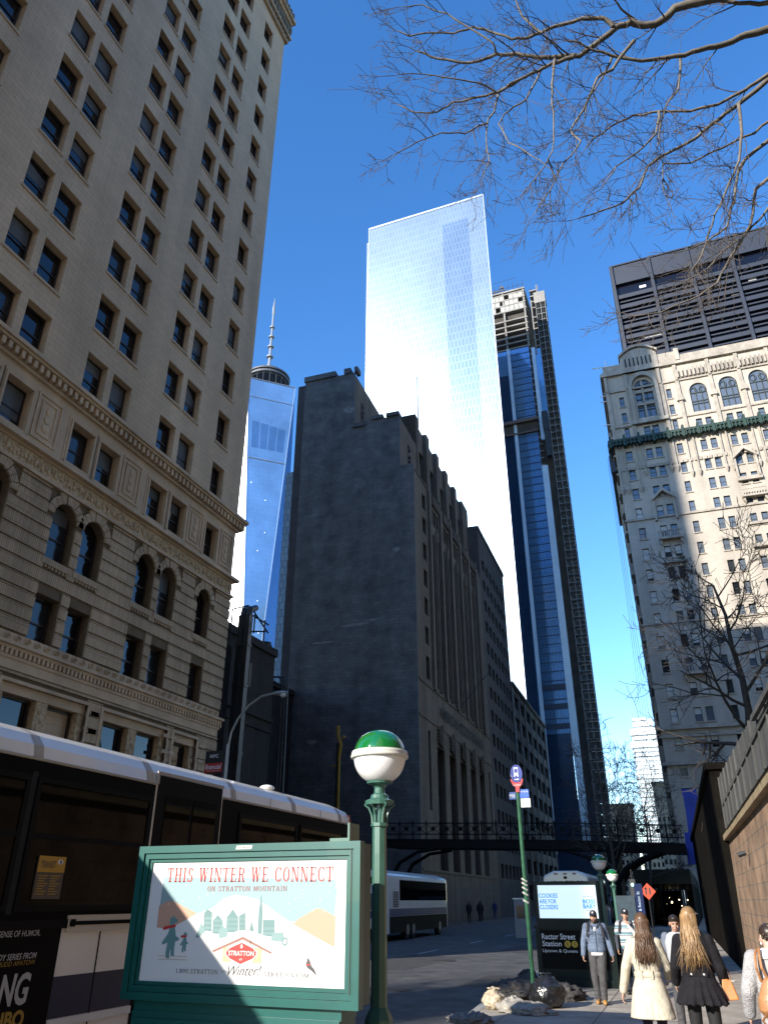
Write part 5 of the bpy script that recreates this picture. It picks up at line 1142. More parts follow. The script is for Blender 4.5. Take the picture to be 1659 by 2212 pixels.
def van(loc, rz, lab, m):  # vans put in as dark filler beyond the footbridge
    t = thing('filler_van', lab, 'van', loc, rz, 'vans added to darken the street'); b = MB()
    b.prism([(0, .4), (0, 2.0), (.15, 2.25), (3.9, 2.25), (4.5, 1.5), (5.3, 1.2), (5.4, .4)], lambda u, v, d: (d, u, v), -.95, .95); o = b.build('body', m, t); k_ = o.modifiers.new('bevel', 'BEVEL'); k_.width = .07; k_.segments = 2
    b = MB(); b.box(-.75, .75, -.012, .02, 1.3, 1.95); b.build('rear_window', GLASS_D, t)
    for x in (-.93, .79): b = MB(); b.box(x, x+.14, -.02, .05, .85, 1.25); b.build('tail_light', mat('tail_red', (.22, .02, .02), .3), t)
    b = MB(); b.box(-.95, .95, -.08, .05, .42, .62); b.build('bumper', BLACK, t); b = MB(); b.box(-.26, .26, -.02, .0, .7, .83); b.build('number_plate', WHITE_P, t)
    for y in (.95, 4.3):
        for s in (-1, 1): b = MB(); b.tube([(s*.72, y, .36), (s*.96, y, .36)], .36, 16); w = b.build('wheel', BLACK, t)
VD = mat('van_dark', (.012, .013, .016), .3, coat=.3)
van((-8.6, 64, -.15), 2, 'black van added beyond the footbridge to darken the street, nearer of two in its lane', VD)
van((-11.3, 73, -.15), 2, 'dark van added in the middle of the road to darken the street beyond the footbridge', VD)
van((-8.2, 84, -.15), 2, 'dark van added farther on to darken the street beside the shed', mat('van_grey', (.03, .032, .036), .3, coat=.3))
t = thing('traffic_signal', 'traffic signal glowing green far down the dark street', 'traffic light', (-3.55, 44, 0))
b = MB(); b.tube([(0, .1, 0), (0, .1, 3.2)], .05, 6); b.box(-.14, .14, -.05, .12, 1.95, 2.75); b.build('post', BLACK, t)
b = MB(); b.ell((0, -.07, 2.5), (.07, .03, .07), 8, 6); b.build('green_lens', mat('lens_green', (.1, .6, .4), .3, emit=((.3, 1, .75), 4)), t)
b = MB(); b.ell((.12, -.07, 1.1), (.06, .03, .06), 8, 6); b.build('red_lens', mat('lens_red', (.6, .05, .04), .3, emit=((1, .06, .04), 2.5)), t)
t = thing('guard_booth', 'small pale guard booth on the far pavement edge', 'booth', (-10.6, 50, -.15))
b = MB(); b.box(-.36, .34, 0, .7, 0, 2.0); b.build('wall', mat('booth_grey', (.22, .23, .25), .6), t); b = MB(); b.box(-.24, .26, -.01, -.002, 1.0, 1.7); b.build('window', GLASS_D, t); b = MB(); b.box(-.42, .4, -.05, .75, 2.0, 2.08); b.build('roof', WHITE_P, t)
# ---------------------------------------------------------------- buses
BUSW = mat('bus_white', (.84, .80, .74), .28, var=.05, vs=1.5, coat=.3); BUSD = mat('bus_black', (.004, .0035, .003), .6, spec=.06); BUSB = mat('bus_blue', (.006, .012, .045), .35, var=.25, vs=1.2, spec=.3); TYRE = mat('tyre_rubber', (.012, .012, .012), .85); RIM = mat('wheel_rim', (.3, .3, .3), .4, metal=.6)
BGL = mat('bus_glass', (.004, .0035, .003), .03, spec=.10); SEAM = mat('bus_seam', (.42, .37, .31), .5); AMB = mat('amber_lens', (.5, .09, .015), .3); BUSF = mat('bus_frame', (.007, .006, .0055), .6, spec=.08)
def profile(hw, zs, zt): return [(-hw, .38), (-hw, zs), (-hw+.025, zs+.12), (-hw+.10, zs+.21), (-hw+.28, zs+.285), (-hw+.6, zt), (hw-.6, zt), (hw-.28, zs+.285), (hw-.10, zs+.21), (hw-.025, zs+.12), (hw, zs), (hw, .38)]
def bus_body(t, hw, zs, zt, y0, y1, m):
    b = MB(); rings = [(y0, .93), (y0+.08, .985), (y0+.25, 1), (y1-.5, 1), (y1-.2, .985), (y1-.07, .955), (y1, .90)]
    vs = []; P = profile(hw, zs, zt); n = len(P)
    for y, s in rings: vs += [(x*s, y, .38+(z-.38)*(.6+.4*s if s < 1 else 1)) for x, z in P]
    fs = [(i*n+j, i*n+(j+1) % n, (i+1)*n+(j+1) % n, (i+1)*n+j) for i in range(len(rings)-1) for j in range(n)]+[tuple(range(n)), tuple(range((len(rings)-1)*n, len(rings)*n))[::-1]]
    b.add(vs, fs); return b.build('body', m, t)
def wheels(t, hw, ys, wz=.5):
    for y in ys:
        for s in (-1, 1):
            b = MB(); b.tube([(s*(hw-.28), y, wz), (s*(hw-.02), y, wz)], .5, 20); w = b.build('wheel', TYRE, t)
            b = MB(); b.tube([(s*(hw-.05), y, wz), (s*(hw+.005), y, wz)], .27, 16); b.build('rim', RIM, w)
t = thing('city_bus', 'white city bus with dark windows and a blue stripe, passing close behind the ski poster', 'bus', (-5.498, 0, .1035), scale=.87)
HW = 1.27; zb = .15
mb_ = lambda u, v, d: (HW-d, u, v+zb)
bus_body(t, HW, 2.845+zb, 3.2+zb, -.2, 11.95, BUSW)
def bp(nm, m, u0, u1, v0, v1, d=-.006, d1=.0): b = MB(); b.fbox(mb_, u0, u1, v0, v1, d, d1); return b.build(nm, m, t)
bp('window_band', BUSD, -.1, 6.72, 1.64, 2.84); bp('window_band', BUSD, 7.985, 11.62, 1.64, 2.84)
def bwin(u0, u1, v0, v1, tr=None):
    b = MB()
    b.fbox(mb_, u0, u0+.045, v0, v1, -.022, -.006); b.fbox(mb_, u1-.045, u1, v0, v1, -.022, -.006); b.fbox(mb_, u0+.045, u1-.045, v0, v0+.045, -.022, -.006); b.fbox(mb_, u0+.045, u1-.045, v1-.045, v1, -.022, -.006)
    if tr: b.fbox(mb_, u0+.045, u1-.045, tr-.02, tr+.02, -.02, -.006)
    w = b.build('window', BUSF, t); b = MB(); b.fbox(mb_, u0+.045, u1-.045, v0+.045, v1-.045, -.012, -.0065); b.build('pane', BGL, w)
for u0, u1 in ((.1, 1.6), (1.7, 3.3), (3.4, 5.06), (5.14, 6.68)): bwin(u0, u1, 1.72, 2.72, 2.27)
for u0, u1 in ((8.36, 9.86), (9.95, 11.4)): bwin(u0, u1, 1.72, 2.72, 2.42)
d = bp('door', BUSF, 6.76, 7.95, .5, 2.94, -.012)
for u0 in (6.9, 7.4):
    b = MB(); b.fbox(mb_, u0+.0, u0+.44, .8, 2.76, -.018, -.0125); b.build('pane', BGL, d)
b = MB(); b.fbox(mb_, 6.74, 7.97, 2.945, 2.975, -.02, 0); b.fbox(mb_, 6.72, 6.755, 2.85, 2.975, -.016, 0); b.build('door_trim', SEAM, t)
def strip(u0, u1, nm='roof_seam', m=None):
    b = MB(); P = [(x, z) for x, z in profile(HW+.006, 2.845+zb, 3.206+zb) if x > .6]; 
    for (xa, za), (xc, zc) in zip(P, P[1:]):
        if za > 2.8+zb and zc > 2.8+zb: b.quad((xa, u0, za), (xa, u1, za), (xc, u1, zc), (xc, u0, zc))
    b.build(nm, m or SEAM, t)
for u in (3.4, 5.06, 6.58, 8.18, 9.74, 11.27): strip(u, u+.10)
bp('rub_rail', BUSF, 2, 6.74, 1.595, 1.66, -.02)
bp('advert_board', mat('advert_brown', (.006, .005, .004), .6, spec=.06), 1.5, 5.71, .62, 1.635, -.012)
bp('blue_stripe', BUSB, 5.715, 11.6, .96, 1.25, -.004); bp('skirt_rail', WHITE_P, 5.72, 11.6, .90, .955, -.012); bp('skirt', BUSD, .4, 11.6, -.2, .60, -.002)
bp('latch_panel', mat('latch_cream', (.60, .52, .42), .4), 5.76, 6.68, 1.565, 1.69, -.024); bp('latch_slot', BUSD, 5.78, 6.66, 1.615, 1.645, -.03, -.0245); bp('latch_knob', BUSD, 5.78, 5.84, 1.605, 1.66, -.034, -.0305)
Ly, Lz = (0, 1, 0), (0, 0, 1); AW = mat('advert_white', (.45, .43, .42), .5); AG = mat('advert_gold', (.36, .20, .015), .5)
BT = lambda s, w, h, u, v, m, **k: text('advert_lettering', s, w, h, (HW+.0125, u, v+zb), Ly, Lz, m, t, .002, **k)
BT('A SENSE OF HUMOR.', .48, .042, 5.475, 1.55, AW, align='R', bold=.005); BT('COMEDY SERIES FROM', .53, .042, 5.475, 1.395, AW, align='R', bold=.012, shear=.15)
BT('JUDD APATOW', .37, .042, 5.475, 1.345, AG, align='R', shear=.15); BT('NG', .30, .215, 5.46, 1.09, AW, align='R', bold=.03, shear=.12); BT('HBO', .30, .115, 5.46, .945, AG, align='R', bold=.04)
for u in (2.6, 4.1, 7.3, 9.1, 10.6): bp('panel_seam', SEAM, u, u+.012, 2.86, 2.96, -.003)
for u in (6.2, 7.4, 8.6, 9.8, 11.0): bp('panel_seam', BUSD, u, u+.01, .6, 1.56, -.006)
for u in (1.65, 3.35, 5.1): bp('window_seal', mat('rubber_seal', (.002, .002, .002), .8), u-.03, u+.03, 1.7, 2.75, -.012, -.0065)
bp('drip_rail', SEAM, -.1, 6.7, 2.845, 2.862, -.014)
bp('drip_rail', SEAM, 7.99, 11.6, 2.845, 2.862, -.014)
b = MB(); b.fbox(mb_, 5.30, 5.605, 1.81, 2.125, -.026, -.0125); p = b.build('notice_card', mat('notice_brown', (.08, .055, .04), .5), t)
b = MB(); b.fbox(mb_, 5.30, 5.605, 2.005, 2.125, -.0285, -.0262); b.build('notice_head', mat('notice_yellow', (.50, .26, .015), .5), p)
text('notice_lettering', 'TRANSIT', .17, .055, (HW+.029, 5.325, 2.035+zb), Ly, Lz, INK, p, .001, .01)
b = MB(); b.ell((HW+.029, 5.545, 2.085+zb), (.003, .03, .02), 12, 6); b.build('eye_white_print', SW, p); b = MB(); b.ell((HW+.031, 5.545, 2.085+zb), (.003, .013, .015), 10, 6); b.build('eye_pupil_print', INK, p)
b = MB()
for i in range(8):
    for u in (5.325, 5.46): b.fbox(mb_, u, u+.11-.02*((i*7) % 3), 1.975-.019*i, 1.983-.019*i, -.0285, -.0265)
b.build('notice_text', AG, p)
for u in (5.34, 6.37): b = MB(); b.tube([(HW-.1+.095, u, 2.16+zb), (HW-.1+.095, u, 2.36+zb)], .008, 5); b.build('grab_pole', mat('grab_green', (.05, .12, .09), .4), t)
b = MB(); b.ell((.85, 9.75, 3.33), (.10, .12, .045), 16, 8); b.build('roof_vent', BUSW, t)
b = MB(); b.box(HW-.12, HW-.05, 11.7, 11.79, 2.96+zb-.05, 3.02+zb-.03); b.ell((HW-.075, 11.74, 2.9+zb), (.06, .07, .05), 8, 6); b.build('marker_light', AMB, t)
b = MB(); b.box(-1.0, 1.0, 11.9, 11.965, 1.3, 2.75); b.build('windscreen', BGL, t)
wheels(t, HW, (2.2, 9.2), .21)
t = thing('city_bus', 'white and blue city bus in the shade at the far kerb, rear toward us', 'bus', (-17.35, 42.4, -.15), 2.3)
HW2 = 1.27; bus_body(t, HW2, 3.05, 3.45, 0, 12.8, BUSW)
m2 = lambda u, v, d: (HW2-d, u, v); r2 = lambda u, v, d: (u, d, v)
def b2(nm, m, mf_, *a): b = MB(); b.fbox(mf_, *a); return b.build(nm, m, t)
b2('window_band', BGL, m2, 2.1, 12.4, 1.95, 2.98, -.006, 0); BUSB2 = mat('stripe_blue', (.015, .035, .15), .35)
b2('blue_stripe', BUSB2, m2, .3, 12.4, 1.18, 1.55, -.005, 0); b2('skirt', BUSF, m2, .3, 12.4, .38, 1.17, -.004, 0); b2('vent_panel', SEAM, m2, .9, 1.9, 1.6, 2.4, -.008, 0)
b = MB()
for i in range(9): b.fbox(m2, .95, 1.85, 1.64+.085*i, 1.67+.085*i, -.014, -.0085)
b.build('vent_grille', BUSD, t)
b2('rear_window', BGL, r2, -.45, .45, 2.75, 3.1, -.012, .06); b2('rear_grille', mat('grille_grey', (.22, .22, .22), .5), r2, -1.0, 1.0, 1.5, 2.3, -.008, .1)
b = MB()
for i in range(9): b.fbox(r2, -.95, .95, 1.54+.085*i, 1.57+.085*i, -.014, -.0085)
b.build('grille_slat', BUSD, t)
b2('rear_stripe', BUSB2, r2, -1.1, 1.1, 1.1, 1.45, -.01, .1); b2('rear_bumper', BUSD, r2, -1.15, 1.15, .35, .62, -.06, .1)
for x in (-1.05, .87): b2('tail_light', mat('tail_red', (.22, .02, .02), .3), r2, x, x+.17, 2.45, 2.6, -.014, .1)
b2('advert_card', mat('card_orange', (.42, .16, .05), .5), r2, .55, .9, .95, 1.1, -.014, .0); b2('advert_card', mat('card_white', (.5, .5, .48), .5), r2, .55, .95, .65, .94, -.014, .0)
text('fleet_number', '3', .12, .2, (-.78, -.012, 2.42), (1, 0, 0), (0, 0, 1), INK, t, .002, .01)
wheels(t, HW2, (3.6, 4.75, 10.6))
t = thing('tour_coach', 'white tour coach seen from behind, above the lit cookie poster', 'bus', (-7.32, 47, -.15), 2.0)
bus_body(t, 1.24, 3.0, 3.42, 0, 12, BUSW)
b2('rear_window', BGL, r2, -1.0, 1.0, 1.7, 2.62, -.012, .1); b2('rear_bumper', BUSD, r2, -1.15, 1.15, .4, .8, -.05, .1); b2('side_glass', BGL, lambda u, v, d: (1.24-d, u, v), .6, 11.5, 1.7, 2.9, -.006, 0)
text('coach_lettering', 'NOVA TOURS', 1.9, .2, (0, -.02, 2.72), (1, 0, 0), (0, 0, 1), INK, t, .006, .012, align='C')
for x in (-.6, -.1, .4): b2('marker_light', mat('dim_red', (.16, .03, .03), .3), r2, x, x+.2, 3.22, 3.3, -.01, .25)
b2('camera_box', BUSD, r2, -.08, .08, 3.0, 3.14, -.04, .1)
wheels(t, 1.24, (3, 9.4))
# ---------------------------------------------------------------- rubbish bags and dirty snow on the kerb
PB = mat('black_plastic', (.014, .014, .015), .22, spec=.7, bump=1.6, bs=7); DS = mat('dirty_snow', (.30, .28, .245), .9, var=.5, vs=5, bump=.8, bs=18); DSD = mat('sooty_snow', (.05, .047, .045), .8, var=.7, vs=6, bump=.9, bs=16); TB = mat('tan_plastic', (.42, .35, .25), .5, var=.3, vs=5, bump=.5, bs=12)
def lump(b, c, r, seed, amp=.25, tip=0.0):
    nu, nv = 44, 26; vs = []
    for i in range(nv+1):
        th = math.pi*i/nv
        for j in range(nu):
            ph = 2*math.pi*j/nu; d = Vector((math.sin(th)*math.cos(ph), math.sin(th)*math.sin(ph), math.cos(th)))
            k = 1+amp*.6*noise.noise(d*2.2+Vector((seed, 0, 0)))+amp*.6*noise.noise(d*5+Vector((0, seed, 0)))+amp*.8*abs(noise.noise(d*9+Vector((0, 0, seed))))
            z = d.z*r[2]*k
            if d.z > .8 and tip: z += tip*(d.z-.8)*5
            vs.append((c[0]+d.x*r[0]*k, c[1]+d.y*r[1]*k, max(c[2]+z, .004)))
    b.add(vs, [(i*nu+j, i*nu+(j+1) % nu, (i+1)*nu+(j+1) % nu, (i+1)*nu+j) for i in range(nv) for j in range(nu)])
def litter(nm, lab, cat, loc, m, lumps, group=None, tie=False):
    b = MB()
    for c, r, s, a in lumps: lump(b, c, r, s, a, .045 if tie else 0)
    if not tie: tag(b.build(nm, m, None, True, (*loc, 0)), lab, cat, group)
    else:
        t = thing(nm, lab, cat, (*loc, 0), group=group); b.build('sack', m, t, True)
        c, r = lumps[0][0], lumps[0][1]; b = MB()
        for k in range(6): a = k*1.05; b.tube([(c[0], c[1], c[2]+r[2]*1.05), (c[0]+.04*math.cos(a), c[1]+.04*math.sin(a), c[2]+r[2]*1.25), (c[0]+.12*math.cos(a), c[1]+.12*math.sin(a), c[2]+r[2]*1.3)], [.02, .025, .008], 5)
        b.build('knotted_neck', m, t)
litter('rubbish_bag', 'shiny black tied rubbish bag beside the bus stop pole', 'rubbish bag', (-3.2, 16.95), PB, [((0, 0, .22), (.32, .29, .26), 3.1, .2)], 'rubbish on the kerb', True)
litter('rubbish_bag', 'tan torn rubbish bag against the melting snow heap', 'rubbish bag', (-4.08, 16.35), TB, [((0, 0, .14), (.20, .18, .15), 5.2, .28)], 'rubbish on the kerb', True)
litter('snow_heap', 'melting heap of dirty pale snow in front of the pole', 'snow heap', (-3.62, 16.1), DS, [((0, 0, .04), (.30, .25, .14), 1.2, .45), ((.32, -.22, .03), (.26, .2, .10), 2.2, .45), ((-.15, .3, .04), (.24, .26, .14), 8.2, .45), ((.3, .2, .03), (.26, .22, .1), 4.2, .45), ((.55, -.1, .01), (.2, .14, .05), 6.4, .45)], 'snow along the kerb')
litter('snow_heap', 'black sooty snow bank behind the bus stop pole', 'snow heap', (-4.15, 18.6), DSD, [((0, 0, .04), (.5, .7, .24), 7.3, .45), ((.6, .1, .04), (.45, .5, .24), 9.3, .45), ((1.05, -.2, .04), (.35, .4, .2), 2.7, .45), ((-.1, 1.3, .04), (.32, .55, .2), 3.9, .45), ((-.25, 2.4, .03), (.25, .4, .24), 6.1, .45)], 'snow along the kerb')
litter('snow_heap', 'small grey icy lump of snow, smallest of the kerb snow', 'snow heap', (-3.95, 14.4), mat('grey_ice', (.16, .155, .15), .6, var=.5, vs=6, bump=.8, bs=14), [((0, 0, .02), (.28, .24, .12), 4.4, .5), ((-.3, .15, .02), (.18, .18, .08), 1.9, .5)], 'snow along the kerb')
LIMBS = [
[(3.26,8.4,14.31,0.072), (2.78,8.29,14.26,0.064), (2.29,8.19,14.24,0.058), (1.73,8.08,14.14,0.053), (1.47,7.98,13.79,0.048), (1.21,7.87,13.69,0.044), (1.05,7.76,13.71,0.041), (0.79,7.66,13.55,0.038), (0.52,7.55,13.19,0.034), (0.22,7.45,12.89,0.031), (-0.11,7.34,12.87,0.028), (-0.37,7.24,12.87,0.025), (-0.63,7.13,12.94,0.023), (-0.92,7.02,12.93,0.021), (-1.19,6.92,12.76,0.018), (-1.52,6.81,12.8,0.016), (-1.81,6.71,12.92,0.014), (-2.03,6.6,13.03,0.012)],
[(0.78,7.6,13.52,0.031), (0.65,7.5,13.65,0.027), (0.35,7.4,13.65,0.024), (-0.04,7.3,13.54,0.022), (-0.25,7.2,13.34,0.02), (-0.46,7.1,13.19,0.018), (-0.66,7.0,13.12,0.016), (-0.97,6.9,13.36,0.015), (-1.18,6.8,13.41,0.014), (-1.47,6.7,13.28,0.012), (-1.73,6.6,13.31,0.011), (-2.07,6.5,13.27,0.01), (-2.26,6.4,13.35,0.008)],
[(0.13,7.0,12.25,0.026), (-0.18,6.91,12.13,0.021), (-0.35,6.82,11.93,0.019), (-0.64,6.73,11.76,0.017), (-0.9,6.64,11.52,0.015), (-1.17,6.56,11.44,0.013), (-1.48,6.47,11.38,0.011), (-1.69,6.38,11.18,0.01), (-1.97,6.29,11.15,0.008), (-2.2,6.2,11.35,0.007)],
[(3.21,8.8,13.95,0.053), (2.69,8.64,13.77,0.044), (2.36,8.48,13.5,0.038), (2.06,8.32,13.34,0.033), (1.69,8.16,13.11,0.029), (1.34,8.0,13.02,0.025), (1.06,7.84,12.88,0.022), (0.68,7.68,12.97,0.019), (0.46,7.52,12.97,0.016), (0.25,7.36,13.05,0.013), (0.06,7.2,12.97,0.01)],
[(2.94,8.6,12.79,0.029), (2.54,8.47,12.43,0.024), (2.29,8.33,12.16,0.021), (1.93,8.2,11.91,0.018), (1.56,8.07,11.79,0.016), (1.15,7.93,11.79,0.014), (0.79,7.8,11.7,0.012), (0.48,7.67,11.47,0.011), (0.23,7.53,11.18,0.009), (0.05,7.4,10.81,0.007)],
[(2.99,8.8,12.95,0.036), (2.4,8.62,12.34,0.029), (2.06,8.44,11.95,0.025), (1.74,8.26,11.57,0.022), (1.45,8.08,11.18,0.019), (1.01,7.9,10.87,0.016), (0.82,7.72,10.56,0.014), (0.63,7.54,10.02,0.012), (0.42,7.36,9.65,0.01), (0.14,7.18,9.41,0.008), (-0.23,7.0,9.2,0.006)],
[(2.22,8.3,11.89,0.021), (2.1,8.14,11.14,0.017), (1.93,7.99,10.46,0.014), (1.74,7.83,10.0,0.012), (1.5,7.67,9.46,0.01), (1.25,7.51,8.87,0.009), (1.13,7.36,8.46,0.007), (0.94,7.2,8.12,0.006)],
[(2.78,9.0,11.9,0.028), (2.2,8.77,11.32,0.021), (2.02,8.53,10.88,0.017), (1.8,8.3,10.1,0.014), (1.58,8.07,9.46,0.011), (1.29,7.83,9.09,0.009), (0.97,7.6,8.82,0.006)],
[(2.5,8.6,10.74,0.024), (2.13,8.4,10.3,0.019), (1.88,8.2,9.52,0.015), (1.53,8.0,8.92,0.013), (1.27,7.8,8.37,0.011), (0.92,7.6,8.05,0.009), (0.55,7.4,7.82,0.007), (0.14,7.2,7.72,0.006)],
[(-0.65,6.9,11.99,0.017), (-0.91,6.75,11.7,0.014), (-0.98,6.6,11.11,0.011), (-1.06,6.45,10.71,0.009), (-1.06,6.3,10.16,0.007), (-1.02,6.15,9.62,0.006), (-1.1,6.0,9.14,0.004)],
[(-0.11,6.9,12.18,0.018), (-0.18,6.78,11.63,0.014), (-0.22,6.67,11.14,0.011), (-0.24,6.55,10.44,0.009), (-0.3,6.43,9.79,0.007), (-0.49,6.32,9.37,0.006), (-0.64,6.2,9.02,0.004)],
[(0.97,7.4,12.74,0.023), (0.61,7.28,12.11,0.018), (0.38,7.15,11.87,0.015), (0.14,7.03,11.15,0.013), (-0.08,6.9,10.67,0.011), (0.04,6.78,10.23,0.009), (-0.19,6.65,9.83,0.007), (-0.4,6.53,9.28,0.006), (-0.67,6.4,8.74,0.004)],
[(-0.24,7.2,13.33,0.019), (-0.48,7.1,13.74,0.013), (-0.54,7.0,14.16,0.009)],
[(3.25,8.6,14.19,0.034), (2.84,8.47,14.23,0.027), (2.39,8.33,14.36,0.023), (1.94,8.2,14.59,0.019)],
[(1.13,7.8,11.62,0.018), (1.0,7.55,10.92,0.012), (0.67,7.3,10.35,0.009), (0.4,7.05,9.95,0.007), (0.18,6.8,9.38,0.005)],
[(-0.92,6.6,11.49,0.011), (-1.1,6.4,11.48,0.009), (-1.4,6.2,11.46,0.008), (-1.76,6.0,11.48,0.006), (-2.09,5.8,11.32,0.005)],
[(-0.86,6.7,12.41,0.014), (-0.88,6.56,12.48,0.011), (-1.16,6.42,12.77,0.01), (-1.46,6.28,13.06,0.009), (-1.76,6.14,13.26,0.007), (-2.08,6.0,13.17,0.006)],
[(1.7,8.4,13.45,0.018), (1.51,8.2,12.45,0.013), (1.27,8.0,11.98,0.01), (1.1,7.8,11.39,0.008), (0.96,7.6,10.63,0.005)],
[(2.8,8.8,12.05,0.019), (2.38,8.63,11.62,0.015), (1.92,8.47,11.34,0.013), (1.42,8.3,11.02,0.01), (1.06,8.13,10.98,0.009), (0.96,7.97,10.41,0.007), (0.97,7.8,9.86,0.005)],
[(1.26,8.2,14.19,0.021), (1.03,7.87,14.11,0.014), (0.85,7.53,14.1,0.01), (0.71,7.2,13.81,0.007)],
[(2.4,8.6,10.27,0.017), (2.13,8.4,9.85,0.013), (1.8,8.2,9.39,0.01), (1.47,8.0,9.03,0.008), (1.21,7.8,8.62,0.006), (0.84,7.6,8.33,0.005)],
[(-0.32,7.0,12.18,0.014), (-0.56,6.88,11.52,0.011), (-0.81,6.77,11.25,0.009), (-0.94,6.65,10.91,0.008), (-0.83,6.53,10.34,0.007), (-0.6,6.42,9.91,0.006), (-0.4,6.3,9.43,0.005)],
[(0.71,8.0,13.42,0.018), (0.49,7.67,12.53,0.012), (0.23,7.33,11.72,0.008), (0.11,7.0,10.85,0.005)],
[(-1.05,6.4,10.65,0.01), (-1.3,6.23,10.36,0.008), (-1.56,6.05,10.26,0.007), (-1.82,5.88,9.99,0.006), (-2.08,5.7,9.67,0.005)]]
# ---------------------------------------------------------------- bare trees
BARK = mat('bare_bark', (.14, .122, .10), .85, var=.35, vs=6); BARKD = mat('dark_bark', (.05, .042, .036), .9, var=.3, vs=5)
def rvec(r, s=1.0): return Vector((r.uniform(-s, s), r.uniform(-s, s), r.uniform(-s, s)))
RMIN = [.0026]
def twig(b, p, d, L, r, lev, rr, bias, kids=4, n=4):
    k = 5 if L > .7 else 4; pts = [p.copy()]; dd = d.normalized(); cur = p.copy()
    for i in range(k):
        dd = (dd+rvec(rr, .22)+bias*.10).normalized(); cur = cur+dd*L/k; pts.append(cur.copy())
    rs = [max(r*(1-.72*i/k), RMIN[0]) for i in range(k+1)]
    b.tube(pts, rs, n if lev else 3, cap=False)
    if lev <= 0: return
    for i in range(kids):
        t = rr.uniform(.25, 1.0); j = min(int(t*k), k-1); q = pts[j].lerp(pts[j+1], t*k-j); ax = (pts[j+1]-pts[j]).normalized()
        sd = ax.cross(rvec(rr)).normalized(); nd = (ax*rr.uniform(.5, 1.0)+sd*rr.uniform(.5, 1.1)+bias*.25).normalized()
        twig(b, q, nd, L*rr.uniform(.35, .7), max(rs[j]*.62, RMIN[0]*1.15), lev-1, rr, bias, max(kids-1, 2), n)
t = thing('bare_tree', 'large bare tree whose limbs reach over the black steel slab', 'tree', (0, 0, 0))
rr = random.Random(21); b = MB(); c = MB()
bias = Vector((-.35, -.25, -.45))
for row in LIMBS:
    P = [Vector(q[:3]) for q in row]; 
    fine = []; fr = []
    for i in range(len(P)-1):
        for k in range(3): fine.append(P[i].lerp(P[i+1], k/3)+rvec(rr, .012)); fr.append(1.2*(row[i][3]+(row[i+1][3]-row[i][3])*k/3))
    fine.append(P[-1]); fr.append(row[-1][3]*.5)
    b.tube(fine, fr, 7, cap=False)
    tot = sum((P[i+1]-P[i]).length for i in range(len(P)-1)); nk = int(tot*3.3)
    for _ in range(nk):
        i = rr.randrange(max(len(fine)//6, 0), len(fine)-1); ax = (fine[i+1]-fine[i]).normalized(); sd = ax.cross(rvec(rr)).normalized()
        nd = ax*rr.uniform(.5, 1)+sd*rr.uniform(.5, 1.1)+bias*.3
        L = rr.uniform(.35, 1.0)*(1.0 if i < .7*len(fine) else .6); twig(c, fine[i], nd, L, min(max(fr[i]*.45, .006), .014), 2, rr, bias, 4)
    twig(c, fine[-1], fine[-1]-fine[-3], .45, .006, 2, rr, bias, 4)
b.build('limb', BARK, t, True); c.build('crown_twigs', mat('twig_bark', (.095, .078, .068), .85), t, True)
b = MB(); b.tube([(5.6, 10.6, 3.1), (5.5, 10.4, 6), (5.3, 10.1, 9), (4.6, 9.6, 12.5), (3.6, 9.0, 14.5)], [.42, .34, .3, .22, .15], 12)
for e in (LIMBS[0][0], LIMBS[3][0], LIMBS[5][0], LIMBS[7][0], LIMBS[8][0], LIMBS[18][0]): b.tube([(5.35, 10.2, 8.5), ((5.3+e[0])/2+.3, (10.1+e[1])/2, (9+e[2])/2), e[:3]], [.14, .1, e[3]], 7)
b.build('trunk', BARK, t, True)
RMIN[0] = .011
def bare_tree(name, lab, loc, h, seed, spread, m, lev=3, trunk_r=.2, group=None, lean=(0, 0), first=.3, nb=11):
    t = thing(name, lab, 'tree', loc, group=group); rr = random.Random(seed); b = MB(); c = MB(); pts = []; n = 8
    for i in range(n+1): pts.append(Vector((lean[0]*i/n+rr.uniform(-.06, .06)*i/2, lean[1]*i/n+rr.uniform(-.06, .06)*i/2, h*.8*i/n)))
    rs = [trunk_r*(1-.8*i/n) for i in range(n+1)]; b.tube(pts, rs, 9)
    for k in range(nb):
        f = first+(1-first)*k/(nb-1); i = min(int(f*n), n-1); a = k*2.4+rr.uniform(-.5, .5); q = pts[i].lerp(pts[i+1], f*n-i)
        d = Vector((math.cos(a), math.sin(a), rr.uniform(.25, .9))); twig(c, q, d, spread*rr.uniform(.7, 1.1)*(1.15-.55*f), rs[i]*.5, lev, rr, Vector((0, 0, .25)), 5, 5)
    b.build('trunk', m, t, True); c.build('crown_branches', m, t, True); return t
bare_tree('bare_tree', 'dark bare tree standing above the hoarding before the gothic block', (2.55, 34, 3.2), 13.5, 5, 5.2, BARKD, 3, .24, first=.32, nb=15)
bare_tree('bare_tree', 'thin upright bare street tree beside the footbridge pier', (-5.4, 54, 0), 13.0, 8, 3.6, BARKD, 3, .13, 'bare street trees', nb=17)
bare_tree('bare_tree', 'slim bare street tree close behind the footbridge, its trunk leaning', (-4.3, 66, 0), 13.5, 14, 4.0, BARKD, 3, .13, 'bare street trees', (1.0, 0), nb=17)
bare_tree('bare_tree', 'small bare tree low behind the lamps of the far entrance', (-6.6, 74, 0), 12.0, 31, 4.6, BARKD, 3, .14, 'bare street trees', nb=17)
bare_tree('bare_tree', 'bare street tree beside the crossing, outside the picture, its shadow on the road', (-15.5, 2.5, 0), 12, 44, 4.6, BARKD, 3, .2, nb=14)
bare_tree('bare_tree', 'second bare street tree beside the crossing, outside the picture', (-19.5, -3.5, 0), 13, 47, 4.8, BARKD, 3, .2, nb=14)
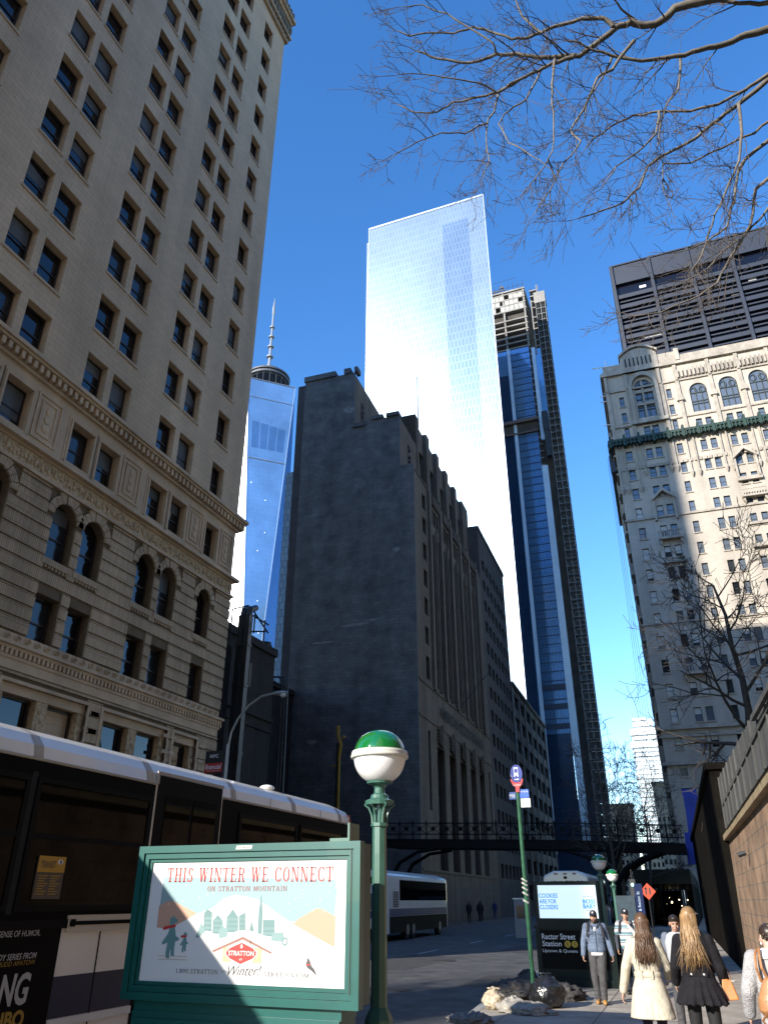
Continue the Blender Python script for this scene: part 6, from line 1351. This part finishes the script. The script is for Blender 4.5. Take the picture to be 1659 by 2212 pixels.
# ---------------------------------------------------------------- people
SKIN = mat('skin', (.40, .235, .165), .55, var=.08, vs=12); SKIN2 = mat('skin_fair', (.50, .315, .24), .55, var=.06, vs=12); HAIRB = mat('hair_black', (.018, .013, .011), .5); EYE = mat('eye_dark', (.02, .015, .012), .3); LIP = mat('lip', (.30, .12, .10), .5)
def head_parts(b, hc, yaw=0, pitch=0):
    M = Matrix.Rotation(R(yaw), 3, 'Z') @ Matrix.Rotation(R(pitch), 3, 'X'); hc = Vector(hc); T = lambda x, y, z: hc + M @ Vector((x, y, z))
    b.ell(T(0, .012, .032), (.073, .092, .088), 20, 14, M); b.ell(T(0, -.032, -.03), (.059, .062, .085), 18, 12, M); b.ell(T(0, -.058, -.092), (.03, .03, .024), 12, 8, M)
    b.cap(T(0, -.092, .0), T(0, -.112, -.034), .008, .0135, 8); b.ell(T(0, -.083, .018), (.05, .016, .012), 12, 6, M); b.ell(T(0, -.092, -.066), (.022, .010, .011), 10, 6, M)
    for s in (-1, 1): b.ell(T(s*.075, .008, -.012), (.010, .022, .032), 8, 6, M); b.ell(T(s*.042, -.072, -.035), (.02, .018, .02), 8, 6, M)
    return T, M
def face(t, T, M, beard=False, glasses=False):
    b = MB()
    for s in (-1, 1): b.ell(T(s*.03, -.0905, .003), (.012, .006, .0065), 8, 6, M)
    b.build('eyes', EYE, t); b = MB()
    for s in (-1, 1): b.cap(T(s*.016, -.099, .022), T(s*.046, -.09, .024), .005, .004, 6)
    b.build('eyebrows', HAIRB, t); b = MB(); b.cap(T(-.017, -.101, -.066), T(.017, -.101, -.066), .0055, .0055, 6); b.build('lips', LIP, t)
    if beard:
        b = MB(); b.ell(T(0, -.066, -.098), (.036, .034, .026), 12, 8, M); b.cap(T(-.03, -.09, -.054), T(.03, -.09, -.054), .007, .007, 6)
        for s in (-1, 1): b.cap(T(s*.03, -.09, -.056), T(s*.03, -.075, -.09), .008, .012, 6); b.cap(T(s*.062, -.01, -.03), T(s*.04, -.055, -.09), .008, .01, 6)
        b.build('beard', HAIRB, t)
def hand(b, w, d, nrm, side, curl=.6, s=1.0):
    "w wrist, d direction of the hand, nrm back-of-hand normal, side +1/-1 thumb side"
    w = Vector(w); d = Vector(d).normalized(); nrm = Vector(nrm); nrm = (nrm-d*nrm.dot(d)).normalized(); a = d.cross(nrm)*side
    M = Matrix((a, d, nrm)).transposed()
    b.ell(w+d*.05*s, (.040*s, .052*s, .017*s), 12, 8, M)
    for i, (off, L) in enumerate(((.028, .074), (.010, .082), (-.009, .076), (-.027, .06))):
        p = w+d*.088*s+a*off*s; c = curl*(1+.12*i); q = p-d*0; dirs = []
        ang = 0
        for k, f in enumerate((.45, .32, .23)):
            ang += c*(.5 if k == 0 else .75); dv = d*math.cos(ang)-nrm*math.sin(ang); e = q+dv*L*f*s; b.cap(q, e, .0092*s*(1-.1*k), .0085*s*(1-.12*k), 8); q = e
    p = w+d*.03*s+a*.032*s; e = p+(a*.6+d*.75-nrm*.25).normalized()*.042*s; b.cap(p, e, .0125*s, .0105*s, 8); b.cap(e, e+(a*.15+d*.9-nrm*.45).normalized()*.03*s, .0105*s, .0085*s, 8)
DEF = dict(hl=(.09, 0, .92), hr=(-.09, 0, .92), kl=(.105, -.02, .50), kr=(-.105, -.02, .50), al=(.11, .02, .09), ar=(-.11, .02, .09), sl=(.175, .01, 1.405), sr=(-.175, .01, 1.405), el=(.235, .03, 1.14), er=(-.235, .03, 1.14), wl=(.25, -.04, .90), wr=(-.25, -.04, .90), head=(0, -.02, 1.60), tl=(.12, -.13, .03), tr=(-.12, -.13, .03))
def make_body(t, J, skin, hands=((0, 0, -1), (1, 0, 0)), yaw=0, pitch=0, curl=.6, vox=.0085, hl=None, hr=None):
    b = MB(); T, M = head_parts(b, J['head'], yaw, pitch); h = Vector(J['head'])
    b.chain([h+Vector((0, .03, -.06)), (0, .015, 1.44)], [.055, .062])
    b.loft([(0, 0, .86, .10, .08), (0, 0, .93, .155, .105), (0, 0, 1.05, .13, .09), (0, 0, 1.18, .145, .10), (0, 0, 1.32, .165, .105), (0, .01, 1.41, .15, .08), (0, .015, 1.45, .07, .06)])
    for s in 'lr':
        b.chain([J['s'+s], J['e'+s], J['w'+s]], [.052, .038, .025]); b.chain([J['h'+s], J['k'+s], J['a'+s]], [.078, .052, .036]); a = Vector(J['a'+s]); b.chain([a+Vector((0, .03, -.045)), J['t'+s]], [.036, .03])
        w = Vector(J['w'+s]); e = Vector(J['e'+s]); sg = 1 if s == 'l' else -1; ov = hl if s == 'l' else hr
        dd, nn = ov if ov else ((w-e).normalized()+Vector((0, -.1, -.3)), (sg, 0, .0))
        hand(b, w, dd, nn, 1 if s == 'l' else -1, curl)
    b.blob('body', vox, skin, t, 3); return T, M
def sleeve(b, J, s, r=(.068, .055, .042), ext=1.0): b.chain([J['s'+s], J['e'+s], Vector(J['e'+s]).lerp(Vector(J['w'+s]), ext)], r)
def trousers(t, J, m, r=(.095, .075, .062), hem=.97, wl=1.0, name='trousers', seed=1):
    b = MB(); b.loft([(0, 0, .84, .12, .10), (0, .005, .92, .165, .125), (0, 0, wl, .15, .11)])
    for s in 'lr':
        k = Vector(J['k'+s]); a = Vector(J['a'+s]); b.chain([J['h'+s], k, k.lerp(a, hem)], r)
        for i in range(4): z = .2+.2*i; q = k.lerp(a, z); b.ell(q+Vector((rnd.uniform(-.01, .01), -.012, 0)), (r[2]*1.07, r[2]*1.05, .022), 10, 6)
    b.blob(name, .011, m, t, 3)
def shoes(t, J, m, h=.1, name='shoe'):
    for s in 'lr':
        a = Vector(J['a'+s]); tt = Vector(J['t'+s]); b = MB(); b.chain([a+Vector((0, .035, -.045)), a.lerp(tt, .6)+Vector((0, 0, -.015)), tt+Vector((0, 0, .005))], [.047, .048, .04]); b.cap(a+Vector((0, .01, -.03)), a+Vector((0, .01, h-.05)), .048, .05)
        o = b.blob(name, .010, m, t, 2)
        for v in o.data.vertices: v.co.z = max(v.co.z, 0.0)
def straps(t, pts_l, m, r=.016, name='backpack_strap'):
    for p in pts_l:
        b = MB(); P = [Vector(q) for q in p]
        for q0, q1 in zip(P, P[1:]): b.hexa([q0+Vector((-r, 0, 0)), q0+Vector((r, 0, 0)), q0+Vector((r, -.012, 0)), q0+Vector((-r, -.012, 0)), q1+Vector((-r, 0, 0)), q1+Vector((r, 0, 0)), q1+Vector((r, -.012, 0)), q1+Vector((-r, -.012, 0))])
        b.build(name, m, t)
def cap_hat(t, T, M, m, logo):
    b = MB(); vs = []; nu, nv = 20, 7
    b.ell(T(0, .008, .045), (.081, .101, .085), 20, 12, M); b.ell(T(0, -.105, .034), (.068, .062, .009), 16, 6, M @ Matrix.Rotation(R(10), 3, 'X')); o = b.blob('cap', .008, m, t, 2)
    o2 = text('cap_emblem', logo, .036, .038, T(0, -.1, .062), M @ Vector((1, 0, 0)), M @ Vector((0, .25, 1)), SW, t, .002, .03, align='C')
def strands(t, m, T, M, length, n, seed, width=.085, back=.12, wav=.02, name='hair', spread=1.0, top=.085, side=1.0):
    rr = random.Random(seed); b = MB(); b.ell(T(0, .022, .038), (.081, .093, .087), 18, 12, M)
    b.ell(T(0, .055, -.03), (.078, .06, .11), 16, 10, M)
    for i in range(n):
        a = rr.uniform(-1.25, 1.25)*side; x0 = .08*math.sin(a); y0 = .018+.085*math.cos(a)
        p0 = T(x0*.55, .02+y0*.3, top+.035*math.cos(a)); p1 = T(x0*1.05, y0+.008, .03); p2 = T(x0*1.12, y0+.02, -.09)
        L = length*rr.uniform(.72, 1.05); ex = x0*spread+rr.uniform(-.035, .035); pts = [p0, p1, p2]
        for k in range(1, 6):
            f = k/5; pts.append(Vector((p2.x+(ex-x0*1.1)*f+wav*math.sin(i+k*1.3)*f, p2.y+back*min(f*1.6, 1)*.5+rr.uniform(-.006, .01), p2.z-L*f)))
        r0 = rr.uniform(.008, .013); b.tube(pts, [r0*.6, r0, r0, r0, r0*.95, r0*.8, r0*.6, r0*.25], 5)
    for i in range(70):
        a = rr.uniform(-1.3, 1.3); x0 = .085*math.sin(a); p0 = T(x0, .03+.09*math.cos(a), .03); p1 = T(x0*1.2, .05+.09*math.cos(a), -.1); L = length*rr.uniform(.7, 1.2); dx = rr.uniform(-.09, .10)
        pts = [p0, p1]+[Vector((p1.x+dx*f*f+.015*math.sin(i+5*f), p1.y+back*min(f*1.6, 1)*.55+.012*math.sin(i*2+4*f), p1.z-L*f)) for f in (.2, .4, .6, .8, 1)]
        b.tube(pts, [.003, .0035, .003, .003, .0025, .002, .001], 4)
    b.build(name, m, t, True)
# man with cap and blue jacket
t = thing('person', 'man in a black cap, faded blue jacket and tan boots walking toward us', 'person', (-2.3, 17.9, 0), 6, scale=.94)
J = dict(DEF); J.update(kl=(.06, -.10, .50), al=(.045, -.12, .10), tl=(.06, -.27, .035), kr=(-.10, -.01, .50), ar=(-.07, .03, .09), tr=(-.09, -.12, .03), el=(.255, .04, 1.14), wl=(.31, -.02, .885), er=(-.26, .03, 1.13), wr=(-.29, -.06, .88))
T, M = make_body(t, J, SKIN, yaw=-4, curl=1.0); face(t, T, M, True)
CAPM = mat('cap_black', (.012, .012, .018), .8); cap_hat(t, T, M, CAPM, 'NY')
b = MB(); b.ell(T(0, .055, -.02), (.074, .05, .06), 14, 8, M); b.build('hair', HAIRB, t, True)
DEN = mat('faded_denim', (.105, .14, .205), .85, var=.35, vs=9, bump=1.0, bs=12); DEND = mat('denim_seam', (.07, .095, .145), .85)
b = MB(); b.loft([(0, 0, .93, .178, .125), (0, 0, .99, .195, .14), (0, 0, 1.10, .178, .128), (0, 0, 1.22, .19, .135), (0, 0, 1.34, .205, .135), (0, .012, 1.42, .175, .105), (0, .02, 1.475, .095, .085)])
for s in 'lr': sleeve(b, J, s, (.082, .066, .052), .97)
for z in (1.02, 1.06, 1.14, 1.19): b.ell((rnd.uniform(-.03, .03), -.01, z), (.185, .135, .012), 18, 6)
for s in 'lr':
    for f in (.25, .55, .8, .95): q = Vector(J['e'+s]).lerp(Vector(J['w'+s]), f); b.ell(q, (.056, .056, .014), 10, 6)
b.blob('jacket', .010, DEN, t, 2)
b = MB(); b.box(-.006, .006, -.15, -.13, .95, 1.38); b.build('zip_seam', DEND, t)
for x in (-.155, .05):
    b = MB(); b.box(x, x+.105, -.146, -.126, 1.27, 1.315); b.build('pocket_flap', DEND, t)
b = MB(); b.chain([(-.10, -.02, 1.44), (-.08, .07, 1.49), (.08, .07, 1.49), (.10, -.02, 1.44), (.05, -.10, 1.40)], [.035, .035, .035, .035, .03]); b.chain([(-.10, -.02, 1.44), (-.05, -.10, 1.39)], [.035, .03]); b.blob('hood', .01, mat('hood_navy', (.03, .04, .06), .85), t, 2)
TEE = mat('white_tee', (.62, .60, .60), .8, bump=.3, bs=20)
b = MB(); b.loft([(0, 0, .875, .172, .125), (0, 0, .95, .17, .122)]); b.blob('tee_shirt', .010, TEE, t, 2); b = MB(); b.box(-.025, .025, -.135, -.11, 1.33, 1.40); b.build('tee_neck', TEE, t)
trousers(t, J, mat('grey_trousers', (.055, .054, .058), .9, var=.35, vs=7, bump=.5, bs=20), (.102, .082, .068)); shoes(t, J, mat('tan_boot', (.34, .18, .05), .7, var=.25, vs=10), .16, 'boot')
k = thing('backpack', 'dark backpack on the shoulders of the man in the blue jacket', 'backpack', (-2.3, 17.9, 0), 6, scale=.94); BPM = mat('backpack_black', (.02, .02, .025), .8)
b = MB(); b.loft([(0, .22, 1.0, .14, .07), (0, .23, 1.1, .16, .095), (0, .22, 1.3, .15, .09), (0, .2, 1.42, .11, .06)]); b.blob('pack', .014, BPM, k, 2)
straps(k, [[(.115, .12, 1.44), (.125, .02, 1.492), (.135, -.08, 1.455), (.15, -.14, 1.36), (.17, -.13, 1.22)], [(-.115, .12, 1.44), (-.125, .02, 1.492), (-.135, -.08, 1.455), (-.15, -.14, 1.36), (-.17, -.13, 1.22)]], BPM, .022)
# man in striped shirt, hand at his mouth
t = thing('person', 'man in a dark cap and striped shirt holding a hand to his mouth', 'person', (-1.86, 19.9, 0), 0, scale=.95)
J = dict(DEF); J.update(er=(-.26, .02, 1.12), wr=(-.24, -.10, .89), el=(.235, -.13, 1.15), wl=(.07, -.24, 1.37), kl=(.09, -.12, .50), al=(.10, -.10, .1), tl=(.11, -.25, .04))
T, M = make_body(t, J, SKIN, yaw=8, hl=((-.45, .35, .8), (.3, -.9, .2)), curl=1.1); face(t, T, M); cap_hat(t, T, M, CAPM, 'B')
b = MB(); b.ell(T(0, .055, -.02), (.074, .05, .06), 14, 8, M); b.build('hair', HAIRB, t, True)
def stripes():
    m = mat('striped_cotton', (.7, .7, .7), .85); n = m.node_tree; b_ = n.nodes['Principled BSDF']; tc = n.nodes.new('ShaderNodeTexCoord'); sx = n.nodes.new('ShaderNodeSeparateXYZ'); n.links.new(tc.outputs['Object'], sx.inputs[0])
    mu = n.nodes.new('ShaderNodeMath'); mu.operation = 'MULTIPLY'; mu.inputs[1].default_value = 7.2; n.links.new(sx.outputs[2], mu.inputs[0]); fr = n.nodes.new('ShaderNodeMath'); fr.operation = 'FRACT'; n.links.new(mu.outputs[0], fr.inputs[0])
    cr = n.nodes.new('ShaderNodeValToRGB'); cr.color_ramp.interpolation = 'CONSTANT'; e = cr.color_ramp.elements; e[0].position = 0; e[0].color = (.5, .51, .52, 1); e[1].position = .34; e[1].color = (.02, .025, .04, 1)
    for p, c_ in ((.44, (.5, .51, .52, 1)), (.56, (.06, .18, .23, 1)), (.74, (.22, .34, .38, 1)), (.84, (.03, .04, .055, 1)), (.92, (.5, .51, .52, 1))): x = e.new(p); x.color = c_
    n.links.new(fr.outputs[0], cr.inputs[0]); n.links.new(cr.outputs[0], b_.inputs['Base Color']); return m
b = MB(); b.loft([(0, 0, .90, .17, .13), (0, 0, 1.02, .18, .135), (0, 0, 1.15, .178, .135), (0, 0, 1.32, .195, .13), (0, .012, 1.42, .165, .10), (0, .02, 1.46, .085, .08)])
for s in 'lr': b.cap(J['s'+s], Vector(J['s'+s]).lerp(Vector(J['e'+s]), .62), .075, .07)
b.blob('striped_shirt', .010, stripes(), t, 3)
b = MB(); b.chain([Vector(J['sr']).lerp(Vector(J['er']), .5), J['er'], J['wr']], [.056, .046, .034]); b.blob('sleeve', .010, mat('sleeve_grey', (.05, .055, .075), .85), t, 2)
b = MB(); b.chain([Vector(J['sl']).lerp(Vector(J['el']), .5), J['el'], J['wl']], [.058, .05, .036]); b.blob('sleeve', .010, mat('sleeve_white', (.60, .60, .62), .85, bump=.3, bs=20), t, 2)
trousers(t, J, mat('dark_jeans', (.02, .028, .04), .9, var=.2, vs=5)); shoes(t, J, BLACK)
k = thing('backpack', 'black backpack on the shoulders of the man in the striped shirt', 'backpack', (-1.86, 19.9, 0), 0, scale=.95)
b = MB(); b.loft([(0, .22, 1.0, .14, .07), (0, .23, 1.1, .16, .095), (0, .22, 1.3, .15, .09), (0, .2, 1.42, .11, .06)]); b.blob('pack', .014, BPM, k, 2)
straps(k, [[(.11, .12, 1.43), (.12, .02, 1.475), (.13, -.08, 1.43), (.145, -.135, 1.34), (.165, -.12, 1.22)], [(-.11, .12, 1.43), (-.12, .02, 1.475), (-.13, -.08, 1.43), (-.145, -.135, 1.34), (-.165, -.12, 1.22)]], BPM, .024)
# man in grey waistcoat between the women
t = thing('person', 'dark-haired man in a pale grey gilet, half hidden behind the woman in black', 'person', (-.60, 14.2, 0), -4, scale=.925)
J = dict(DEF); T, M = make_body(t, J, SKIN, yaw=14, pitch=10); face(t, T, M)
b = MB(); b.ell(T(0, .018, .056), (.082, .102, .076), 18, 10, M); b.ell(T(0, -.03, .085), (.06, .062, .04), 14, 8, M); b.ell(T(0, .06, -.02), (.074, .05, .06), 14, 8, M); b.blob('hair', .008, HAIRB, t, 2)
b = MB(); b.loft([(0, 0, .92, .18, .135), (0, 0, 1.1, .185, .14), (0, 0, 1.32, .20, .14), (0, .012, 1.43, .175, .10), (0, .02, 1.475, .09, .085)]); b.blob('gilet', .011, mat('grey_gilet', (.36, .37, .39), .85, bump=.5, bs=12), t, 2)
b = MB(); b.box(-.03, .03, -.155, -.12, 1.0, 1.42); b.build('shirt_front', mat('navy_shirt', (.03, .035, .06), .85), t)
for s in 'lr': b = MB(); sleeve(b, J, s, (.07, .056, .042)); b.blob('sleeve', .011, mat('sleeve_blue_grey', (.13, .15, .19), .85), t, 2)
trousers(t, J, mat('grey_trousers', (.06, .06, .065), .9)); shoes(t, J, BLACK)
# woman in beige trench coat, from behind
t = thing('person', 'long-haired woman in a cream belted trench coat walking away from us', 'person', (-.85, 11.0, 0), 178, scale=.97)
J = dict(DEF); J.update(sl=(.15, .01, 1.385), sr=(-.15, .01, 1.385), er=(-.225, -.10, 1.12), wr=(-.20, -.30, 1.0), el=(.25, .02, 1.12), wl=(.325, -.04, .86), kl=(.085, -.10, .50), al=(.085, -.03, .1), ar=(-.09, .12, .13), kr=(-.09, .0, .5), tr=(-.09, -.02, .03), tl=(.09, -.19, .03))
T, M = make_body(t, J, SKIN2, yaw=14)
CRM = mat('cream_gabardine', (.50, .45, .355), .8, var=.14, vs=6, bump=1.0, bs=9); CRMD = mat('cream_seam', (.43, .38, .30), .8)
b = MB(); b.loft([(0, .02, .60, .265, .21), (0, .01, .75, .235, .18), (0, .0, .90, .20, .15), (0, 0, 1.02, .155, .115), (0, 0, 1.07, .148, .11), (0, 0, 1.18, .165, .12), (0, 0, 1.32, .17, .12), (0, .012, 1.40, .145, .095), (0, .02, 1.47, .07, .07)], 28)
for i in range(9):     # skirt folds
    a = -1.1+i*.27+rnd.uniform(-.05, .05); sx_, cy_ = math.sin(a), math.cos(a); b.cap((.15*sx_, .112*cy_, 1.0), (.262*sx_, .215*cy_, .62), .008, .020, 6)
for s in 'lr':
    sleeve(b, J, s, (.064, .058, .048), .97)
    for f in (.15, .4, .65, .85): b.ell(Vector(J['e'+s]).lerp(Vector(J['w'+s]), f), (.055, .055, .012), 10, 6)
b.blob('trench_coat', .010, CRM, t, 2)
b = MB(); b.lathe([(.168, 1.02), (.172, 1.025), (.171, 1.07), (.165, 1.075)], (0, 0, 0), 36)
for i, v in enumerate(b.v): b.v[i] = (v[0]*.95, v[1]*.70+.002, v[2]-.01*v[0])
b.build('belt', CRM, t, True)
b = MB(); b.box(-.075, -.05, .10, .125, 1.0, 1.09); b.cut(); b.box(.05, .075, .10, .125, 1.0, 1.09); b.box(-.004, .004, .125, .131, .62, 1.0) if False else None; b.build('belt_loop_trim', CRMD, t)
b = MB(); b.chain([(-.085, .05, 1.47), (0, .085, 1.48), (.085, .05, 1.47)], [.028, .03, .028]); b.blob('collar', .009, CRM, t, 2)
b = MB(); b.chain([(-.12, .115, 1.0), (-.10, .05, 1.0)], [.01, .01]); 
strands(t, mat('hair_chestnut', (.105, .055, .028), .42, var=.35, vs=9), T, M, .34, 110, 3, wav=.012, back=.13, spread=1.15)
b = MB()
for s in (-1, 1): b.tube([T(s*.079, .02, .0), T(s*.08, -.1, .0)], .004, 5)
b.ell(T(.05, -.108, -.0), (.03, .006, .024), 10, 6, M); b.build('sunglasses', BLACK, t)
trousers(t, J, mat('plum_tights', (.028, .018, .04), .8), (.082, .058, .045), name='leggings'); shoes(t, J, BLACK)
# woman in black coat, from behind
t = thing('person', 'woman with long fair hair in a flared black coat, seen from behind', 'person', (-.27, 10.45, 0), 180, scale=1.01)
J = dict(DEF); J.update(sl=(.155, .01, 1.385), sr=(-.155, .01, 1.385), er=(-.235, .0, 1.13), wr=(-.27, -.16, .93), el=(.225, -.04, 1.13), wl=(.25, -.2, .97), kl=(.10, -.06, .5), kr=(-.10, .02, .5), ar=(-.10, .08, .1), tr=(-.10, -.06, .03))
T, M = make_body(t, J, SKIN2, yaw=-12)
BKC = mat('black_wool', (.013, .012, .015), .95, var=.35, vs=9, bump=.9, bs=10, spec=.2)
b = MB(); b.loft([(0, .03, .79, .275, .20), (0, .02, .90, .235, .165), (0, 0, 1.02, .175, .125), (0, 0, 1.08, .165, .12), (0, 0, 1.2, .178, .125), (0, 0, 1.34, .18, .125), (0, .012, 1.41, .15, .10), (0, .03, 1.49, .08, .075)], 28)
for i in range(7): a = -1.0+i*.33; sx_, cy_ = math.sin(a), math.cos(a); b.cap((.16*sx_, .115*cy_+.01, 1.02), (.275*sx_, .205*cy_+.03, .80), .008, .026, 6)
for s in 'lr': sleeve(b, J, s, (.068, .062, .054), .98)
b.blob('wool_coat', .010, BKC, t, 2)
for x in (-.065, .065): b = MB(); b.ell((x, .128, 1.065), (.013, .006, .013), 10, 6); b.build('coat_button', mat('silver_button', (.75, .75, .72), .25, metal=.8), t)
b = MB(); b.box(-.1, .1, .117, .128, 1.045, 1.085); b.build('half_belt', BKC, t)
strands(t, mat('hair_fair', (.27, .165, .075), .42, var=.35, vs=9), T, M, .36, 110, 9, wav=.022, back=.12, spread=.8)
b = MB(); b.tube([T(-.079, .03, .045), T(-.085, -.07, .05)], .004, 5); b.tube([T(.079, .03, .045), T(.085, -.07, .05)], .004, 5); b.ell(T(0, -.085, .055), (.07, .012, .018), 12, 6, M); b.build('sunglasses', WHITE_P, t)
trousers(t, J, mat('black_leggings', (.01, .01, .012), .8), (.085, .062, .047), name='leggings'); shoes(t, J, BLACK)
k = thing('handbag', 'bright orange leather handbag on the arm of the woman in black', 'handbag', (.02, 10.5, .82)); ORL = mat('orange_leather', (.50, .165, .035), .4, var=.12, vs=6, coat=.2)
b = MB(); b.hexa([(-.09, -.06, 0), (.09, -.06, 0.02), (.09, .06, 0.02), (-.09, .06, 0), (-.05, -.03, .22), (.04, -.03, .20), (.04, .03, .20), (-.05, .03, .22)]); o = b.build('bag', ORL, k); mo_ = o.modifiers.new('bevel', 'BEVEL'); mo_.width = .012; mo_.segments = 2
b = MB(); b.tube([(-.05, 0, .2), (-.06, 0, .3), (-.02, 0, .34), (.03, 0, .28), (.04, 0, .19)], .007, 6); b.build('handle', mat('strap_brown', (.20, .09, .04), .5), k); b = MB(); b.box(.035, .075, -.035, .03, .185, .205); b.build('clasp', mat('clasp', (.8, .78, .72), .2, metal=.9), k)
# woman in grey at the right edge
t = thing('person', 'woman with dark pinned-up hair in a grey cardigan with a white collar', 'person', (.44, 8.95, 0), 182, scale=.935)
J = dict(DEF); J.update(er=(-.26, .02, 1.14), wr=(-.27, -.12, .93), el=(.275, .03, 1.13), wl=(.29, -.12, .92))
T, M = make_body(t, J, SKIN2, yaw=22); face(t, T, M)
GRY = mat('grey_knit', (.36, .355, .36), .95, var=.2, vs=30, bump=.8, bs=70)
b = MB(); b.loft([(0, .0, .78, .21, .16), (0, 0, .92, .205, .15), (0, 0, 1.06, .18, .135), (0, 0, 1.2, .19, .14), (0, 0, 1.34, .205, .14), (0, .012, 1.42, .18, .105), (0, .02, 1.46, .08, .075)], 26)
for s in 'lr':
    sleeve(b, J, s, (.085, .072, .058), .95)
    for f in (.2, .5, .8): b.ell(Vector(J['s'+s]).lerp(Vector(J['e'+s]), f), (.082, .08, .014), 10, 6)
b.blob('cardigan', .011, GRY, t, 2)
b = MB(); b.loft([(0, .03, 1.41, .14, .12), (0, .03, 1.45, .125, .11), (0, .025, 1.50, .085, .085)]); b.blob('white_collar', .010, mat('white_fleece', (.72, .70, .68), .9, bump=.5, bs=30), t, 2)
b = MB(); rr = random.Random(4); b.ell(T(0, .022, .036), (.08, .096, .085), 18, 12, M)
for i in range(34): a = rr.uniform(0, 6.28); q = rr.uniform(.2, 1); b.cap(T(.06*q*math.cos(a), .03+.07*q*math.sin(a), .07), T(.07*math.cos(a+.7), .05+.06*math.sin(a+.7), -.02+.05*rr.random()), .018, .014, 6)
b.ell(T(0, .075, .095), (.035, .03, .028), 10, 8, M); b.build('hair', mat('hair_dark_brown', (.03, .018, .012), .4, var=.3, vs=20), t, True)
b = MB(); b.ell(T(.08, .0, -.06), (.006, .006, .014), 8, 6); b.build('earring', mat('pearl', (.8, .8, .78), .2), t)
trousers(t, J, mat('dark_denim', (.03, .035, .06), .85), (.088, .064, .052)); shoes(t, J, WHITE_P)
k = thing('backpack', 'tan leather drawstring backpack on the woman in the grey cardigan', 'backpack', (.415, 8.8, .83), 0, scale=1.0); TANL = mat('tan_leather', (.34, .165, .07), .42, var=.2, vs=7, bump=.25, bs=25, coat=.15)
b = MB(); b.loft([(0, 0, .03, .13, .07), (0, -.01, .09, .175, .10), (0, -.01, .18, .165, .095), (0, 0, .28, .12, .07), (0, 0, .34, .085, .05)], 24)
for i in range(6): a = -1.2+i*.48; b.cap((.1*math.sin(a), -.055*math.cos(a), .31), (.165*math.sin(a), -.1*math.cos(a), .15), .008, .012, 6)
b.blob('pack', .009, TANL, k, 2)
b = MB(); b.tube([(-.11, .02, .31), (-.13, -.02, .42), (-.12, 0, .52), (-.10, .05, .56)], .013, 6); b.build('shoulder_strap', TANL, k); b = MB(); b.tube([(-.05, .0, .33), (-.085, -.03, .42), (-.085, 0, .52), (-.075, .05, .57)], .013, 6); b.build('shoulder_strap', TANL, k)
b = MB(); b.tube([(.02, -.05, .34), (-.04, -.115, .26), (-.06, -.13, .14), (-.16, -.09, .02), (-.1, -.1, -.09)], .011, 6); b.tube([(.03, -.05, .34), (.05, -.12, .2), (.02, -.125, .08)], .009, 6); b.build('drawstring_cord', mat('leather_cord', (.20, .09, .035), .45), k)
b = MB(); b.ell((-.04, -.085, .31), (.012, .012, .016), 8, 6); b.ell((.0, -.12, .06), (.012, .008, .008), 8, 6); b.build('toggle', mat('clasp', (.8, .78, .72), .2, metal=.9), k)
# dark far pedestrians by the ribbed building
def far_person(loc, lab, m, rz=0):
    b = MB(); J = dict(DEF); J.update(kl=(.1, -.16, .5), al=(.1, -.05, .1))
    head_parts(b, J['head']); b.loft([(0, 0, .75, .2, .14), (0, 0, 1.0, .18, .13), (0, 0, 1.3, .21, .14), (0, .01, 1.42, .17, .1), (0, .02, 1.5, .07, .06)])
    for s in 'lr': sleeve(b, J, s); b.chain([J['h'+s], J['k'+s], J['a'+s]], [.095, .07, .055]); b.chain([J['a'+s], J['t'+s]], [.05, .04])
    o = b.blob('person', .02, m, None, 2); o.location = loc; o.rotation_euler = (0, 0, R(rz)); return tag(o, lab, 'person', 'pedestrians far down the street')
DKC = mat('dark_clothes', (.02, .02, .022), .9)
far_person((-20.9, 76.2, 0), 'dark-clothed pedestrian by the ribbed building, next to the parked bus', DKC, 10); far_person((-20.7, 79.2, 0), 'dark-clothed pedestrian between two others by the ribbed building', DKC, 170)
far_person((-21.1, 81.4, 0), 'dark-clothed pedestrian of the far group, next to the one in blue', DKC, 20); far_person((-22.3, 92, 0), 'pedestrian in blue walking alone beyond the far group', mat('blue_clothes', (.03, .05, .13), .9), 0)
